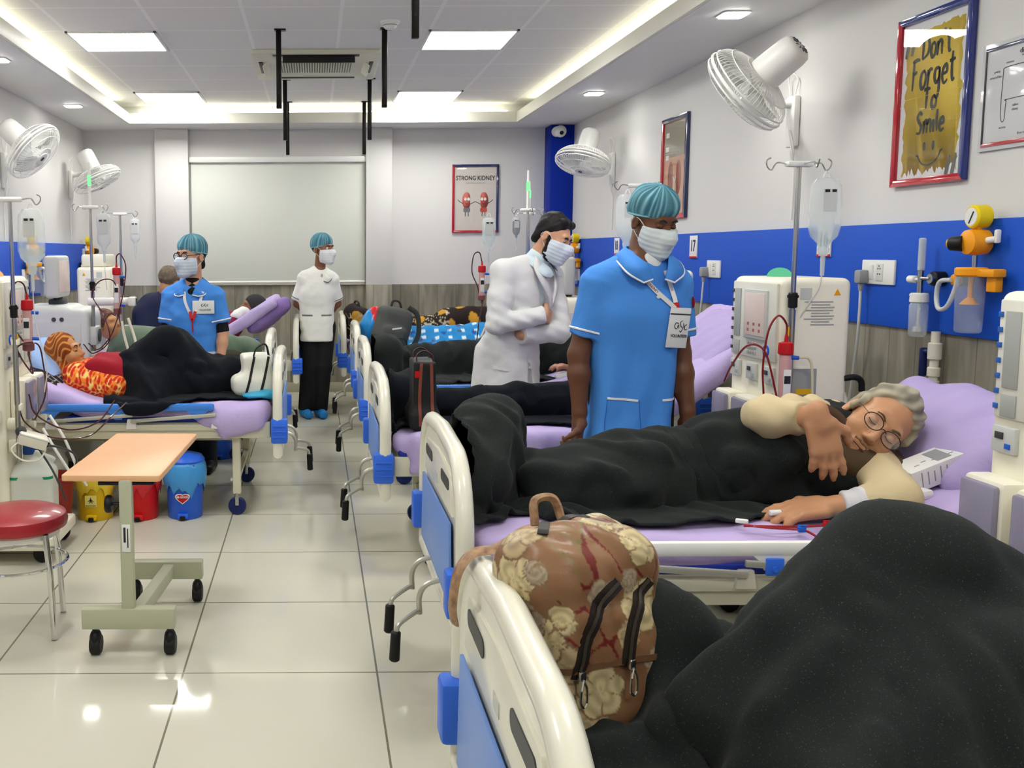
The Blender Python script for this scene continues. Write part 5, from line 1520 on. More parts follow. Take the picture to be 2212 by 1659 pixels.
def eyes(M, parent, iris=(50, 32, 24), lid=None, openy=1.0):
    P = lambda x, y, z: M @ Vector((x, y, z))
    s = M.to_scale().x
    for x in (-.032, .032):
        if openy > .3:
            e = MB().ell(P(x, -.082, .01), (.0125 * s,) * 3).build('eye', mat('eye_white', (214, 208, 200), rough=.2), parent)
            MB().ell(P(x, -.0905, .0085), (.0055 * s, .0045 * s, .0055 * s), M.to_3x3().normalized()).build('iris', mat('iris_brown', iris, rough=.1), e)
        if lid:
            o = MB().ell(P(x, -.0815, .0125 if openy > .3 else .009), (.0142 * s, .0125 * s, (.0128 if openy < .3 else .0105) * s), M.to_3x3().normalized()).build('eyelid', lid, parent)
            MB().tube([P(x - .013, -.0885, .006), P(x, -.0945, .0025 if openy < .3 else .007), P(x + .013, -.0885, .006)], .0014 * s, 6).build('lashes', M_black, o)

def brows(M, parent, m, wd=.004, lift=0):
    P = lambda x, y, z: M @ Vector((x, y, z))
    for sx in (-1, 1):
        MB().tube([P(sx * .014, -.097, .029 + lift), P(sx * .03, -.0965, .036 + lift), P(sx * .044, -.089, .032 + lift)], wd, 6, flat=(1, .6)).build('eyebrow', m, parent)

def bouffant(M, parent, name='surgical_cap', puff=1.0, seed=1, low=.038):
    S_ = SDF().ell((0, .022, .062), (.090 * puff, .108 * puff, .088 * puff), k=0).ell((0, .025, .012), (.0855 * puff, .1 * puff, .07), k=.03)
    S_.disp(lambda X, Y, Z: .0028 * np.sin(17 * np.arctan2(X, Y - .01) + 9 * Z) + .003 * vnoise((X, Y, Z), seed, 60))
    S_.disp(lambda X, Y, Z: .22 * np.maximum(0, low + .026 - Z - .18 * (Y + .08)) ** 1.0)
    S_.cut((0, -.08, low), (0, -.18, -1), k=.006)
    c0, c1, c2 = (np.array(lin(c)[:3]) for c in ((62, 124, 142), (150, 204, 216), (44, 96, 116)))
    def cf(V):
        a = np.arctan2(V[:, 0], V[:, 1] - .01)
        st = .5 + .5 * np.sin(23 * a + 3 * np.sin(5 * a) + 14 * V[:, 2])
        st = st ** 3 * .75 + .25 * (.5 + .5 * vnoise(V.T, seed + 5, 50))
        pl = np.clip(.5 - .6 * vnoise(V.T * 1.0, seed + 8, 18), 0, 1)
        base = c0 + (c2 - c0) * pl[:, None] * .6
        e = np.exp(-((V[:, 2] - (low - .01 + .18 * (V[:, 1] + .08) * -1)) / .008) ** 2)
        k = np.clip(st * .75 + e * .0, 0, 1)[:, None]
        return base + (c1 - base) * k
    o = S_.build(name, mat('bouffant', (80, 150, 168), rough=.8, attr=True, alpha=.93), parent, res=.0035, colfn=cf, M=M)
    ring = []
    for i in range(40):
        an = 2 * PI * i / 40; y = .024 - .098 * puff * math.cos(an); z = low - .18 * (y + .08)
        ring.append((.084 * puff * math.sin(an), y, z + .002))
    MB().tube([M @ Vector(p) for p in ring], .0042 * M.to_scale().x, 6, smooth=False, closed=True).build('elastic_band', mat('cap_band', (126, 186, 200), rough=.8), o)
    return o

def face_mask(M, parent, col=(216, 224, 226), low=-.118):
    S_ = SDF(); head(S_, Matrix.Identity(4), (0, .03, -.12), .04, ears=False)
    S_.cap((0, -.09, -.004), (0, -.118, -.03), .012, .016, k=.03).cap((0, -.116, -.04), (0, -.1, -.1), .014, .02, k=.05).ell((0, -.055, -.06), (.058, .05, .05), k=.03)
    S_.disp(lambda X, Y, Z: .0008 * np.sin(Z * 300 + 20 * np.abs(X)) - .0075)
    S_.cut((0, 0, -.012), (0, .12, 1), k=.004).cut((0, -.03, 0), (0, 1, .2), k=.004).cut((0, 0, low), (0, .25, -1), k=.006)
    o = S_.build('face_mask', mat('mask_%d' % col[0], col, rough=.85), parent, res=.0032, M=M)
    P = lambda x, y, z: M @ Vector((x, y, z))
    for sx in (-1, 1):
        MB().tube([P(sx * .066, -.042, -.012), P(sx * .079, -.01, .012), P(sx * .083, .02, .012), P(sx * .084, .034, -.012), P(sx * .078, .01, -.04), P(sx * .058, -.035, -.085)], .0016, 6).build('ear_loop', M_paper, o)
    return o

def spectacles(M, parent, m, r=(.024, .017), thick=.0022):
    P = lambda x, y, z: M @ Vector((x, y, z))
    t = MB()
    for sx in (-1, 1):
        t.tube([P(sx * .033 + r[0] * math.cos(a), -.112 + .006 * abs(math.cos(a)), .008 + r[1] * math.sin(a)) for a in [2 * PI * i / 24 for i in range(24)]], thick, 6, smooth=False, closed=True)
        t.tube([P(sx * .056, -.106, .012), P(sx * .075, -.06, .014), P(sx * .081, .01, .012), P(sx * .08, .03, -.008)], thick * .8, 6)
    t.tube([P(-.01, -.113, .01), P(0, -.117, .013), P(.01, -.113, .01)], thick, 6)
    o = t.build('spectacles', m, parent)
    for sx in (-1, 1):
        l = MB().add([P(sx * .033 + r[0] * math.cos(a), -.112 + .006 * abs(math.cos(a)), .008 + r[1] * math.sin(a)) for a in [2 * PI * i / 24 for i in range(24)]], [list(range(24))])
        l.build('lens', clear('spectacle_lens', (230, 236, 238), .12), o)

def ribbon(S, pts, d, wd, off=.006, n=14):
    """flat strip lying on a soft shape; pts in front of it, d the way in"""
    P = [S.hit(p, d, off) for p in spline(pts, n)]
    vs, fs = [], []
    d = Vector(d).normalized()
    for i, p in enumerate(P):
        a, b = P[max(0, i - 1)], P[min(len(P) - 1, i + 1)]
        t = (b - a).normalized(); x = t.cross(d).normalized() * wd / 2
        vs += [p + x, p - x, p - x - d * -.0015, p + x - d * -.0015]
    for i in range(len(P) - 1):
        o = 4 * i
        for k in range(4): fs.append([o + k, o + (k + 1) % 4, o + 4 + (k + 1) % 4, o + 4 + k])
    return MB().add(vs, fs), P

def cols_of(base, *rules):
    """rules: (mask function of V, colour)"""
    def cf(V):
        c = np.repeat(np.array(lin(base)[:3])[None], len(V), 0)
        for fn, col in rules: c[fn(V)] = lin(col)[:3]
        return c
    return cf
def band(p0, p1, t0, t1, r=.2):
    p0, p1 = np.array(p0), np.array(p1); ba = p1 - p0; L = np.linalg.norm(ba); ba = ba / L
    return lambda V: (((V - p0) @ ba) > t0) & (((V - p0) @ ba) < t1) & (np.linalg.norm(V - p0 - ((V - p0) @ ba)[:, None] * ba, axis=1) < r)

TUNIC = (72, 140, 222)
M_attr = mat('cloth_col', (200, 200, 200), rough=.85, attr=True, bump=.55, bscale=15)
M_trim = mat('white_trim', (232, 234, 236), rough=.7)

def collar(S_, parent, nk, w, f, m, trim, r=.08, drop=.11, spread=.07):
    """turn-down collar: flat band round the neck falling to points in front"""
    n_ = Vector(nk); w = Vector(w).normalized(); f = Vector(f).normalized(); up = Vector((0, 0, 1))
    for sx in (-1, 1):
        back = [n_ - f * r * .95 + up * .03, n_ - f * r * .5 + w * sx * r * .85 + up * .032, n_ + w * sx * r * 1.0 + f * r * .35 + up * .012, n_ + w * sx * r * .62 + f * (r + .03) - up * .035, n_ + w * sx * spread * .35 + f * (r + .05) - up * drop * .75]
        out = [n_ - f * (r + .028) - up * .015, n_ - f * r * .7 + w * sx * (r + .035) - up * .012, n_ + w * sx * (r + .052) + f * r * .35 - up * .03, n_ + w * sx * (r + .038) + f * (r + .025) - up * .075, n_ + w * sx * spread * .9 + f * (r + .052) - up * drop * .85]
        A, B = spline(back, 8), spline(out, 8)
        vs, fs = [], []
        for a, b in zip(A, B): vs += [a, b]
        for i in range(len(A) - 1): fs.append([2 * i, 2 * i + 1, 2 * i + 3, 2 * i + 2])
        o = MB().add(vs, fs).build('collar', m, parent, ang=0)
        md = o.modifiers.new('thick', 'SOLIDIFY'); md.thickness = .006; md.offset = 0
        if trim:
            MB().tube([b for b in B] + [A[-1]], .0042, 6, smooth=False).build('collar_piping', trim, o)

def sleeve_ring(S_, sh, el, dist, m, parent, th=.0048):
    a = Vector(sh); d = (Vector(el) - a).normalized(); c = a + d * dist; F = frame_to(d); pts = []
    for k in range(40):
        r = F @ Vector((math.cos(2 * PI * k / 40), math.sin(2 * PI * k / 40), 0)); p = c + r * .1
        if float(S_.value(np.array([p]))[0]) < .002: p = c + r * .072
        else: p = S_.hit(p, -r, .002)
        pts.append(p)
    MB().tube(pts, th, 6, smooth=False, closed=True).build('sleeve_piping', m, parent)

def shoes(S, ank, d, m, parent, name='shoe', cover=False):
    for a in ank:
        x, y = a[0], a[1]; d = Vector((d[0], d[1], 0)).normalized()
        s = SDF()
        p0 = Vector((x, y, .045)) - d * .04; p1 = Vector((x, y, .036)) + d * .13
        s.cap(p0, p1, .048, .036, k=0).cap(Vector((x, y, .05)), Vector((x, y, .1)), .045, .05, k=.03)
        if cover: s.disp(lambda X, Y, Z: .003 * vnoise((X, Y, Z), 3, 90))
        s.cut((0, 0, .004), (0, 0, -1))
        s.build(name, m, parent, res=.007)

# ---- the tall attendant in blue between the near beds
def attendant():
    t = thing('person', 'tall attendant in blue tunic, teal cap and mask standing between the near beds, looking down', 'person', (1.3, 3.9, 0))
    sk = mat('skin_dark', (104, 66, 46), rough=.42, bump=.05, bscale=200)
    S_ = SDF()
    M = basis((1.362, 3.90, 1.565), (.30, -.88, -.36), (.10, -.25, .95), .97)
    shR, shL = (1.15, 3.90, 1.325), (1.465, 3.93, 1.32)
    elR, wrR = (1.075, 3.90, 1.03), (1.072, 3.86, .80)
    elL, wrL = (1.498, 3.93, 1.03), (1.515, 3.87, .80)
    torso(S_, (1.295, 3.92, .93), (1.305, 3.92, 1.24), (1.335, 3.905, 1.43), (1, .1, 0), sh=(shR, shL))
    head(S_, M, (1.325, 3.92, 1.40))
    arm(S_, shR, elR, wrR, (.052, .042, .029)); arm(S_, shL, elL, wrL, (.052, .042, .029))
    hand(S_, (1.072, 3.86, .775), (-.12, -.05, -1), (-1, -.1, .1), (-.25, -1, .1), .62, 1.0, thumb=2.2)
    hand(S_, (1.515, 3.87, .775), (.02, -.12, -1), (-.6, -.5, 0), (-.5, -.8, 0), .45, 1.0)
    legs(S_, ((1.22, 3.93, .88), (1.38, 3.93, .88)), ((1.21, 3.91, .48), (1.39, 3.91, .48)), ((1.205, 3.92, .09), (1.4, 3.92, .09)))
    for x in (1.205, 1.4): S_.cap((x, 3.93, .05), (x, 3.8, .035), .04, .03, k=.03)
    b = S_.build('body', sk, t, res=.0058)
    eyes(M, t, lid=sk, openy=0); brows(M, t, M_black, .0042)
    c = SDF()
    c.ell((1.305, 3.92, 1.24), (.19, .135, .2), k=0).box((1.29, 3.92, .92), (.178, .125, .36), rd=.11, k=.08)
    c.ell((1.29, 3.92, .66), (.188, .14, .14), k=.06)
    for sh, el in ((shR, elR), (shL, elL)):
        a, e = Vector(sh), Vector(el)
        c.chain([(1.33, 3.915, 1.36), tuple(a)], [.08, .07], .05)
        c.cone(tuple(a), tuple(a.lerp(e, .76)), .068, .066, .03)
    c.ell((1.335, 3.88, 1.5), (.066, .085, .10), k=.012, op='s')
    c.cap((1.342, 3.80, 1.43), (1.35, 3.795, 1.355), .038, .006, k=.006, op='s')
    def folds(X, Y, Z):
        lo = np.clip((1.2 - Z) / .4, 0, 1)
        return .006 * lo * np.sin(X * 48 + 3 * np.sin(Z * 4)) + .008 * vnoise((X, Y, Z * .45), 3, 22) + .004 * (1 - np.abs(vnoise((X + .4 * Z, Y, Z * .5), 4, 34)))
    c.disp(folds)
    c.cut((0, 0, .56), (0, 0, -1))
    LR = .76 * (Vector(elR) - Vector(shR)).length; LL = .76 * (Vector(elL) - Vector(shL)).length
    tu = c.build('tunic', M_attr, t, res=.0062, colfn=cols_of(TUNIC, (lambda V: V[:, 2] < -9, TUNIC)))
    for a, e, q in ((shR, elR, LR), (shL, elL, LL)): sleeve_ring(c, a, e, q - .028, M_trim, t)
    tm = mat('tunic_blue', TUNIC, rough=.8)
    collar(c, t, (1.335, 3.90, 1.435), (1, .1, 0), (.1, -1, 0), tm, M_trim, r=.076, drop=.13)
    und = SDF().cap((1.332, 3.905, 1.36), (1.337, 3.90, 1.395), .064, .058, k=0).ell((1.342, 3.878, 1.385), (.052, .046, .06), k=.02)
    und.build('undershirt', M_paper, t, res=.007)
    D = (0, 1, 0)
    for p0, p1 in (((1.165, 3.6, .865), (1.285, 3.6, .855)), ((1.385, 3.6, .855), (1.455, 3.6, .857))):
        r_, P = ribbon(c, [p0, p1], D, .009, .004); r_.build('pocket_trim', M_trim, t)
    r_, P = ribbon(c, [(1.165, 3.6, .86), (1.165, 3.6, .70), (1.29, 3.6, .69), (1.29, 3.6, .855)], D, .003, .003, 4); r_.build('pocket_seam', mat('seam_blue', (44, 104, 190), rough=.8), t)
    p = c.hit((1.352, 3.6, 1.268), D, .004); MB().cyl(p + Vector((0, .002, 0)), p - Vector((0, .004, 0)), .007, seg=14).build('button', M_paper, t)
    r1, P1 = ribbon(c, [(1.275, 3.6, 1.375), (1.335, 3.6, 1.30), (1.42, 3.6, 1.222)], D, .017, .009)
    l = r1.build('lanyard', M_paper, t)
    r2, P2 = ribbon(c, [(1.392, 3.6, 1.37), (1.412, 3.6, 1.30), (1.428, 3.6, 1.225)], D, .017, .01); r2.build('lanyard_strap', M_paper, l)
    r3, _ = ribbon(c, [(1.424, 3.6, 1.245), (1.43, 3.6, 1.215)], D, .02, .012); r3.build('lanyard_clip', M_red, l)
    tx = text('lanyard_print', 'NDC KIDNEY CARE', .0135, (P1[len(P1) // 2] + Vector((.0, -.003, .0))), mat('print_maroon', (120, 50, 60), rough=.6), l, rot=(PI / 2, .78, 0))
    text('lanyard_print', 'NDC KIDNEY CARE', .0105, (P2[len(P2) // 2] + Vector((.0, -.003, .0))), M_grey, l, rot=(PI / 2, 1.33, 0))
    q = c.hit((1.435, 3.6, 1.145), D, .012)
    bd = MB().box((0, 0, 0), (.092, .006, .16), bev=.003); bb = MB(); bb.add(bd.v, bd.f, 0, Matrix.Translation(q + Vector((0, -.006, 0))) @ Euler((.08, .07, .25)).to_matrix().to_4x4())
    cd = bb.build('name_badge', mat('badge_white', (222, 224, 222), rough=.6), t)
    BM = Matrix.Translation(q + Vector((0, -.006, 0))) @ Euler((.08, .07, .25)).to_matrix().to_4x4()
    st = brush([[(-.004, .018), (-.016, .02), (-.02, .004), (-.01, -.004), (-.004, .012), (.0, -.002)], [(.012, .03), (.004, .022), (.008, .008), (.016, .0), (.01, -.016), (.004, -.01)], [(.018, .02), (.022, 0)], [(.034, .016), (.024, .008), (.028, -.006), (.036, -.002)]], .0016, BM, y=-.0045, taper=.9)
    st.build('badge_scrawl', M_ink, cd, ang=0)
    text('badge_text', 'VOLUNTEER', .0165, BM @ Vector((.004, -.0046, -.032)), M_ink, cd, rot=(PI / 2 + .08, .07, .25), sx=.8)
    sb = MB().box((0, 0, 0), (.092, .001, .005), bev=0); b3 = MB(); b3.add(sb.v, sb.f, 0, BM @ Matrix.Translation((0, -.004, .055))); b3.build('badge_line', M_dgrey, cd)
    p = c.hit((1.75, 3.88, 1.24), (-1, .02, 0), .003); MB().ell(p, (.004, .018, .024)).build('sleeve_badge', M_red, t)
    bouffant(M, t, seed=2, puff=1.03); face_mask(M, t)
    tr = SDF()
    for hx, kx, ax in ((1.22, 1.21, 1.205), (1.38, 1.39, 1.4)): tr.chain([(hx, 3.93, .9), (kx, 3.92, .48)], [.1, .08], .03).cone((kx, 3.92, .5), (ax, 3.92, .07), .082, .075, .03)
    tr.disp(lambda X, Y, Z: .004 * vnoise((X, Y, Z * .5), 8, 30))
    tr.build('trousers', mat('trousers_black', (18, 18, 20), rough=.8), t, res=.01)
    shoes(None, ((1.205, 3.92), (1.4, 3.92)), (0, -1), M_black, t)
    adopt(t)
attendant()

# ---- the doctor
def doctor():
    t = thing('person', 'doctor in a long white coat with dark hair and mask, arms folded', 'person', (1.12, 5.5, 0))
    sk = mat('skin_light', (200, 150, 118), rough=.42)
    f = Vector((.75, -.66, 0)); w = Vector((.66, .75, 0))
    S_ = SDF()
    M = basis((1.335, 5.42, 1.525), (.68, -.60, -.42), (.42, -.18, .9), .98)
    shR, shL = (1.05, 5.37, 1.335), (1.365, 5.60, 1.30)
    elR, wrR = (1.0, 5.30, 1.05), (1.25, 5.30, 1.095)
    elL, wrL = (1.40, 5.47, .99), (1.16, 5.33, .985)
    torso(S_, (1.10, 5.52, .85), (1.18, 5.49, 1.19), (1.26, 5.46, 1.385), w, sh=(shR, shL))
    head(S_, M, (1.25, 5.48, 1.36))
    arm(S_, shR, elR, wrR); arm(S_, shL, elL, wrL)
    hand(S_, (1.26, 5.31, 1.095), (.6, .8, -.15), (.3, .9, -.1), (0, 0, 1), .35, .95)
    hand(S_, (1.15, 5.34, .985), (-.5, .85, .1), (0, .9, .2), (0, 0, 1), .3, .95)
    legs(S_, ((1.06, 5.45, .82), (1.15, 5.57, .82)), ((1.06, 5.44, .46), (1.16, 5.58, .46)), ((1.05, 5.46, .09), (1.14, 5.6, .09)))
    for x, y in ((1.05, 5.46), (1.14, 5.6)): S_.cap((x, y, .05), (x + .09, y - .08, .035), .04, .03, k=.03)
    S_.build('body', sk, t, res=.0068)
    eyes(M, t, openy=.6, lid=sk); brows(M, t, M_black, .0055, -.004)
    h_ = SDF().ell((0, .026, .053), (.0815, .0955, .0875), k=0).ell((0, .072, -.02), (.064, .04, .07), k=.03)
    h_.disp(lambda X, Y, Z: .004 * vnoise((X * 1.5, Y, Z), 5, 70))
    h_.cut((0, -.062, .075), (0, -.88, -.47), k=.008).cut((0, .03, -.055), (0, -.3, -1), k=.004)
    for sx in (-1, 1): h_.ell((sx * .086, .002, -.014), (.014, .022, .032), k=.006, op='s')
    h_.cap((-.04, -.045, .105), (.045, -.05, .1), .02, k=.03)
    h_.disp(lambda X, Y, Z: .0022 * np.sin(120 * X + 40 * Z))
    h_.build('hair', mat('hair_black', (17, 14, 14), rough=.55, bump=.4, bscale=120), t, res=.0035, M=M)
    bd = SDF().ell((0, -.034, -.075), (.0665, .06, .062), k=0).cut((0, .0, -.045), (0, .5, 1)).cut((0, .03, 0), (0, 1, 0))
    for sx in (-1, 1): bd.cap((sx * .071, -.012, .0), (sx * .064, -.022, -.07), .009, .013, k=.012)
    bd.build('beard', mat('beard_dark', (32, 24, 22), rough=.8, bump=.3, bscale=200), t, res=.0035, M=M)
    face_mask(M, t, (206, 214, 226))
    mc = mat('coat_white', (216, 216, 216), rough=.8, bump=.4, bscale=16)
    c = SDF()
    R = Matrix((w, Vector((-f.x, -f.y, 0)), Vector((0, 0, 1)))).transposed()
    up = Matrix((w, -f + Vector((0, 0, .2)), Vector((.1, -.1, 1)).normalized())).transposed()
    c.ell((1.19, 5.49, 1.22), (.20, .14, .2), R, k=0).ell((1.13, 5.51, .98), (.175, .14, .22), R, k=.07).box((1.105, 5.52, .76), (.19, .145, .2), R, rd=.1, k=.07)
    c.cone((1.105, 5.52, .82), (1.09, 5.53, .55), .165, .205, .05)
    for sh, el, wr in ((shR, elR, wrR), (shL, elL, wrL)):
        c.chain([(1.25, 5.475, 1.345), sh], [.07, .072], .05)
        c.chain([sh, tuple(Vector(sh).lerp(Vector(el), .5)), el], [.072, .066, .06], .025)
        v = (Vector(wr) - Vector(el)); c.cone(el, tuple(Vector(el) + v * 1.06), .06, .05, .02)
    c.disp(lambda X, Y, Z: .004 * vnoise((X, Y, Z * .7), 13, 26) + .0012 * vnoise((X, Y, Z), 14, 60) + .0025 * np.exp(-((Z - 1.05) / .16) ** 2) * np.sin((Z + .5 * X) * 95))
    c.ell((1.275, 5.44, 1.46), (.07, .07, .10), k=.01, op='s')
    F0 = Vector((1.17, 5.49, 0)) + f * .16
    c.cap(tuple(Vector((1.285, 5.40, 1.42))), tuple(Vector((1.25, 5.38, 1.11)) + f * .02), .062, .004, k=.006, op='s')
    c.cap(tuple(Vector((1.165, 5.42, .87)) + f * .05), tuple(Vector((1.135, 5.46, .52)) + f * .10), .004, .06, k=.006, op='s')
    c.cut((0, 0, .585), (0, 0, -1))
    c.build('coat', mc, t, res=.0068)
    for sx in (-1, 1):       # lapels
        a = Vector((1.26, 5.44, 1.40)) + w * sx * .062; b_ = Vector((1.235, 5.43, 1.12)) + f * .105
        pts = [a + f * .015 - Vector((0, 0, -.02)), a + w * sx * .045 + f * .03 - Vector((0, 0, .04)), a + w * sx * .055 + f * .07 - Vector((0, 0, .11)), b_.lerp(a, .25) + w * sx * .03 + f * .03, b_]
        ins = [a - w * sx * .012 + f * .03, a - w * sx * .008 + f * .055 - Vector((0, 0, .04)), a - w * sx * .012 + f * .08 - Vector((0, 0, .1)), b_.lerp(a, .25) + f * .035, b_ + f * .004]
        A, B = spline(pts, 6), spline(ins, 6); vs, fs = [], []
        for p, q in zip(A, B): vs += [p, q]
        for i in range(len(A) - 1): fs.append([2 * i, 2 * i + 1, 2 * i + 3, 2 * i + 2])
        o = MB().add(vs, fs).build('lapel', mc, t, ang=0); md = o.modifiers.new('thick', 'SOLIDIFY'); md.thickness = .006
    ms = mat('shirt_pale_blue', (204, 220, 228), rough=.8)
    s2 = SDF().ell((1.195, 5.485, 1.21), (.175, .13, .2), R, k=0).ell((1.15, 5.50, 1.0), (.15, .115, .18), R, k=.06).cap((1.25, 5.47, 1.35), (1.262, 5.46, 1.41), .07, .064, k=.04)
    s2.build('shirt', ms, t, res=.009)
    collar(s2, t, (1.262, 5.455, 1.40), w, f + Vector((0, 0, -.1)), ms, None, r=.064, drop=.10, spread=.075)
    for p0, p1 in (((1.0, 5.2, .80), (1.08, 5.2, .79)), ((1.2, 5.2, .80), (1.26, 5.2, .795)), ((1.27, 5.2, 1.2), (1.33, 5.2, 1.195))):
        r_, _ = ribbon(c, [p0, p1], (0, 1, 0), .014, .004); r_.build('pocket_welt', mc, t)
    tr = SDF()
    for h2, k2, a2 in (((1.06, 5.45, .84), (1.06, 5.44, .46), (1.05, 5.46, .07)), ((1.15, 5.57, .84), (1.16, 5.58, .46), (1.14, 5.6, .07))): tr.chain([h2, k2], [.1, .078], .03).cone(tuple(Vector(k2) + Vector((0, 0, .02))), a2, .08, .072, .03)
    tr.build('trousers', mat('trousers_black', (0, 0, 0)), t, res=.012)
    shoes(None, ((1.05, 5.46), (1.14, 5.6)), (.75, -.66), M_black, t)
    adopt(t)
doctor()

# ---- the attendant in glasses on the left
def attendant_left():
    t = thing('person', 'attendant with black spectacles, blue tunic and teal cap between the left beds', 'person', (-.79, 6.3, 0))
    sk = mat('skin_mid', (198, 148, 118), rough=.42)
    S_ = SDF()
    M = basis((-.80, 6.28, 1.425), (-.55, -.83, -.06), (0, 0, 1), .97)
    shR, shL = (-.935, 6.32, 1.18), (-.65, 6.28, 1.175)
    elR, wrR = (-.97, 6.30, .93), (-.90, 6.18, .74)
    elL, wrL = (-.60, 6.28, .93), (-.612, 6.2, .745)
    torso(S_, (-.79, 6.32, .80), (-.795, 6.32, 1.08), (-.79, 6.31, 1.26), (1, -.1, 0), sh=(shR, shL), sc=.93)
    head(S_, M, (-.79, 6.32, 1.24), nr=.05)
    arm(S_, shR, elR, wrR, (.045, .036, .026)); arm(S_, shL, elL, wrL, (.045, .036, .026))
    hand(S_, (-.612, 6.2, .72), (0, -.2, -1), (-.8, -.4, 0), (-.3, -.8, 0), .4, .9)
    hand(S_, (-.90, 6.17, .72), (.1, -.4, -1), (.8, -.4, 0), (.3, -.8, 0), .4, .9)
    legs(S_, ((-.86, 6.33, .78), (-.72, 6.33, .78)), ((-.87, 6.32, .43), (-.71, 6.32, .43)), ((-.875, 6.33, .08), (-.705, 6.33, .08)), (.08, .052, .036))
    for x in (-.875, -.705): S_.cap((x, 6.33, .05), (x, 6.22, .033), .036, .028, k=.03)
    S_.build('body', sk, t, res=.007)
    eyes(M, t, openy=1); brows(M, t, M_black, .0036)
    hs = SDF().ell((0, .03, .03), (.08, .098, .085), k=0).cut((0, -.06, .0), (0, -1, -.5)).ell((0, .075, -.06), (.05, .035, .04), k=.03).cut((0, 0, -.09), (0, 0, -1))
    for sx in (-1, 1): hs.ell((sx * .085, -.01, -.03), (.018, .04, .06), k=.008, op='s')
    hs.build('hair', mat('hair_black', (0, 0, 0)), t, res=.005, M=M)
    ut = SDF().cap((-.79, 6.315, 1.2), (-.79, 6.31, 1.265), .062, .056, k=0).ell((-.79, 6.26, 1.19), (.06, .05, .05), k=.03)
    for a, b_ in ((shR, elR), (shL, elL)): ut.cone(tuple(Vector(a).lerp(Vector(b_), .4)), tuple(Vector(a).lerp(Vector(b_), 1.0)), .05, .044, .0)
    ut.build('black_top', mat('black_knit', (20, 20, 22), rough=.9), t, res=.008)
    c = SDF()
    c.ell((-.795, 6.32, 1.08), (.172, .13, .185), k=0).box((-.79, 6.32, .80), (.158, .125, .3), rd=.1, k=.07)
    for sh, el in ((shR, elR), (shL, elL)):
        c.chain([(-.79, 6.315, 1.215), sh], [.066, .06], .05); c.cone(sh, tuple(Vector(sh).lerp(Vector(el), .76)), .062, .064, .03)
    c.ell((-.80, 6.27, 1.33), (.058, .075, .11), k=.012, op='s')
    c.disp(lambda X, Y, Z: .005 * vnoise((X, Y, Z * .6), 23, 24) + .003 * vnoise((X, Y, Z), 24, 55)).cut((0, 0, .56), (0, 0, -1))
    LR = .76 * (Vector(elR) - Vector(shR)).length
    zt = lambda V: (np.abs(V[:, 2] - .80) < .006) & (np.abs(V[:, 0] + .685) < .055) & (V[:, 1] < 6.3)
    c.build('tunic', M_attr, t, res=.0075, colfn=cols_of((72, 140, 222), (zt, (232, 236, 240))))
    for a, e in ((shR, elR), (shL, elL)): sleeve_ring(c, a, e, LR - .025, M_trim, t)
    collar(c, t, (-.79, 6.31, 1.255), (1, -.1, 0), (-.2, -1, 0), mat('tunic_blue', TUNIC, rough=.8), M_trim, r=.06, drop=.1)
    D = (0, 1, 0)
    r1, P1 = ribbon(c, [(-.84, 6.0, 1.20), (-.83, 6.0, 1.13), (-.785, 6.0, 1.03)], D, .018, .008); l = r1.build('lanyard', M_paper, t)
    r2, _ = ribbon(c, [(-.72, 6.0, 1.20), (-.74, 6.0, 1.13), (-.785, 6.0, 1.03)], D, .018, .009); r2.build('lanyard_strap', M_paper, l)
    r3, _ = ribbon(c, [(-.80, 6.0, 1.075), (-.785, 6.0, 1.02), (-.765, 6.0, 1.075)], D, .02, .011); r3.build('lanyard_clip', M_red, l)
    r4, _ = ribbon(c, [(-.785, 6.0, 1.02), (-.784, 6.0, .94)], D, .008, .009); r4.build('strap_end', M_red, l)
    q = c.hit((-.715, 6.0, 1.10), D, .01)
    BM = Matrix.Translation(q) @ Euler((-.1, 0, .12)).to_matrix().to_4x4()
    b2 = MB().box((0, 0, 0), (.14, .005, .085), bev=.002); b3 = MB(); b3.add(b2.v, b2.f, 0, BM); cd = b3.build('name_badge', mat('badge_white', (222, 224, 222), rough=.6), t)
    brush([[(-.0, .022), (-.012, .018), (-.01, .006), (.002, .01), (.004, .018)], [(.012, .026), (.01, .01), (.018, .002)], [(.03, .02), (.022, .012), (.03, .006)]], .0018, BM, y=-.004, taper=.9).build('badge_scrawl', M_ink, cd, ang=0)
    text('badge_text', 'VOLUNTEER', .017, BM @ Vector((.01, -.004, -.018)), M_ink, cd, rot=(PI / 2 - .1, 0, .12), sx=.8)
    bouffant(M, t, seed=12, puff=1.02); face_mask(M, t, (204, 214, 226)); spectacles(M, t, mat('frame_black', (14, 14, 16), rough=.3), (.026, .020), .003)
    tr = SDF()
    for x in (-.86, -.72): tr.chain([(x, 6.33, .8), (x, 6.325, .43)], [.095, .074], .03).cone((x, 6.325, .45), (x, 6.33, .06), .075, .065, .03)
    tr.build('trousers', mat('trousers_navy', (24, 28, 40), rough=.85), t, res=.012)
    shoes(None, ((-.875, 6.33), (-.705, 6.33)), (0, -1), M_black, t)
    adopt(t)
attendant_left()

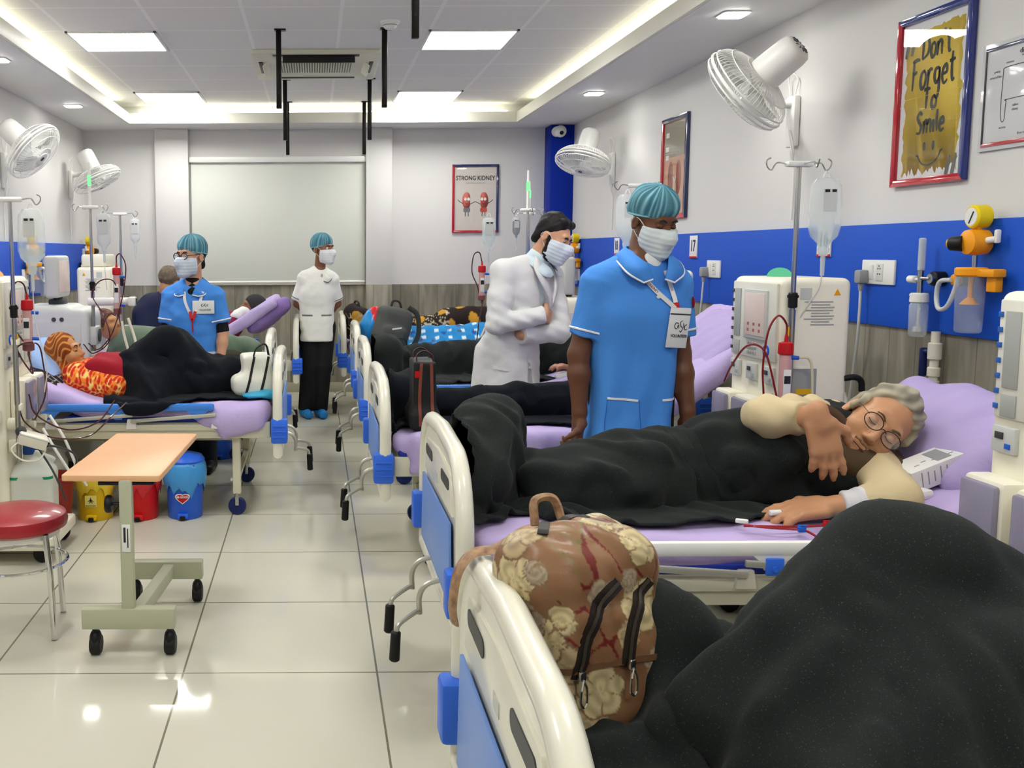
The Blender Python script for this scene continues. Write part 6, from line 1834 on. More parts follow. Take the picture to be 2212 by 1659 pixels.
# ---- the nurse in white in the aisle
def nurse():
    t = thing('person', 'nurse in short white tunic, black trousers and blue shoe covers standing in the aisle', 'person', (.02, 8.4, 0))
    sk = mat('skin_brown', (132, 88, 64), rough=.42)
    S_ = SDF()
    M = basis((.075, 8.38, 1.475), (.72, -.68, -.05), (0, 0, 1), .95)
    shR, shL = (-.085, 8.41, 1.235), (.15, 8.38, 1.225)
    elR, wrR = (-.15, 8.46, 1.0), (-.02, 8.56, .88)
    elL, wrL = (.20, 8.45, 1.0), (.07, 8.56, .86)
    torso(S_, (.02, 8.42, .83), (.03, 8.41, 1.12), (.045, 8.405, 1.30), (1, -.15, 0), sh=(shR, shL), sc=.88)
    head(S_, M, (.045, 8.41, 1.28), nr=.046)
    arm(S_, shR, elR, wrR, (.043, .034, .025)); arm(S_, shL, elL, wrL, (.043, .034, .025))
    hand(S_, (-.01, 8.56, .87), (.9, .1, -.3), (0, 1, 0), (0, 0, 1), .4, .85)
    hand(S_, (.06, 8.57, .85), (-.9, .05, -.3), (0, 1, 0), (0, 0, 1), .4, .85)
    hk = ((-.05, 8.43, .8), (.09, 8.42, .8)); kk = ((-.045, 8.41, .45), (.07, 8.40, .45)); ak = ((-.085, 8.42, .08), (.045, 8.42, .08))
    legs(S_, hk, kk, ak, (.08, .05, .034))
    for a in ak: S_.cap((a[0], a[1], .05), (a[0] + .02, a[1] - .12, .033), .034, .028, k=.03)
    S_.build('body', sk, t, res=.0075)
    eyes(M, t, openy=1); brows(M, t, M_black, .004)
    hs = SDF().ell((0, .03, .03), (.079, .096, .084), k=0).cut((0, -.055, .0), (0, -1, -.5)).cut((0, 0, -.06), (0, 0, -1))
    for sx in (-1, 1): hs.ell((sx * .085, -.01, -.03), (.018, .04, .06), k=.008, op='s')
    hs.build('hair', mat('hair_black', (0, 0, 0)), t, res=.006, M=M)
    c = SDF()
    c.ell((.03, 8.41, 1.12), (.158, .125, .185), k=0).box((.02, 8.42, .86), (.148, .12, .3), rd=.1, k=.06)
    for sh, el in ((shR, elR), (shL, elL)):
        c.chain([(.045, 8.41, 1.265), sh], [.06, .057], .05); c.cone(sh, tuple(Vector(sh).lerp(Vector(el), .86)), .058, .062, .03)
    c.ell((.06, 8.37, 1.37), (.055, .07, .09), k=.01, op='s')
    c.cap((.06, 8.27, 1.31), (.075, 8.27, 1.17), .036, .004, k=.006, op='s')
    c.disp(lambda X, Y, Z: .004 * vnoise((X, Y, Z * .6), 33, 24) + .002 * vnoise((X, Y, Z), 34, 60)).cut((0, 0, .675), (0, 0, -1))
    L_ = .86 * (Vector(elR) - Vector(shR)).length
    dk = (108, 112, 108)
    pk = lambda V: (np.abs(V[:, 2] - .905) < .005) & (np.abs(np.abs(V[:, 0] - .02) - .085) < .045) & (V[:, 1] < 8.4)
    c.build('tunic', M_attr, t, res=.0075, colfn=cols_of((232, 231, 224), (pk, dk)))
    for a, e in ((shR, elR), (shL, elL)): sleeve_ring(c, a, e, L_ - .025, mat('piping_grey', dk, rough=.8), t, .0035)
    collar(c, t, (.045, 8.405, 1.29), (1, -.15, 0), (.1, -1, 0), mat('tunic_white', (232, 231, 224), rough=.8), mat('piping_grey', dk, rough=.8), r=.056, drop=.12)
    MB().ell((.062, 8.335, 1.21), (.034, .03, .07)).build('undershirt', mat('print_blouse', (150, 146, 136), rough=.8, noise=.6, nscale=60), t)
    bouffant(M, t, seed=22, puff=1.0, low=.034); face_mask(M, t, (226, 228, 228))
    tr = SDF()
    for h2, k2, a2 in zip(hk, kk, ak): tr.chain([h2, k2], [.098, .078], .03).cone(tuple(Vector(k2) + Vector((0, 0, .02))), (a2[0], a2[1], .06), .078, .066, .03)
    tr.build('trousers', mat('trousers_black', (0, 0, 0)), t, res=.011)
    shoes(None, ak, (.25, -1), mat('shoe_cover_blue', (38, 132, 206), rough=.6, bump=.3, bscale=60), t, 'shoe_cover', True)
    adopt(t)
nurse()
# ---------------------------------------------------------------- patients
def lying_body(S_, pel, chest, neck, M, hips, knees, ankles, nr=.05):
    w = Vector((0, 1, 0))
    torso(S_, pel, chest, neck, w, sc=.9)
    if M is not None: head(S_, M, neck, nr=nr)
    legs(S_, hips, knees, ankles, (.08, .055, .036))
    for a in ankles: S_.cap(a, (a[0], a[1], a[2] + .06), .038, .034, k=.03)

def patient_glasses():
    t = thing('person', 'grey-haired patient in glasses lying on his side, hand raised before his chin', 'person', (1.3, 3.1, .64))
    sk = mat('skin_tan', (188, 138, 102), rough=.4, bump=.06, bscale=160)
    S_ = SDF()
    M = basis((1.752, 2.985, .895), (-.36, -.93, .02), (.74, -.22, .62), 1.12)
    sU, eU, wU = (1.66, 3.10, .90), (1.40, 2.97, .93), (1.482, 2.83, .955)
    sD, eD, wD = (1.74, 2.95, .775), (1.70, 2.76, .72), (1.545, 2.795, .69)
    torso(S_, (1.02, 3.14, .705), (1.42, 3.10, .75), (1.66, 3.05, .84), (0, .9, .4), sc=.85, sh=(sU, sD))
    head(S_, M, (1.655, 3.05, .83), nr=.055)
    arm(S_, sU, eU, wU, (.05, .04, .029)); arm(S_, sD, eD, wD, (.05, .04, .029))
    hand(S_, (1.495, 2.82, .955), (.22, -.05, -.96), (.1, .9, -.2), (.95, .1, .2), .16, 1.13, thumb=.8, spread=.09)
    hand(S_, (1.525, 2.795, .69), (-1, .0, -.10), (0, .3, -1), (.1, .9, .25), .20, 1.08, spread=.05)
    legs(S_, ((1.0, 3.19, .715), (1.0, 3.08, .695)), ((.80, 3.08, .70), (.78, 3.0, .69)), ((.60, 3.2, .70), (.58, 3.12, .69)), (.08, .055, .036))
    S_.build('body', sk, t, res=.0046)
    eyes(M, t, lid=sk, openy=0)
    brows(M, t, mat('brow_grey', (92, 76, 62), rough=.8), .0038)
    spectacles(M, t, mat('frame_thin', (60, 44, 36), rough=.3, metal=.6), (.027, .02), .0015)
    MB().tube([M @ Vector(p) for p in ((-.024, -.0975, -.0515), (-.012, -.1015, -.047), (0, -.1025, -.049), (.012, -.1015, -.047), (.024, -.0975, -.0515))], .0045, 8, flat=(1, .5)).build('moustache', mat('stubble', (166, 128, 100), rough=.9, bump=.5, bscale=300), t)
    MB().tube([M @ Vector(p) for p in ((-.023, -.1015, -.0642), (-.008, -.1065, -.0635), (.008, -.1065, -.0635), (.023, -.1015, -.0642))], .0016, 6).build('lip_line', mat('lip_dark', (92, 46, 38), rough=.5), t)
    h_ = SDF().ell((0, .028, .056), (.086, .100, .090), k=0).ell((0, .075, -.01), (.072, .045, .07), k=.03)
    h_.cut((0, -.05, .088), (0, -.82, -.57), k=.01).cut((0, .05, -.06), (0, -.2, -1), k=.006)
    for sx in (-1, 1): h_.ell((sx * .09, -.02, -.01), (.03, .042, .055), k=.01, op='s').cap((sx * .074, -.022, .035), (sx * .077, -.012, .0), .012, .008, k=.015)
    h_.disp(lambda X, Y, Z: .003 * np.sin(150 * X + 40 * Y + 6 * np.sin(30 * Z)) + .004 * vnoise((X * 1.5, Y * .6, Z), 5, 70))
    def hc(V):
        k = np.clip(.5 + .7 * vnoise((V[:, 0] * 2.2, V[:, 1] * .5, V[:, 2]), 3, 90), 0, 1)[:, None]
        side = np.clip((.03 - V[:, 2]) / .06, 0, 1)[:, None]
        return np.array(lin((176, 168, 146))[:3]) * (1 - k * .5) * (1 - side * .45)
    h_.build('hair', mat('hair_grey', (150, 146, 130), rough=.75, attr=True), t, res=.0035, colfn=hc, M=M)
    beige = mat('kurta_beige', (202, 184, 146), rough=.85, bump=.1, bscale=60)
    k_ = SDF()
    v = Vector(wU) - Vector(eU)
    k_.chain([sU, tuple(Vector(sU).lerp(Vector(eU), .5)), eU], [.072, .068, .064], .02).cone(eU, tuple(Vector(eU) + v * .82), .064, .048, .025)
    k_.disp(lambda X, Y, Z: .005 * vnoise((X, Y, Z), 41, 45) + .003 * np.sin(70 * X + 50 * Z))
    k_.build('kurta_sleeve', beige, t, res=.007)
    k2 = SDF(); v = Vector(wD) - Vector(eD)
    k2.chain([sD, eD], [.072, .066], .02).chain([eD, tuple(Vector(eD) + v * .45)], [.066, .056], .02)
    k2.disp(lambda X, Y, Z: .005 * vnoise((X, Y, Z), 42, 45))
    k2.build('kurta_sleeve', beige, t, res=.007)
    cf = SDF().cone(tuple(Vector(eD) + v * .45), tuple(Vector(eD) + v * .88), .052, .043, 0)
    cf.disp(lambda X, Y, Z: .002 * np.sin(160 * X)); cf.build('shirt_cuff', mat('cuff_white', (206, 204, 208), rough=.8), t, res=.006)
    ve = SDF().ell((1.50, 3.10, .755), (.26, .16, .135), k=0).chain([(1.68, 3.06, .86), (1.76, 3.0, .77)], [.075, .085], .05).cap((1.62, 2.98, .82), (1.78, 2.90, .74), .075, .07, k=.05)
    ve.disp(lambda X, Y, Z: .007 * vnoise((X, Y, Z), 44, 26) + .003 * vnoise((X, Y, Z), 45, 60))
    ve.build('waistcoat', mat('waistcoat_brown', (82, 66, 48), rough=.9, bump=.15, bscale=60), t, res=.008)
    MB().tube([(1.60, 3.06, .955), (1.64, 2.985, .925), (1.66, 2.93, .86), (1.69, 2.89, .80)], .021, 8, flat=(1, .5)).build('waistcoat_collar', mat('collar_brown', (74, 52, 40), rough=.9), t)
    lo = SDF().ell((1.05, 3.13, .705), (.2, .15, .105), k=0).chain([(1.0, 3.19, .715), (.80, 3.08, .70), (.62, 3.19, .70)], [.10, .08, .065], .03).chain([(1.0, 3.08, .695), (.78, 3.0, .69), (.60, 3.12, .69)], [.10, .08, .06], .03)
    lo.build('trousers', mat('cloth_olive', (72, 66, 50), rough=.9), t, res=.012)
    adopt(t)
patient_glasses()

def patient_scarf():
    t = thing('person', 'patient in an orange headscarf lying on the near left bed, face in profile', 'person', (-1.2, 5.62, .64))
    sk = mat('skin_warm', (186, 130, 84), rough=.42)
    S_ = SDF()
    M = basis((-1.44, 5.55, .868), (.93, -.22, .28), (-.30, .02, .95), .93)
    lying_body(S_, (-1.02, 5.62, .72), (-1.22, 5.62, .74), (-1.38, 5.60, .78), M, ((-1.0, 5.54, .72), (-1.0, 5.70, .72)), ((-.87, 5.55, .93), (-.86, 5.69, .91)), ((-.66, 5.55, .68), (-.64, 5.68, .68)), nr=.045)
    S_.build('body', sk, t, res=.006)
    eyes(M, t, lid=sk, openy=0); brows(M, t, mat('brow_dark', (40, 26, 20), rough=.8), .0034)
    sc = SDF().ell((0, .02, .045), (.092, .108, .10), k=0).ell((0, .04, -.06), (.085, .075, .10), k=.05).cap((0, .05, -.1), (0, .07, -.17), .075, .07, k=.04)
    sc.ell((0, -.082, -.012), (.056, .06, .082), k=.008, op='s')
    sc.cut((0, -.07, 0), (0, -1, .15), k=.006)
    sc.disp(lambda X, Y, Z: .0025 * np.sin(90 * Y + 60 * Z + 4 * np.sin(40 * X)) + .003 * vnoise((X, Y, Z), 8, 40))
    def c1(V):
        s_ = np.sin(150 * V[:, 2] + 70 * V[:, 1] + 5 * np.sin(45 * V[:, 1]) + 30 * V[:, 0])
        k = np.clip((s_ - .3) * 2, 0, 1)[:, None]; d = np.clip(.5 - vnoise(V.T, 4, 22), 0, 1)[:, None]
        return np.array(lin((176, 88, 34))[:3]) * (1 - .45 * d) * (1 - k) + np.array(lin((204, 140, 66))[:3]) * k
    sc.build('headscarf', mat('scarf_orange', (176, 88, 34), rough=.9, attr=True), t, res=.0035, colfn=c1, M=M)
    MB().tube([M @ Vector(p) for p in ((-.05, -.07, -.1), (0, -.1, -.118), (.05, -.07, -.1), (.07, -.02, -.11))], .022, 8).build('black_scarf', mat('black_cloth', (16, 15, 16), rough=.9), t)
    sh = SDF().ell((-1.27, 5.60, .725), (.19, .21, .12), k=0).cap((-1.36, 5.44, .735), (-1.12, 5.40, .69), .08, .075, k=.05).cap((-1.38, 5.48, .755), (-1.3, 5.62, .765), .065, .055, k=.05)
    sh.disp(lambda X, Y, Z: .006 * vnoise((X, Y, Z), 51, 28))
    def c2(V):
        a = vnoise((V[:, 0], V[:, 1] * .6, V[:, 2]), 61, 120); b_ = vnoise((V[:, 0], V[:, 1] * .6, V[:, 2]), 62, 90)
        k = np.clip((np.abs(a) - .28) * 6, 0, 1)[:, None]; y = np.clip(b_ * 2, 0, 1)[:, None]
        return np.array(lin((196, 36, 22))[:3]) * k + (1 - k) * (np.array(lin((236, 132, 42))[:3]) * (1 - y) + np.array(lin((244, 208, 120))[:3]) * y)
    sh.build('shawl', mat('shawl_print', (200, 60, 30), rough=.85, attr=True), t, res=.0055, colfn=c2)
    rd = SDF().ell((-1.15, 5.56, .80), (.13, .17, .07), (0, .25, 0), k=0).cap((-1.25, 5.44, .80), (-1.08, 5.42, .70), .06, .05, k=.05)
    rd.disp(lambda X, Y, Z: .008 * vnoise((X, Y, Z), 53, 30))
    rd.build('red_wrap', mat('cloth_crimson', (150, 14, 34), rough=.8), t, res=.008)
    lo = SDF().ell((-1.02, 5.62, .72), (.17, .17, .115), k=0)
    for y in (5.545, 5.695): lo.chain([(-1.0, y, .72), (-.87, y, .92), (-.69, y, .69)], [.095, .07, .052], .03)
    lo.build('trousers', mat('cloth_olive', (0, 0, 0)), t, res=.012)
    adopt(t)
patient_scarf()

def patient_green():
    t = thing('person', 'patient with patterned head wrap lying behind the grey machine, mostly hidden', 'person', (-1.2, 7.0, .64))
    S_ = SDF()
    M = basis((-1.50, 6.95, .93), (.85, -.45, .3), (-.4, 0, .9), .9)
    lying_body(S_, (-.95, 7.0, .73), (-1.2, 7.0, .76), (-1.42, 6.98, .84), M, ((-.93, 6.93, .72), (-.93, 7.08, .72)), ((-.72, 6.94, .75), (-.72, 7.08, .75)), ((-.52, 6.94, .68), (-.52, 7.08, .68)))
    S_.build('body', mat('skin_warm', (0, 0, 0)), t, res=.01)
    sc = SDF().ell((0, .02, .05), (.092, .108, .095), k=0).cut((0, -.05, .04), (0, -.8, -.6), k=.006)
    sc.build('head_wrap', mat('wrap_brown', (130, 96, 84), rough=.9, noise=1.0, nscale=50, col2=(70, 34, 34)), t, res=.006, M=M)
    lo = SDF().ell((-1.12, 7.0, .75), (.28, .18, .125), k=0)
    for y in (6.93, 7.08): lo.chain([(-.93, y, .73), (-.55, y, .70)], [.10, .06], .03)
    lo.build('gown', mat('cloth_olive', (0, 0, 0)), t, res=.014)
    adopt(t)
patient_green()

def patient_propped():
    t = thing('person', 'patient in dark beanie and maroon jumper propped on a lilac pillow at the far left', 'person', (-.9, 8.55, .64))
    S_ = SDF()
    M = basis((-.55, 8.5, .955), (-.85, -.35, .35), (.4, 0, .92), .95)
    torso(S_, (-1.0, 8.55, .73), (-.76, 8.53, .80), (-.62, 8.52, .88), (0, 1, 0), sc=.9)
    head(S_, M, (-.60, 8.52, .86))
    legs(S_, ((-1.0, 8.48, .72), (-1.0, 8.62, .72)), ((-1.35, 8.48, .72), (-1.35, 8.62, .72)), ((-1.7, 8.48, .68), (-1.7, 8.62, .68)))
    S_.build('body', mat('skin_brown', (0, 0, 0)), t, res=.01)
    b_ = SDF().ell((0, .02, .045), (.096, .112, .10), k=0).cut((0, -.06, .03), (0, -.7, -.7), k=.006).cap((-.02, .08, .05), (.05, .12, .08), .045, .03, k=.03)
    b_.build('beanie', mat('beanie_charcoal', (52, 50, 50), rough=.95, bump=.3, bscale=150), t, res=.006, M=M)
    ju = SDF().ell((-.80, 8.50, .80), (.19, .19, .13), (0, -.3, 0), k=0).cap((-.72, 8.36, .84), (-.88, 8.30, .74), .065, .055, k=.04).cap((-.64, 8.46, .86), (-.72, 8.36, .84), .06, .06, k=.04)
    ju.disp(lambda X, Y, Z: .007 * vnoise((X, Y, Z), 71, 30))
    ju.build('jumper', mat('jumper_maroon', (112, 26, 52), rough=.9, noise=.7, nscale=60), t, res=.008)
    ma_ = SDF().ell((-.635, 8.40, .925), (.075, .06, .05), (0, -.3, .2), k=0).ell((-.69, 8.36, .90), (.05, .05, .04), k=.03)
    ma_.disp(lambda X, Y, Z: .006 * vnoise((X, Y, Z), 72, 60)); ma_.build('white_scarf', M_paper, t, res=.007)
    lo = SDF().ell((-1.0, 8.55, .73), (.17, .17, .12), k=0)
    for y in (8.48, 8.62): lo.chain([(-1.0, y, .72), (-1.65, y, .69)], [.095, .055], .03)
    lo.build('trousers', mat('cloth_olive', (0, 0, 0)), t, res=.014)
    adopt(t)
patient_propped()

def visitor():
    t = thing('person', 'person in navy jacket with short grey hair seated behind the attendant in spectacles', 'person', (-1.27, 7.72, 0))
    S_ = SDF()
    M = basis((-1.155, 7.70, 1.215), (.5, .8, -.25), (.25, .1, .95), .92)
    torso(S_, (-1.30, 7.74, .62), (-1.26, 7.73, .90), (-1.19, 7.71, 1.10), (.85, -.5, 0), sc=.95)
    head(S_, M, (-1.185, 7.71, 1.07))
    legs(S_, ((-1.32, 7.70, .58), (-1.24, 7.78, .58)), ((-.98, 7.72, .56), (-.95, 7.84, .56)), ((-.97, 7.72, .09), (-.94, 7.84, .09)))
    S_.build('body', mat('skin_tan', (0, 0, 0)), t, res=.01)
    h_ = SDF().ell((0, .03, .05), (.085, .10, .09), k=0).cut((0, -.06, .05), (0, -.7, -.7)).disp(lambda X, Y, Z: .004 * vnoise((X, Y, Z), 5, 80))
    for sx in (-1, 1): h_.ell((sx * .09, -.02, -.01), (.03, .042, .055), k=.01, op='s')
    h_.build('hair', mat('hair_salt', (96, 84, 72), rough=.9, noise=.8, nscale=60), t, res=.006, M=M)
    j = SDF().ell((-1.27, 7.73, .92), (.20, .16, .22), k=0).ell((-1.31, 7.74, .68), (.20, .17, .18), k=.08).chain([(-1.2, 7.71, 1.06), (-1.34, 7.66, .96), (-1.34, 7.54, .74), (-1.17, 7.52, .68)], [.075, .08, .07, .055], .05).chain([(-1.19, 7.72, 1.06), (-1.06, 7.62, .95), (-1.02, 7.58, .74)], [.075, .078, .062], .05)
    j.disp(lambda X, Y, Z: .008 * vnoise((X, Y, Z), 73, 22))
    j.build('jacket', mat('jacket_navy', (26, 32, 62), rough=.85), t, res=.01)
    tr = SDF()
    for a, b_, c in (((-1.32, 7.70, .58), (-.98, 7.72, .56), (-.97, 7.72, .06)), ((-1.24, 7.78, .58), (-.95, 7.84, .56), (-.94, 7.84, .06))): tr.chain([a, b_], [.09, .075], .03).cone(b_, c, .07, .06, .03)
    tr.build('trousers', mat('trousers_navy', (0, 0, 0)), t, res=.012)
    adopt(t)
    s = thing('stool', 'low stool under the person in the navy jacket', 'stool', (-1.28, 7.74, 0))
    MB().cyl((0, 0, .42), (0, 0, .47), .17, seg=28, bev=.015).build('seat', mat('maroon_vinyl', (0, 0, 0)), s)
    for k in range(4):
        a = PI / 4 + k * PI / 2; MB().cyl((.13 * math.cos(a), .13 * math.sin(a), .0), (.12 * math.cos(a), .12 * math.sin(a), .42), .011, seg=10).build('leg', M_chrome, s)
visitor()

def patient_hand():
    t = thing('person', 'patient under the dark blanket behind the doctor, a hand resting on top', 'person', (1.5, 6.3, .64))
    S_ = SDF()
    M = basis((2.0, 6.35, .88), (-.7, -.1, .7), (.75, 0, .6), .95)
    lying_body(S_, (1.25, 6.33, .73), (1.6, 6.33, .77), (1.86, 6.34, .82), M, ((1.2, 6.27, .72), (1.2, 6.42, .72)), ((.88, 6.27, .73), (.88, 6.42, .73)), ((.62, 6.27, .69), (.62, 6.42, .69)))
    arm(S_, (1.75, 6.15, .80), (1.85, 5.98, .74), (1.66, 5.95, .70), (.05, .04, .028))
    hand(S_, (1.63, 5.95, .71), (-.95, .05, .3), (-.2, 0, -1), (0, .6, .6), .35, 1.0)
    S_.build('body', mat('skin_mid2', (176, 124, 100), rough=.42), t, res=.0085)
    cu = SDF().cone((1.86, 5.98, .745), (1.69, 5.952, .703), .055, .045, 0).cone((1.66, 5.95, .70), (1.50, 5.93, .66), .034, .03, .03)
    cu.build('bandage', M_paper, t, res=.008)
    lo = SDF().ell((1.5, 6.33, .76), (.42, .18, .125), k=0).chain([(1.75, 6.15, .80), (1.85, 5.99, .75)], [.065, .058], .03)
    for y in (6.27, 6.42): lo.chain([(1.2, y, .73), (.6, y, .70)], [.10, .058], .03)
    lo.build('gown', mat('gown_dark', (40, 42, 44), rough=.9), t, res=.014)
    adopt(t)
patient_hand()

# ---------------------------------------------------------------- pillows
def pillow(name, label, c, size, rot, m, seed, group=None, colfn=None, res=.012):
    S_ = SDF().box((0, 0, 0), (size[0] / 2, size[1] / 2, size[2] * .28), rd=size[2] * .26, k=0).ell((0, 0, 0), (size[0] * .46, size[1] * .46, size[2] * .5), k=.06)
    S_.disp(lambda X, Y, Z: .007 * vnoise((X, Y, Z), seed, 20) + .004 * vnoise((X, Y, Z), seed + 1, 45))
    M = Matrix.Translation(c) @ Euler(rot).to_matrix().to_4x4()
    o = S_.build(name, m, None, res=res, M=M, colfn=colfn)
    return tag(o, label, 'pillow', group)
M_pil = mat('lilac_pillow', (176, 160, 206), rough=.85, bump=.2, bscale=40)
pillow('pillow', 'lilac pillow under the head of the patient in glasses', (2.03, 3.10, .845), (.40, .62, .24), (.05, -.62, .05), M_pil, 3)
pillow('pillow', 'lilac pillow leaning at the head of the bed behind the attendant in blue', (1.93, 4.62, 1.0), (.4, .6, .18), (0, -.75, 0), M_pil, 5)
pillow('pillow', 'pale blue pillow behind the orange headscarf', (-1.585, 5.62, .82), (.3, .56, .17), (0, .75, 0), mat('pillow_blue', (150, 178, 226), rough=.85), 7)
def plaid(V):
    g = ((np.abs(np.sin(V[:, 1] * 75)) > .965) | (np.abs(np.sin(V[:, 0] * 75)) > .965))
    k = np.where(g & (vnoise(V.T, 3, 60) > -.3), 1.0, 0)[:, None]
    return np.array(lin((26, 22, 28))[:3]) * (1 - k) + np.array(lin((168, 158, 160))[:3]) * k
pillow('pillow', 'black checked cushion under the pale blue pillow', (-1.53, 5.50, .735), (.36, .5, .15), (0, .5, 0), mat('plaid', (30, 26, 30), rough=.9, attr=True), 9, colfn=plaid, res=.006)
pillow('pillow', 'lilac pillow behind the dark beanie at the far left', (-.40, 8.52, .90), (.42, .6, .17), (0, -.62, 0), mat('pillow_violet', (138, 112, 172), rough=.85), 11)

# ---------------------------------------------------------------- blankets
M_wool = mat('wool_charcoal', (32, 36, 35), rough=.95, spec=.1, bump=.16, bscale=900, speck=1, nscale=420, col2=(74, 76, 70), sheen=.05)
M_woolb = mat('wool_black', (18, 21, 27), rough=.95, spec=.1, bump=.16, bscale=700, sheen=.03)
def blanket(label, x0, x1, y0, y1, z, caps, boxes, m, loose=1.2, n=(76, 56), iters=120, seed=1, colfn=None, cat='blanket', name='blanket', thick=.01, zf=None, group=None, rest=.008, ridges=(), edge=None, wr=.012, polar=None, pin=None):
    nu, nv = n
    step = ((x1 - x0) / (nu - 1) * loose, (y1 - y0) / (nv - 1) * loose)
    def P0(u, v):
        X = x0 + (x1 - x0) * u; Y = y0 + (y1 - y0) * v
        Z = np.full(X.shape, z, float)
        for lo, hi in boxes: Z = np.where((X > lo[0] - .03) & (X < hi[0] + .03) & (Y > lo[1] - .03) & (Y < hi[1] + .03), np.maximum(Z, hi[2]), Z)
        for p0, p1, r0, r1 in caps:
            for t_ in np.linspace(0, 1, 12):
                c = np.array(p0) * (1 - t_) + np.array(p1) * t_; r = r0 * (1 - t_) + r1 * t_ + .015
                d2 = (X - c[0]) ** 2 + (Y - c[1]) ** 2
                Z = np.where(d2 < r * r, np.maximum(Z, c[2] + np.sqrt(np.maximum(0, r * r - d2))), Z)
        r_ = np.random.default_rng(seed)
        w_ = sum(np.sin((X * math.cos(a) + Y * math.sin(a)) * f + p) for a, f, p in zip(r_.random(6) * 3.1, 25 + 45 * r_.random(6), r_.random(6) * 6)) / 6
        return X, Y, Z + .022 + .03 * np.abs(w_)
    if edge is not None:
        P1 = P0
        P0 = lambda u, v: (lambda a, b, c: (a, b + edge(u) * (1 - v), c))(*P1(u, v))
    X = drape(nu, nv, P0, step, list(caps) + list(ridges), boxes, iters=iters, seed=seed, thick=rest, stiff=.03, pin=pin)
    du = np.gradient(X, axis=0); dv = np.gradient(X, axis=1)
    N = np.cross(du, dv); N /= np.linalg.norm(N, axis=-1, keepdims=True) + 1e-9
    if N[..., 2].mean() < 0: N = -N
    V = X.reshape(-1, 3).T
    if polar:
        dx, dy = V[0] - polar[0], V[1] - polar[1]; di = np.hypot(dx, dy); th = np.arctan2(dy, dx)
        P_ = np.stack([np.cos(th) * 1.0, np.sin(th) * 1.0, di * .55]); q = vnoise(P_, seed + 40, 11); am = np.clip(di / .3, .15, 1)
    else:
        P_ = np.stack([V[0] + .7 * (V[1] - y0) - .5 * V[2], V[1] * .3, V[2] * .5]); q = vnoise(P_, seed + 40, 30); am = .55 + .45 * vnoise(V, seed + 42, 6)
    rg = (1 - np.minimum(1, np.abs(q) * 1.5)) ** 1.3
    q2 = vnoise(V, seed + 41, 34)
    X = X + N * (wr * 2.6 * rg * am + wr * .3 * q2).reshape(nu, nv)[..., None]
    low = np.array([b_[1][2] for b_ in boxes]).max() + .012
    on = (X[..., 2] < low) & (X[..., 2] > low - .04) & (X[..., 0] > boxes[0][0][0]) & (X[..., 0] < boxes[0][1][0]) & (X[..., 1] > boxes[0][0][1]) & (X[..., 1] < boxes[0][1][1])
    X[..., 2][on] = low
    return tag(cloth_obj(name, X, m, thick=thick, colfn=colfn), label, cat, group)
def folds_of(xa, xb, yc, yn, zt, zb, n, seed, r=.02, dx=.16):
    """slack rolled into ridges that run from the body down to the edge of the bed"""
    q = np.random.default_rng(seed); out = []
    for i in range(n):
        x = xa + (xb - xa) * (i + .2 + .6 * q.random()) / n; d = (q.random() - .35) * dx * 2; rr = r * (.7 + .7 * q.random())
        a, b_ = np.array((x, yc - .10 * q.random(), zt)), np.array((x + d, yn, zb))
        m = (a + b_) / 2 + np.array((d * (q.random() - .5), 0, .02))
        out += [(tuple(a), tuple(m), rr * .6, rr), (tuple(m), tuple(b_), rr, rr * .5)]
    return out
def bedbox(xa, xb, yc, z=.64): return ((xa, yc - .44, .35), (xb, yc + .44, z))

blanket('charcoal wool blanket over the raised knees of the nearest patient, filling the lower right', .46, 1.55, .90, 1.95, .55,
        [((.93, 1.52, .955), (1.27, 1.5, .70), .095, .11), ((1.27, 1.5, .70), (1.55, 1.5, .69), .11, .12), ((.93, 1.52, .955), (.64, 1.42, .72), .085, .06), ((1.0, 1.36, .82), (1.3, 1.32, .69), .085, .10), ((1.0, 1.36, .82), (.72, 1.25, .70), .08, .06), ((.60, 1.60, .76), (.60, 1.72, .76), .07, .07)],
        [bedbox(.35, 2.3, 1.5)], M_wool, 1.30, (120, 120), 110, 3, wr=.022, polar=(.93, 1.5),
        ridges=[((.90, 1.46, 1.0), (.70, 1.22, .86), .05, .035), ((.70, 1.22, .86), (.50, 1.10, .71), .035, .03), ((.52, 1.45, .70), (.62, 1.15, .72), .04, .03), ((.98, 1.45, .99), (1.1, 1.1, .76), .035, .04), ((.50, 1.30, .70), (.56, 1.06, .70), .035, .03)])
blanket('charcoal wool blanket over the patient in glasses', .462, 1.70, 2.75, 3.52, .64,
        [((1.66, 3.10, .775), (1.36, 3.11, .74), .175, .16), ((1.36, 3.11, .72), (1.02, 3.13, .70), .14, .13), ((1.02, 3.12, .70), (.78, 3.04, .69), .13, .12), ((1.08, 3.05, .69), (.8, 3.0, .69), .125, .11), ((.80, 3.06, .69), (.58, 3.15, .70), .10, .09), ((.54, 3.05, .79), (.60, 3.3, .84), .10, .105), ((.50, 2.95, .72), (.54, 3.05, .80), .08, .10)],
        [bedbox(.45, 1.62, 3.1)], M_wool, 1.2, (130, 84), 130, 5, wr=.016, pin=(0, slice(None)),
        ridges=folds_of(.62, 1.5, 2.99, 2.79, .75, .66, 7, 3, .03) + [((1.0, 3.0, .80), (1.45, 2.95, .80), .02, .028), ((1.45, 2.95, .84), (1.60, 2.86, .70), .035, .03), ((.52, 2.95, .75), (.66, 2.80, .66), .05, .03)])
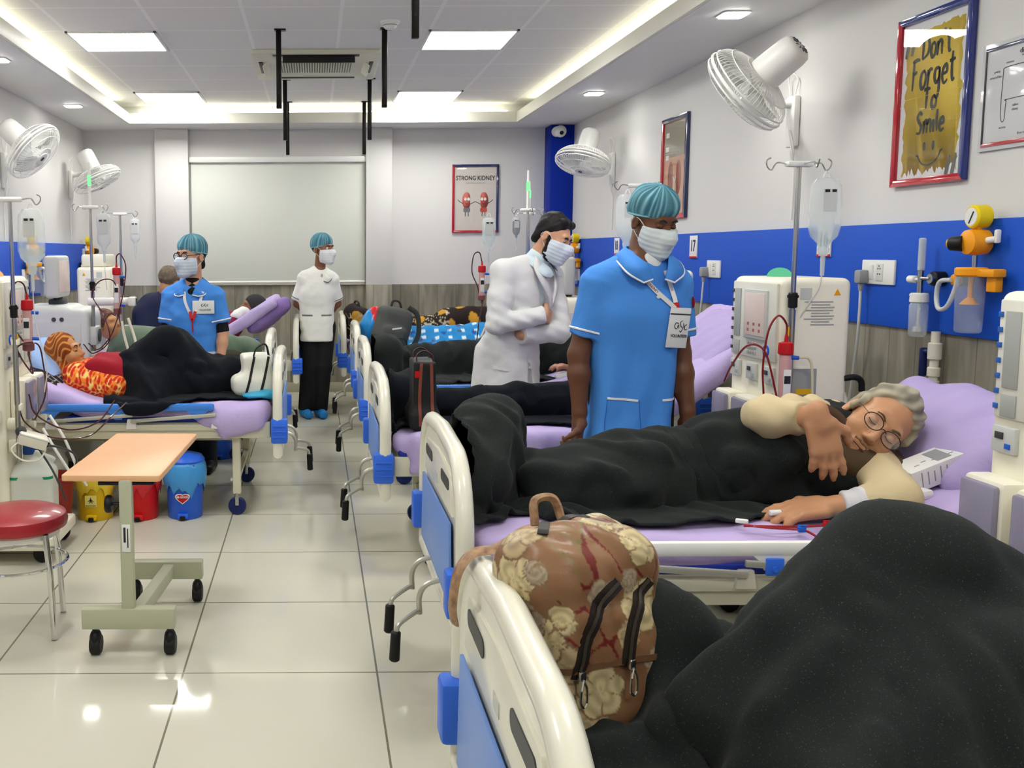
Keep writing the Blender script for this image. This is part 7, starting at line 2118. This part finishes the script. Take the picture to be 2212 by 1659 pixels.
blanket('black blanket over the raised knees of the patient in an orange headscarf', -1.14, -.36, 5.22, 6.03, .64,
        [((-1.08, 5.54, .73), (-.87, 5.55, .925), .12, .09), ((-.87, 5.55, .925), (-.64, 5.55, .70), .09, .08), ((-1.08, 5.70, .73), (-.86, 5.69, .91), .12, .09), ((-.86, 5.69, .91), (-.58, 5.68, .70), .09, .08), ((-.68, 5.5, .70), (-.48, 5.58, .74), .09, .09), ((-.62, 5.72, .72), (-.5, 5.7, .74), .10, .09)],
        [bedbox(-2.2, -.25, 5.62), ((-1.55, 5.13, .45), (-.5, 5.165, .632))], M_woolb, 1.17, (96, 96), 110, 7, wr=.012, edge=lambda u: -.30 * np.exp(-((u - .30) / .11) ** 2),
        ridges=folds_of(-1.1, -.45, 5.5, 5.22, .80, .66, 6, 8, .04, .12) + [((-.9, 5.5, .95), (-.72, 5.3, .70), .03, .03), ((-.75, 5.5, .82), (-.5, 5.4, .76), .03, .04)])
blanket('dark blanket bunched at the foot of the bed with the shopping bag', .36, 1.25, 4.36, 5.1, .64,
        [((.42, 4.72, .72), (.5, 4.85, .74), .12, .11), ((.5, 4.7, .69), (1.3, 4.7, .70), .07, .10), ((.9, 4.78, .69), (1.2, 4.75, .69), .07, .07)], [bedbox(.4, 1.3, 4.7)], M_woolb, 1.22, (96, 72), 110, 9, wr=.010, pin=(0, slice(None)),
        ridges=folds_of(.6, 1.2, 4.65, 4.36, .76, .655, 6, 5, .034, .12) + [((.6, 4.6, .77), (1.2, 4.62, .78), .02, .03)])
blanket('dark green-black blanket over the patient behind the doctor', .38, 1.74, 5.86, 6.72, .64,
        [((1.72, 6.3, .77), (1.2, 6.33, .75), .16, .15), ((1.2, 6.31, .73), (.5, 6.33, .71), .13, .10), ((.47, 6.2, .78), (.47, 6.45, .80), .10, .10)], [bedbox(.35, 1.9, 6.3)], M_wool, 1.15, (110, 70), 100, 11, wr=.009, pin=(0, slice(None)),
        ridges=folds_of(.55, 1.6, 6.25, 5.93, .78, .655, 8, 11, .034))
def quilt(V):
    b_ = np.repeat(np.array(lin((28, 128, 192))[:3])[None], len(V), 0)
    u, v = V[:, 0] * 60, (V[:, 1] * .8 + V[:, 2]) * 60
    d = (np.sin(u) > .55) & (np.sin(v) > .35)
    pk = np.sin(u / 5.2 + 1) * np.sin(v / 4.1) > .55
    b_[d] = lin((206, 222, 230))[:3]
    b_[pk & (np.sin(u * 1.0 + 1.5) > .4) & (np.sin(v + 1.3) > .1)] = lin((84, 66, 96))[:3]
    b_[(np.sin(u / 2.3) * np.sin(v / 2.9) < -.86)] = lin((22, 74, 150))[:3]
    return b_
blanket('bright blue patterned quilt on the bed behind the doctor', .72, 1.75, 7.27, 8.1, .60,
        [((1.6, 7.72, .75), (1.15, 7.74, .72), .14, .12), ((1.15, 7.72, .72), (.75, 7.74, .74), .12, .10)], [bedbox(.4, 1.9, 7.76)], mat('quilt_print', (30, 120, 190), rough=.8, attr=True), 1.12, (190, 150), 60, 13, wr=.007, colfn=quilt, name='quilt', cat='quilt')
def shawl(V):
    b_ = np.repeat(np.array(lin((34, 22, 20))[:3])[None], len(V), 0)
    k = np.abs(vnoise((V[:, 0], V[:, 1], V[:, 2]), 91, 75)) < .16
    b_[k & (V[:, 0] > .62) & (V[:, 0] < 1.25)] = lin((196, 180, 150))[:3]
    b_[(vnoise(V.T, 92, 30) > .75)] = lin((190, 140, 40))[:3]
    return b_
blanket('brown blanket with cream pattern over the patient on the farthest right bed', .42, 1.85, 8.62, 9.45, .62,
        [((1.7, 9.0, .78), (1.25, 9.0, .76), .15, .15), ((1.25, 9.0, .74), (.6, 9.0, .72), .12, .09)], [bedbox(.35, 1.9, 9.05)], mat('brown_print', (40, 26, 24), rough=.9, attr=True), 1.15, (170, 110), 55, 15, wr=.008, colfn=shawl)
blanket('grey-green blanket over the patient behind the grey machine', -1.52, -.40, 6.60, 7.4, .62,
        [((-1.35, 7.0, .78), (-.95, 7.0, .74), .14, .13), ((-.95, 7.0, .73), (-.5, 7.0, .71), .12, .10)], [bedbox(-2.2, -.4, 7.0)], mat('blanket_sage', (92, 108, 88), rough=.9, sheen=.2), 1.2, (66, 56), 90, 17)
blanket('grey blanket over the legs of the patient in the maroon jumper', -1.75, -.95, 8.25, 8.95, .62,
        [((-1.0, 8.55, .73), (-1.7, 8.55, .69), .13, .09)], [bedbox(-2.1, -.7, 8.6)], mat('blanket_grey', (86, 84, 82), rough=.9), 1.15, (56, 44), 80, 19)
# ---------------------------------------------------------------- bags and small things
def floral(V):
    """large pale roses and sprays on bronze satin"""
    q = np.random.default_rng(12)
    b_ = np.repeat(np.array(lin((138, 101, 72))[:3])[None], len(V), 0)
    u = np.stack([V[:, 0] * .8 + V[:, 1] * .75, V[:, 2], V[:, 0] * .6 - V[:, 1] * .8], 1)
    sp = np.abs(vnoise(u.T * np.array([[1.0], [.8], [1.0]]), 5, 70)); rg = vnoise(u.T, 6, 16)
    b_[(sp < .12) & (rg > -.15)] = lin((112, 40, 34))[:3]
    b_[(sp > .1) & (sp < .2) & (vnoise(u.T, 9, 20) > .55)] = lin((120, 112, 66))[:3]
    cs = []
    while len(cs) < 70:
        c = V[q.integers(len(V))]
        if all(np.linalg.norm(c - e) > .04 for e in cs) or q.random() < .02: cs.append(c)
    for i, c in enumerate(cs):
        if i % 4 == 3: continue
        d = V - c; r = np.linalg.norm(d, axis=1); R = q.uniform(.022, .05)
        a = np.arctan2(d[:, 2], d[:, 0] * .8 + d[:, 1] * .6) + q.random() * 6
        lobes = R * (.80 + .2 * np.abs(np.sin(2.5 * a)))
        inn = r < lobes
        tone = np.array(lin(((208, 190, 146), (190, 168, 130), (176, 158, 134))[i % 3])[:3])
        ring = np.sin(r / R * 13 + 2.2 * np.sin(a * 2.5)) * .5 + .5
        b_[inn] = (tone[None] * (.66 + .36 * ring[:, None]))[inn]
        b_[inn & (r > lobes * .91)] = lin((126, 98, 70))[:3]
        b_[inn & (np.abs(np.sin(2.5 * a)) < .10) & (r > R * .35)] = lin((138, 110, 80))[:3]
    return b_
t = thing('backpack', 'bronze satin backpack with large pale roses and zips on the near bed', 'bag', (.445, 1.615, .645), math.radians(24))
S_ = SDF().box((0, .0, .165), (.125, .08, .165), rd=.045, k=0).ell((0, 0, .25), (.118, .085, .085), k=.05)
S_.box((0, -.075, .12), (.105, .04, .115), rd=.035, k=.012).box((.0, -.055, .25), (.105, .035, .07), rd=.03, k=.015)
S_.disp(lambda X, Y, Z: .006 * vnoise((X, Y, Z), 81, 30) + .003 * vnoise((X, Y, Z), 82, 75) + .0022 * np.cos(np.maximum(0, np.abs(X) - .02) * 0 + Z * 60))
bp = S_.build('pack', mat('bag_satin', (150, 105, 70), rough=.36, attr=True, bump=.2, bscale=40), t, res=.0036, colfn=floral)
zipm = mat('zip_brown', (38, 30, 26), rough=.5)
for pts in ([(-.075, -.2, .15), (-.062, -.2, .215), (-.028, -.2, .275), (.01, -.2, .30)], [(.015, -.2, .155), (.03, -.2, .215), (.06, -.2, .27), (.085, -.2, .295)]):
    r_, P = ribbon(S_, pts, (0, 1, -.35), .024, .004); z_ = r_.build('zip', zipm, bp)
    r_, P2 = ribbon(S_, pts, (0, 1, -.35), .006, .0065); r_.build('zip_teeth', mat('zip_teeth', (92, 84, 74), rough=.3, metal=.6), bp)
    p = P[2]
    MB().box(p + Vector((0, -.008, .0)), (.012, .008, .016), bev=.002).tube([p + Vector((0, -.012, -.006)), p + Vector((-.005, -.014, -.02)), p + Vector((-.006, -.014, -.042)), p + Vector((0, -.014, -.05)), p + Vector((.006, -.014, -.042)), p + Vector((.005, -.014, -.02)), p + Vector((0, -.012, -.006))], .0022, 6).build('zip_pull', M_chrome, bp)
r_, P = ribbon(S_, [(-.1, -.2, .145), (0, -.2, .15), (.1, -.2, .145)], (0, 1, -.15), .01, .003); r_.build('pocket_flap_seam', mat('seam_bronze', (104, 72, 48), rough=.5), bp)
r_, P = ribbon(S_, [(.4, -.05, .12), (.4, .0, .125), (.4, .05, .12)], (-1, 0, 0), .02, .004); r_.build('side_strap', zipm, bp)
r_, P = ribbon(S_, [(-.4, .02, .02), (-.4, .015, .12), (-.4, .01, .25)], (1, 0, 0), .008, .003); r_.build('side_piping', mat('seam_bronze', (0, 0, 0)), bp)
r_, P = ribbon(S_, [(-.09, -.03, .6), (-.03, .03, .6), (.06, .04, .6)], (0, .0, -1), .018, .004); r_.build('top_zip', zipm, bp)
sm = mat('strap_print', (176, 142, 108), rough=.5, noise=.8, nscale=60, col2=(120, 86, 60))
o_ = MB().tube([(.42, 1.74, .945), (.38, 1.73, .935), (.335, 1.73, .905), (.29, 1.73, .895), (.262, 1.725, .86), (.252, 1.72, .80), (.256, 1.72, .765)], .02, 8, flat=(.22, 1)).build('shoulder_strap', sm, t)
o_.matrix_parent_inverse = t.matrix_basis.inverted()
MB().tube([(-.03, .07, .32), (-.02, .085, .36), (.02, .085, .36), (.03, .07, .32)], .008, 6).build('grab_handle', sm, t)

t = thing('shopping_bag', 'tall black shopping bag with brown stripes and red square on the third bed', 'bag', (.497, 4.36, .655), .0)
S_ = SDF().box((0, .06, .15), (.05, .12, .15), rd=.008, k=0).box((0, .06, .03), (.06, .125, .03), rd=.012, k=.06)
S_.disp(lambda X, Y, Z: .004 * vnoise((X, Y, Z), 83, 24))
S_.build('bag_body', mat('bag_black', (26, 25, 27), rough=.6), t, res=.007)
for x in (-.022, .034): r_, _ = ribbon(S_, [(x, -.4, .01), (x - .003, -.4, .15), (x * .8, -.4, .295)], (0, 1, 0), .014, .003); r_.build('brown_stripe', mat('stripe_brown', (126, 66, 50), rough=.6), t)
r_, _ = ribbon(S_, [(-.036, -.4, .23), (-.036, -.4, .26)], (0, 1, 0), .022, .004); r_.build('red_square', M_red, t)
for y in (-.02, .13): MB().tube([(-.035, y, .29), (-.033, y, .33), (0, y + .01, .345), (.035, y, .325), (.04, y, .29)], .011, 8, flat=(1, .3)).build('handle', mat('handle_maroon', (74, 40, 40), rough=.6), t)

t = thing('tote_bag', 'white shopping tote with black straps at the foot of the near left bed', 'bag', (-.335, 5.40, .66), .15)
S_ = SDF().box((0, 0, .11), (.085, .10, .11), rd=.02, k=0).box((-.02, 0, .05), (.11, .11, .05), rd=.03, k=.05)
S_.disp(lambda X, Y, Z: .008 * vnoise((X, Y, Z), 84, 28))
S_.build('bag_body', mat('tote_white', (206, 206, 194), rough=.55, noise=.15, nscale=14), t, res=.008)
for x in (-.035, .045): r_, _ = ribbon(S_, [(x + .02, -.5, .215), (x + .0, -.5, .12), (x - .03, -.5, .01)], (0, 1, 0), .014, .004); r_.build('strap', mat('strap_black', (24, 24, 24), rough=.7), t)
MB().tube([(-.02, -.09, .21), (.0, -.08, .26), (.05, -.07, .28), (.07, -.07, .21)], .012, 8, flat=(1, .4)).build('strap_loop', mat('strap_black', (0, 0, 0)), t)
t = thing('carrier_bag', 'teal plastic carrier bag squashed under the white tote', 'bag', (-.31, 5.30, .645))
S_ = SDF().ell((0, 0, .02), (.10, .085, .022), k=0).ell((.05, -.02, .025), (.05, .05, .025), k=.02).disp(lambda X, Y, Z: .005 * vnoise((X, Y, Z), 85, 60))
S_.build('bag_film', mat('carrier_teal', (60, 168, 206), rough=.25), t, res=.006)

t = thing('backpack', 'dark grey backpack on the bed with the blue patterned quilt', 'bag', (.60, 7.55, .655), .35)
S_ = SDF().box((0, 0, .18), (.14, .09, .18), (0, .25, 0), rd=.06, k=0).box((-.03, -.08, .12), (.10, .05, .1), (0, .25, 0), rd=.04, k=.02).disp(lambda X, Y, Z: .007 * vnoise((X, Y, Z), 86, 24))
S_.build('pack', mat('pack_grey', (74, 76, 74), rough=.75), t, res=.01)
MB().tube([(.12, -.07, .36), (.17, -.12, .30), (.175, -.13, .15), (.12, -.11, .03)], .02, 8, flat=(1, .35)).build('shoulder_strap', mat('pack_dark', (48, 50, 50), rough=.8), t)
MB().tube([(.0, .0, .37), (.02, .0, .41), (.07, .0, .40), (.09, .0, .35)], .009, 6).build('grab_handle', mat('pack_dark', (0, 0, 0)), t)
r_, _ = ribbon(S_, [(-.05, -.5, .2), (.04, -.5, .205)], (0, 1, 0), .012, .004); r_.build('reflective_strip', M_paper, t)
MB().tube([(-.1, -.15, .12), (-.02, -.17, .08), (.06, -.15, .06), (.04, -.17, .12), (-.06, -.17, .13)], .004, 6).build('drawcord', M_black, t)
t = thing('carrier_bag', 'blue and red plastic bag behind the grey backpack', 'bag', (.46, 7.82, .66))
S_ = SDF().ell((0, 0, .15), (.085, .09, .16), k=0).ell((.03, 0, .29), (.05, .05, .07), k=.04).disp(lambda X, Y, Z: .012 * vnoise((X, Y, Z), 87, 36))
S_.build('bag_film', mat('carrier_print', (30, 130, 200), rough=.3, attr=True), t, res=.009, colfn=cols_of((34, 132, 200), (lambda V: V[:, 0] + .3 * V[:, 2] > .09, (206, 40, 46))))
t = thing('holdall', 'dark brown bag with cream swirls at the foot of the farthest right bed', 'bag', (.385, 8.80, .655), .2)
S_ = SDF().box((0, 0, .14), (.10, .16, .14), rd=.06, k=0).ell((-.02, 0, .25), (.08, .12, .07), k=.05).disp(lambda X, Y, Z: .008 * vnoise((X, Y, Z), 88, 22))
S_.build('bag_body', mat('brown_swirl', (40, 28, 24), rough=.8, attr=True), t, res=.007, colfn=lambda V: np.where((np.abs(vnoise(V.T, 93, 60)) < .14)[:, None] & (V[:, 2] < .24)[:, None], np.array(lin((190, 174, 140))[:3])[None], np.where((vnoise(V.T, 94, 24) > .5)[:, None], np.array(lin((190, 142, 44))[:3])[None], np.array(lin((36, 24, 20))[:3])[None])))
MB().tube([(0, -.1, .28), (0, -.06, .34), (0, .06, .34), (0, .1, .28)], .01, 6).build('handle', M_black, t)

# carton and small things on the bed of the patient in glasses
t = thing('carton', 'white medicine carton tilted on the bed beside the lilac pillow', 'box', (1.86, 2.87, .785), 0, None, (.12, -.30, .18))
MB().box((0, 0, 0), (.19, .085, .07), bev=.002).build('carton_body', M_paper, t)
pr = MB()
for k in range(7): pr.box((-.06 + .022 * k, -.043, 0), (.003, .0012, .05 - .008 * (k % 3)), bev=0)
for k in range(5): pr.box((-.05 + .03 * k, -.015 + .008 * (k % 2), .0355), (.016, .003, .001), bev=0)
pr.box((.035, .0, .0355), (.05, .06, .001), bev=0)
pr.build('print', mat('print_grey', (150, 150, 152), rough=.7), t)
t = thing('bandage_roll', 'white cloth pad lying under the carton edge', 'bandage', (1.765, 2.83, .72))
MB().box((0, 0, 0), (.13, .1, .03), rot=(0, -.1, .2), bev=.012).build('pad', M_paper, t)
tubing('blood_line', 'red blood lines with red and blue clamps beside the hand on the bed', 'tubing', [[(1.24, 2.72, .655), (1.30, 2.715, .655), (1.38, 2.71, .655), (1.45, 2.71, .657), (1.53, 2.72, .66), (1.6, 2.75, .67)], [(1.245, 2.73, .655), (1.30, 2.70, .655), (1.36, 2.685, .655), (1.40, 2.67, .652), (1.44, 2.63, .62), (1.47, 2.60, .57), (1.5, 2.58, .5)]], mat('red_line', (150, 24, 34), rough=.2, coat=.5), .0035, 'blood tubing')
for c, m, lb in (((1.475, 2.708, .66), M_red, 'small red clamp on the blood line beside the hand'), ((1.385, 2.675, .657), M_bluep, 'small blue clamp on the blood line at the bed edge')):
    t = thing('line_clamp', lb, 'clamp', c)
    MB().box((0, 0, 0), (.022, .012, .016), bev=.003).box((.0, .008, .006), (.012, .016, .008), bev=.002).build('clamp_body', m, t)
    MB().box((.004, 0, .011), (.018, .008, .004), bev=.001).build('lever', m, t)
t = thing('line_label', 'white tag on the blood lines at the edge of the blanket', 'tag', (1.245, 2.745, .662))
MB().box((0, 0, 0), (.035, .016, .012), rot=(0, 0, -.5), bev=.003).build('tag_body', M_paper, t)
t = thing('needle_pad', 'blue absorbent pad under the resting hand', 'pad', (1.60, 2.73, .651))
MB().box((0, 0, 0), (.19, .11, .006), rot=(0, 0, .25), bev=.002).build('pad_sheet', mat('pad_blue', (70, 150, 222), rough=.7), t)
t = thing('pen', 'blue and white capped tube held in the resting hand', 'pen', (1.385, 2.80, .672), 0, None, (0, PI / 2, .1))
MB().cyl((0, 0, -.03), (0, 0, .05), .007, seg=12).build('barrel', M_bluep, t)
MB().cyl((0, 0, -.035), (0, 0, -.0), .009, seg=12, bev=.002).build('cap', M_wplastic, t)

t = thing('pedal_bin', 'white bin with round blue lid on the floor between the two nearest beds', 'bin', (.80, 2.32, 0), 0, 'coloured pedal bins')
MB().lathe([(.11, 0), (.115, .006), (.135, .38), (.14, .385)], 32).build('bucket', mat('bin_lilac_white', (206, 204, 220), rough=.4), t)
MB().lathe([(.15, .385), (.152, .40), (.13, .44), (.07, .465), (.001, .47)], 32).build('lid', mat('lid_blue', (36, 86, 204), rough=.2), t)
MB().box((0, -.125, .02), (.05, .03, .025), bev=.005).build('pedal', M_black, t)
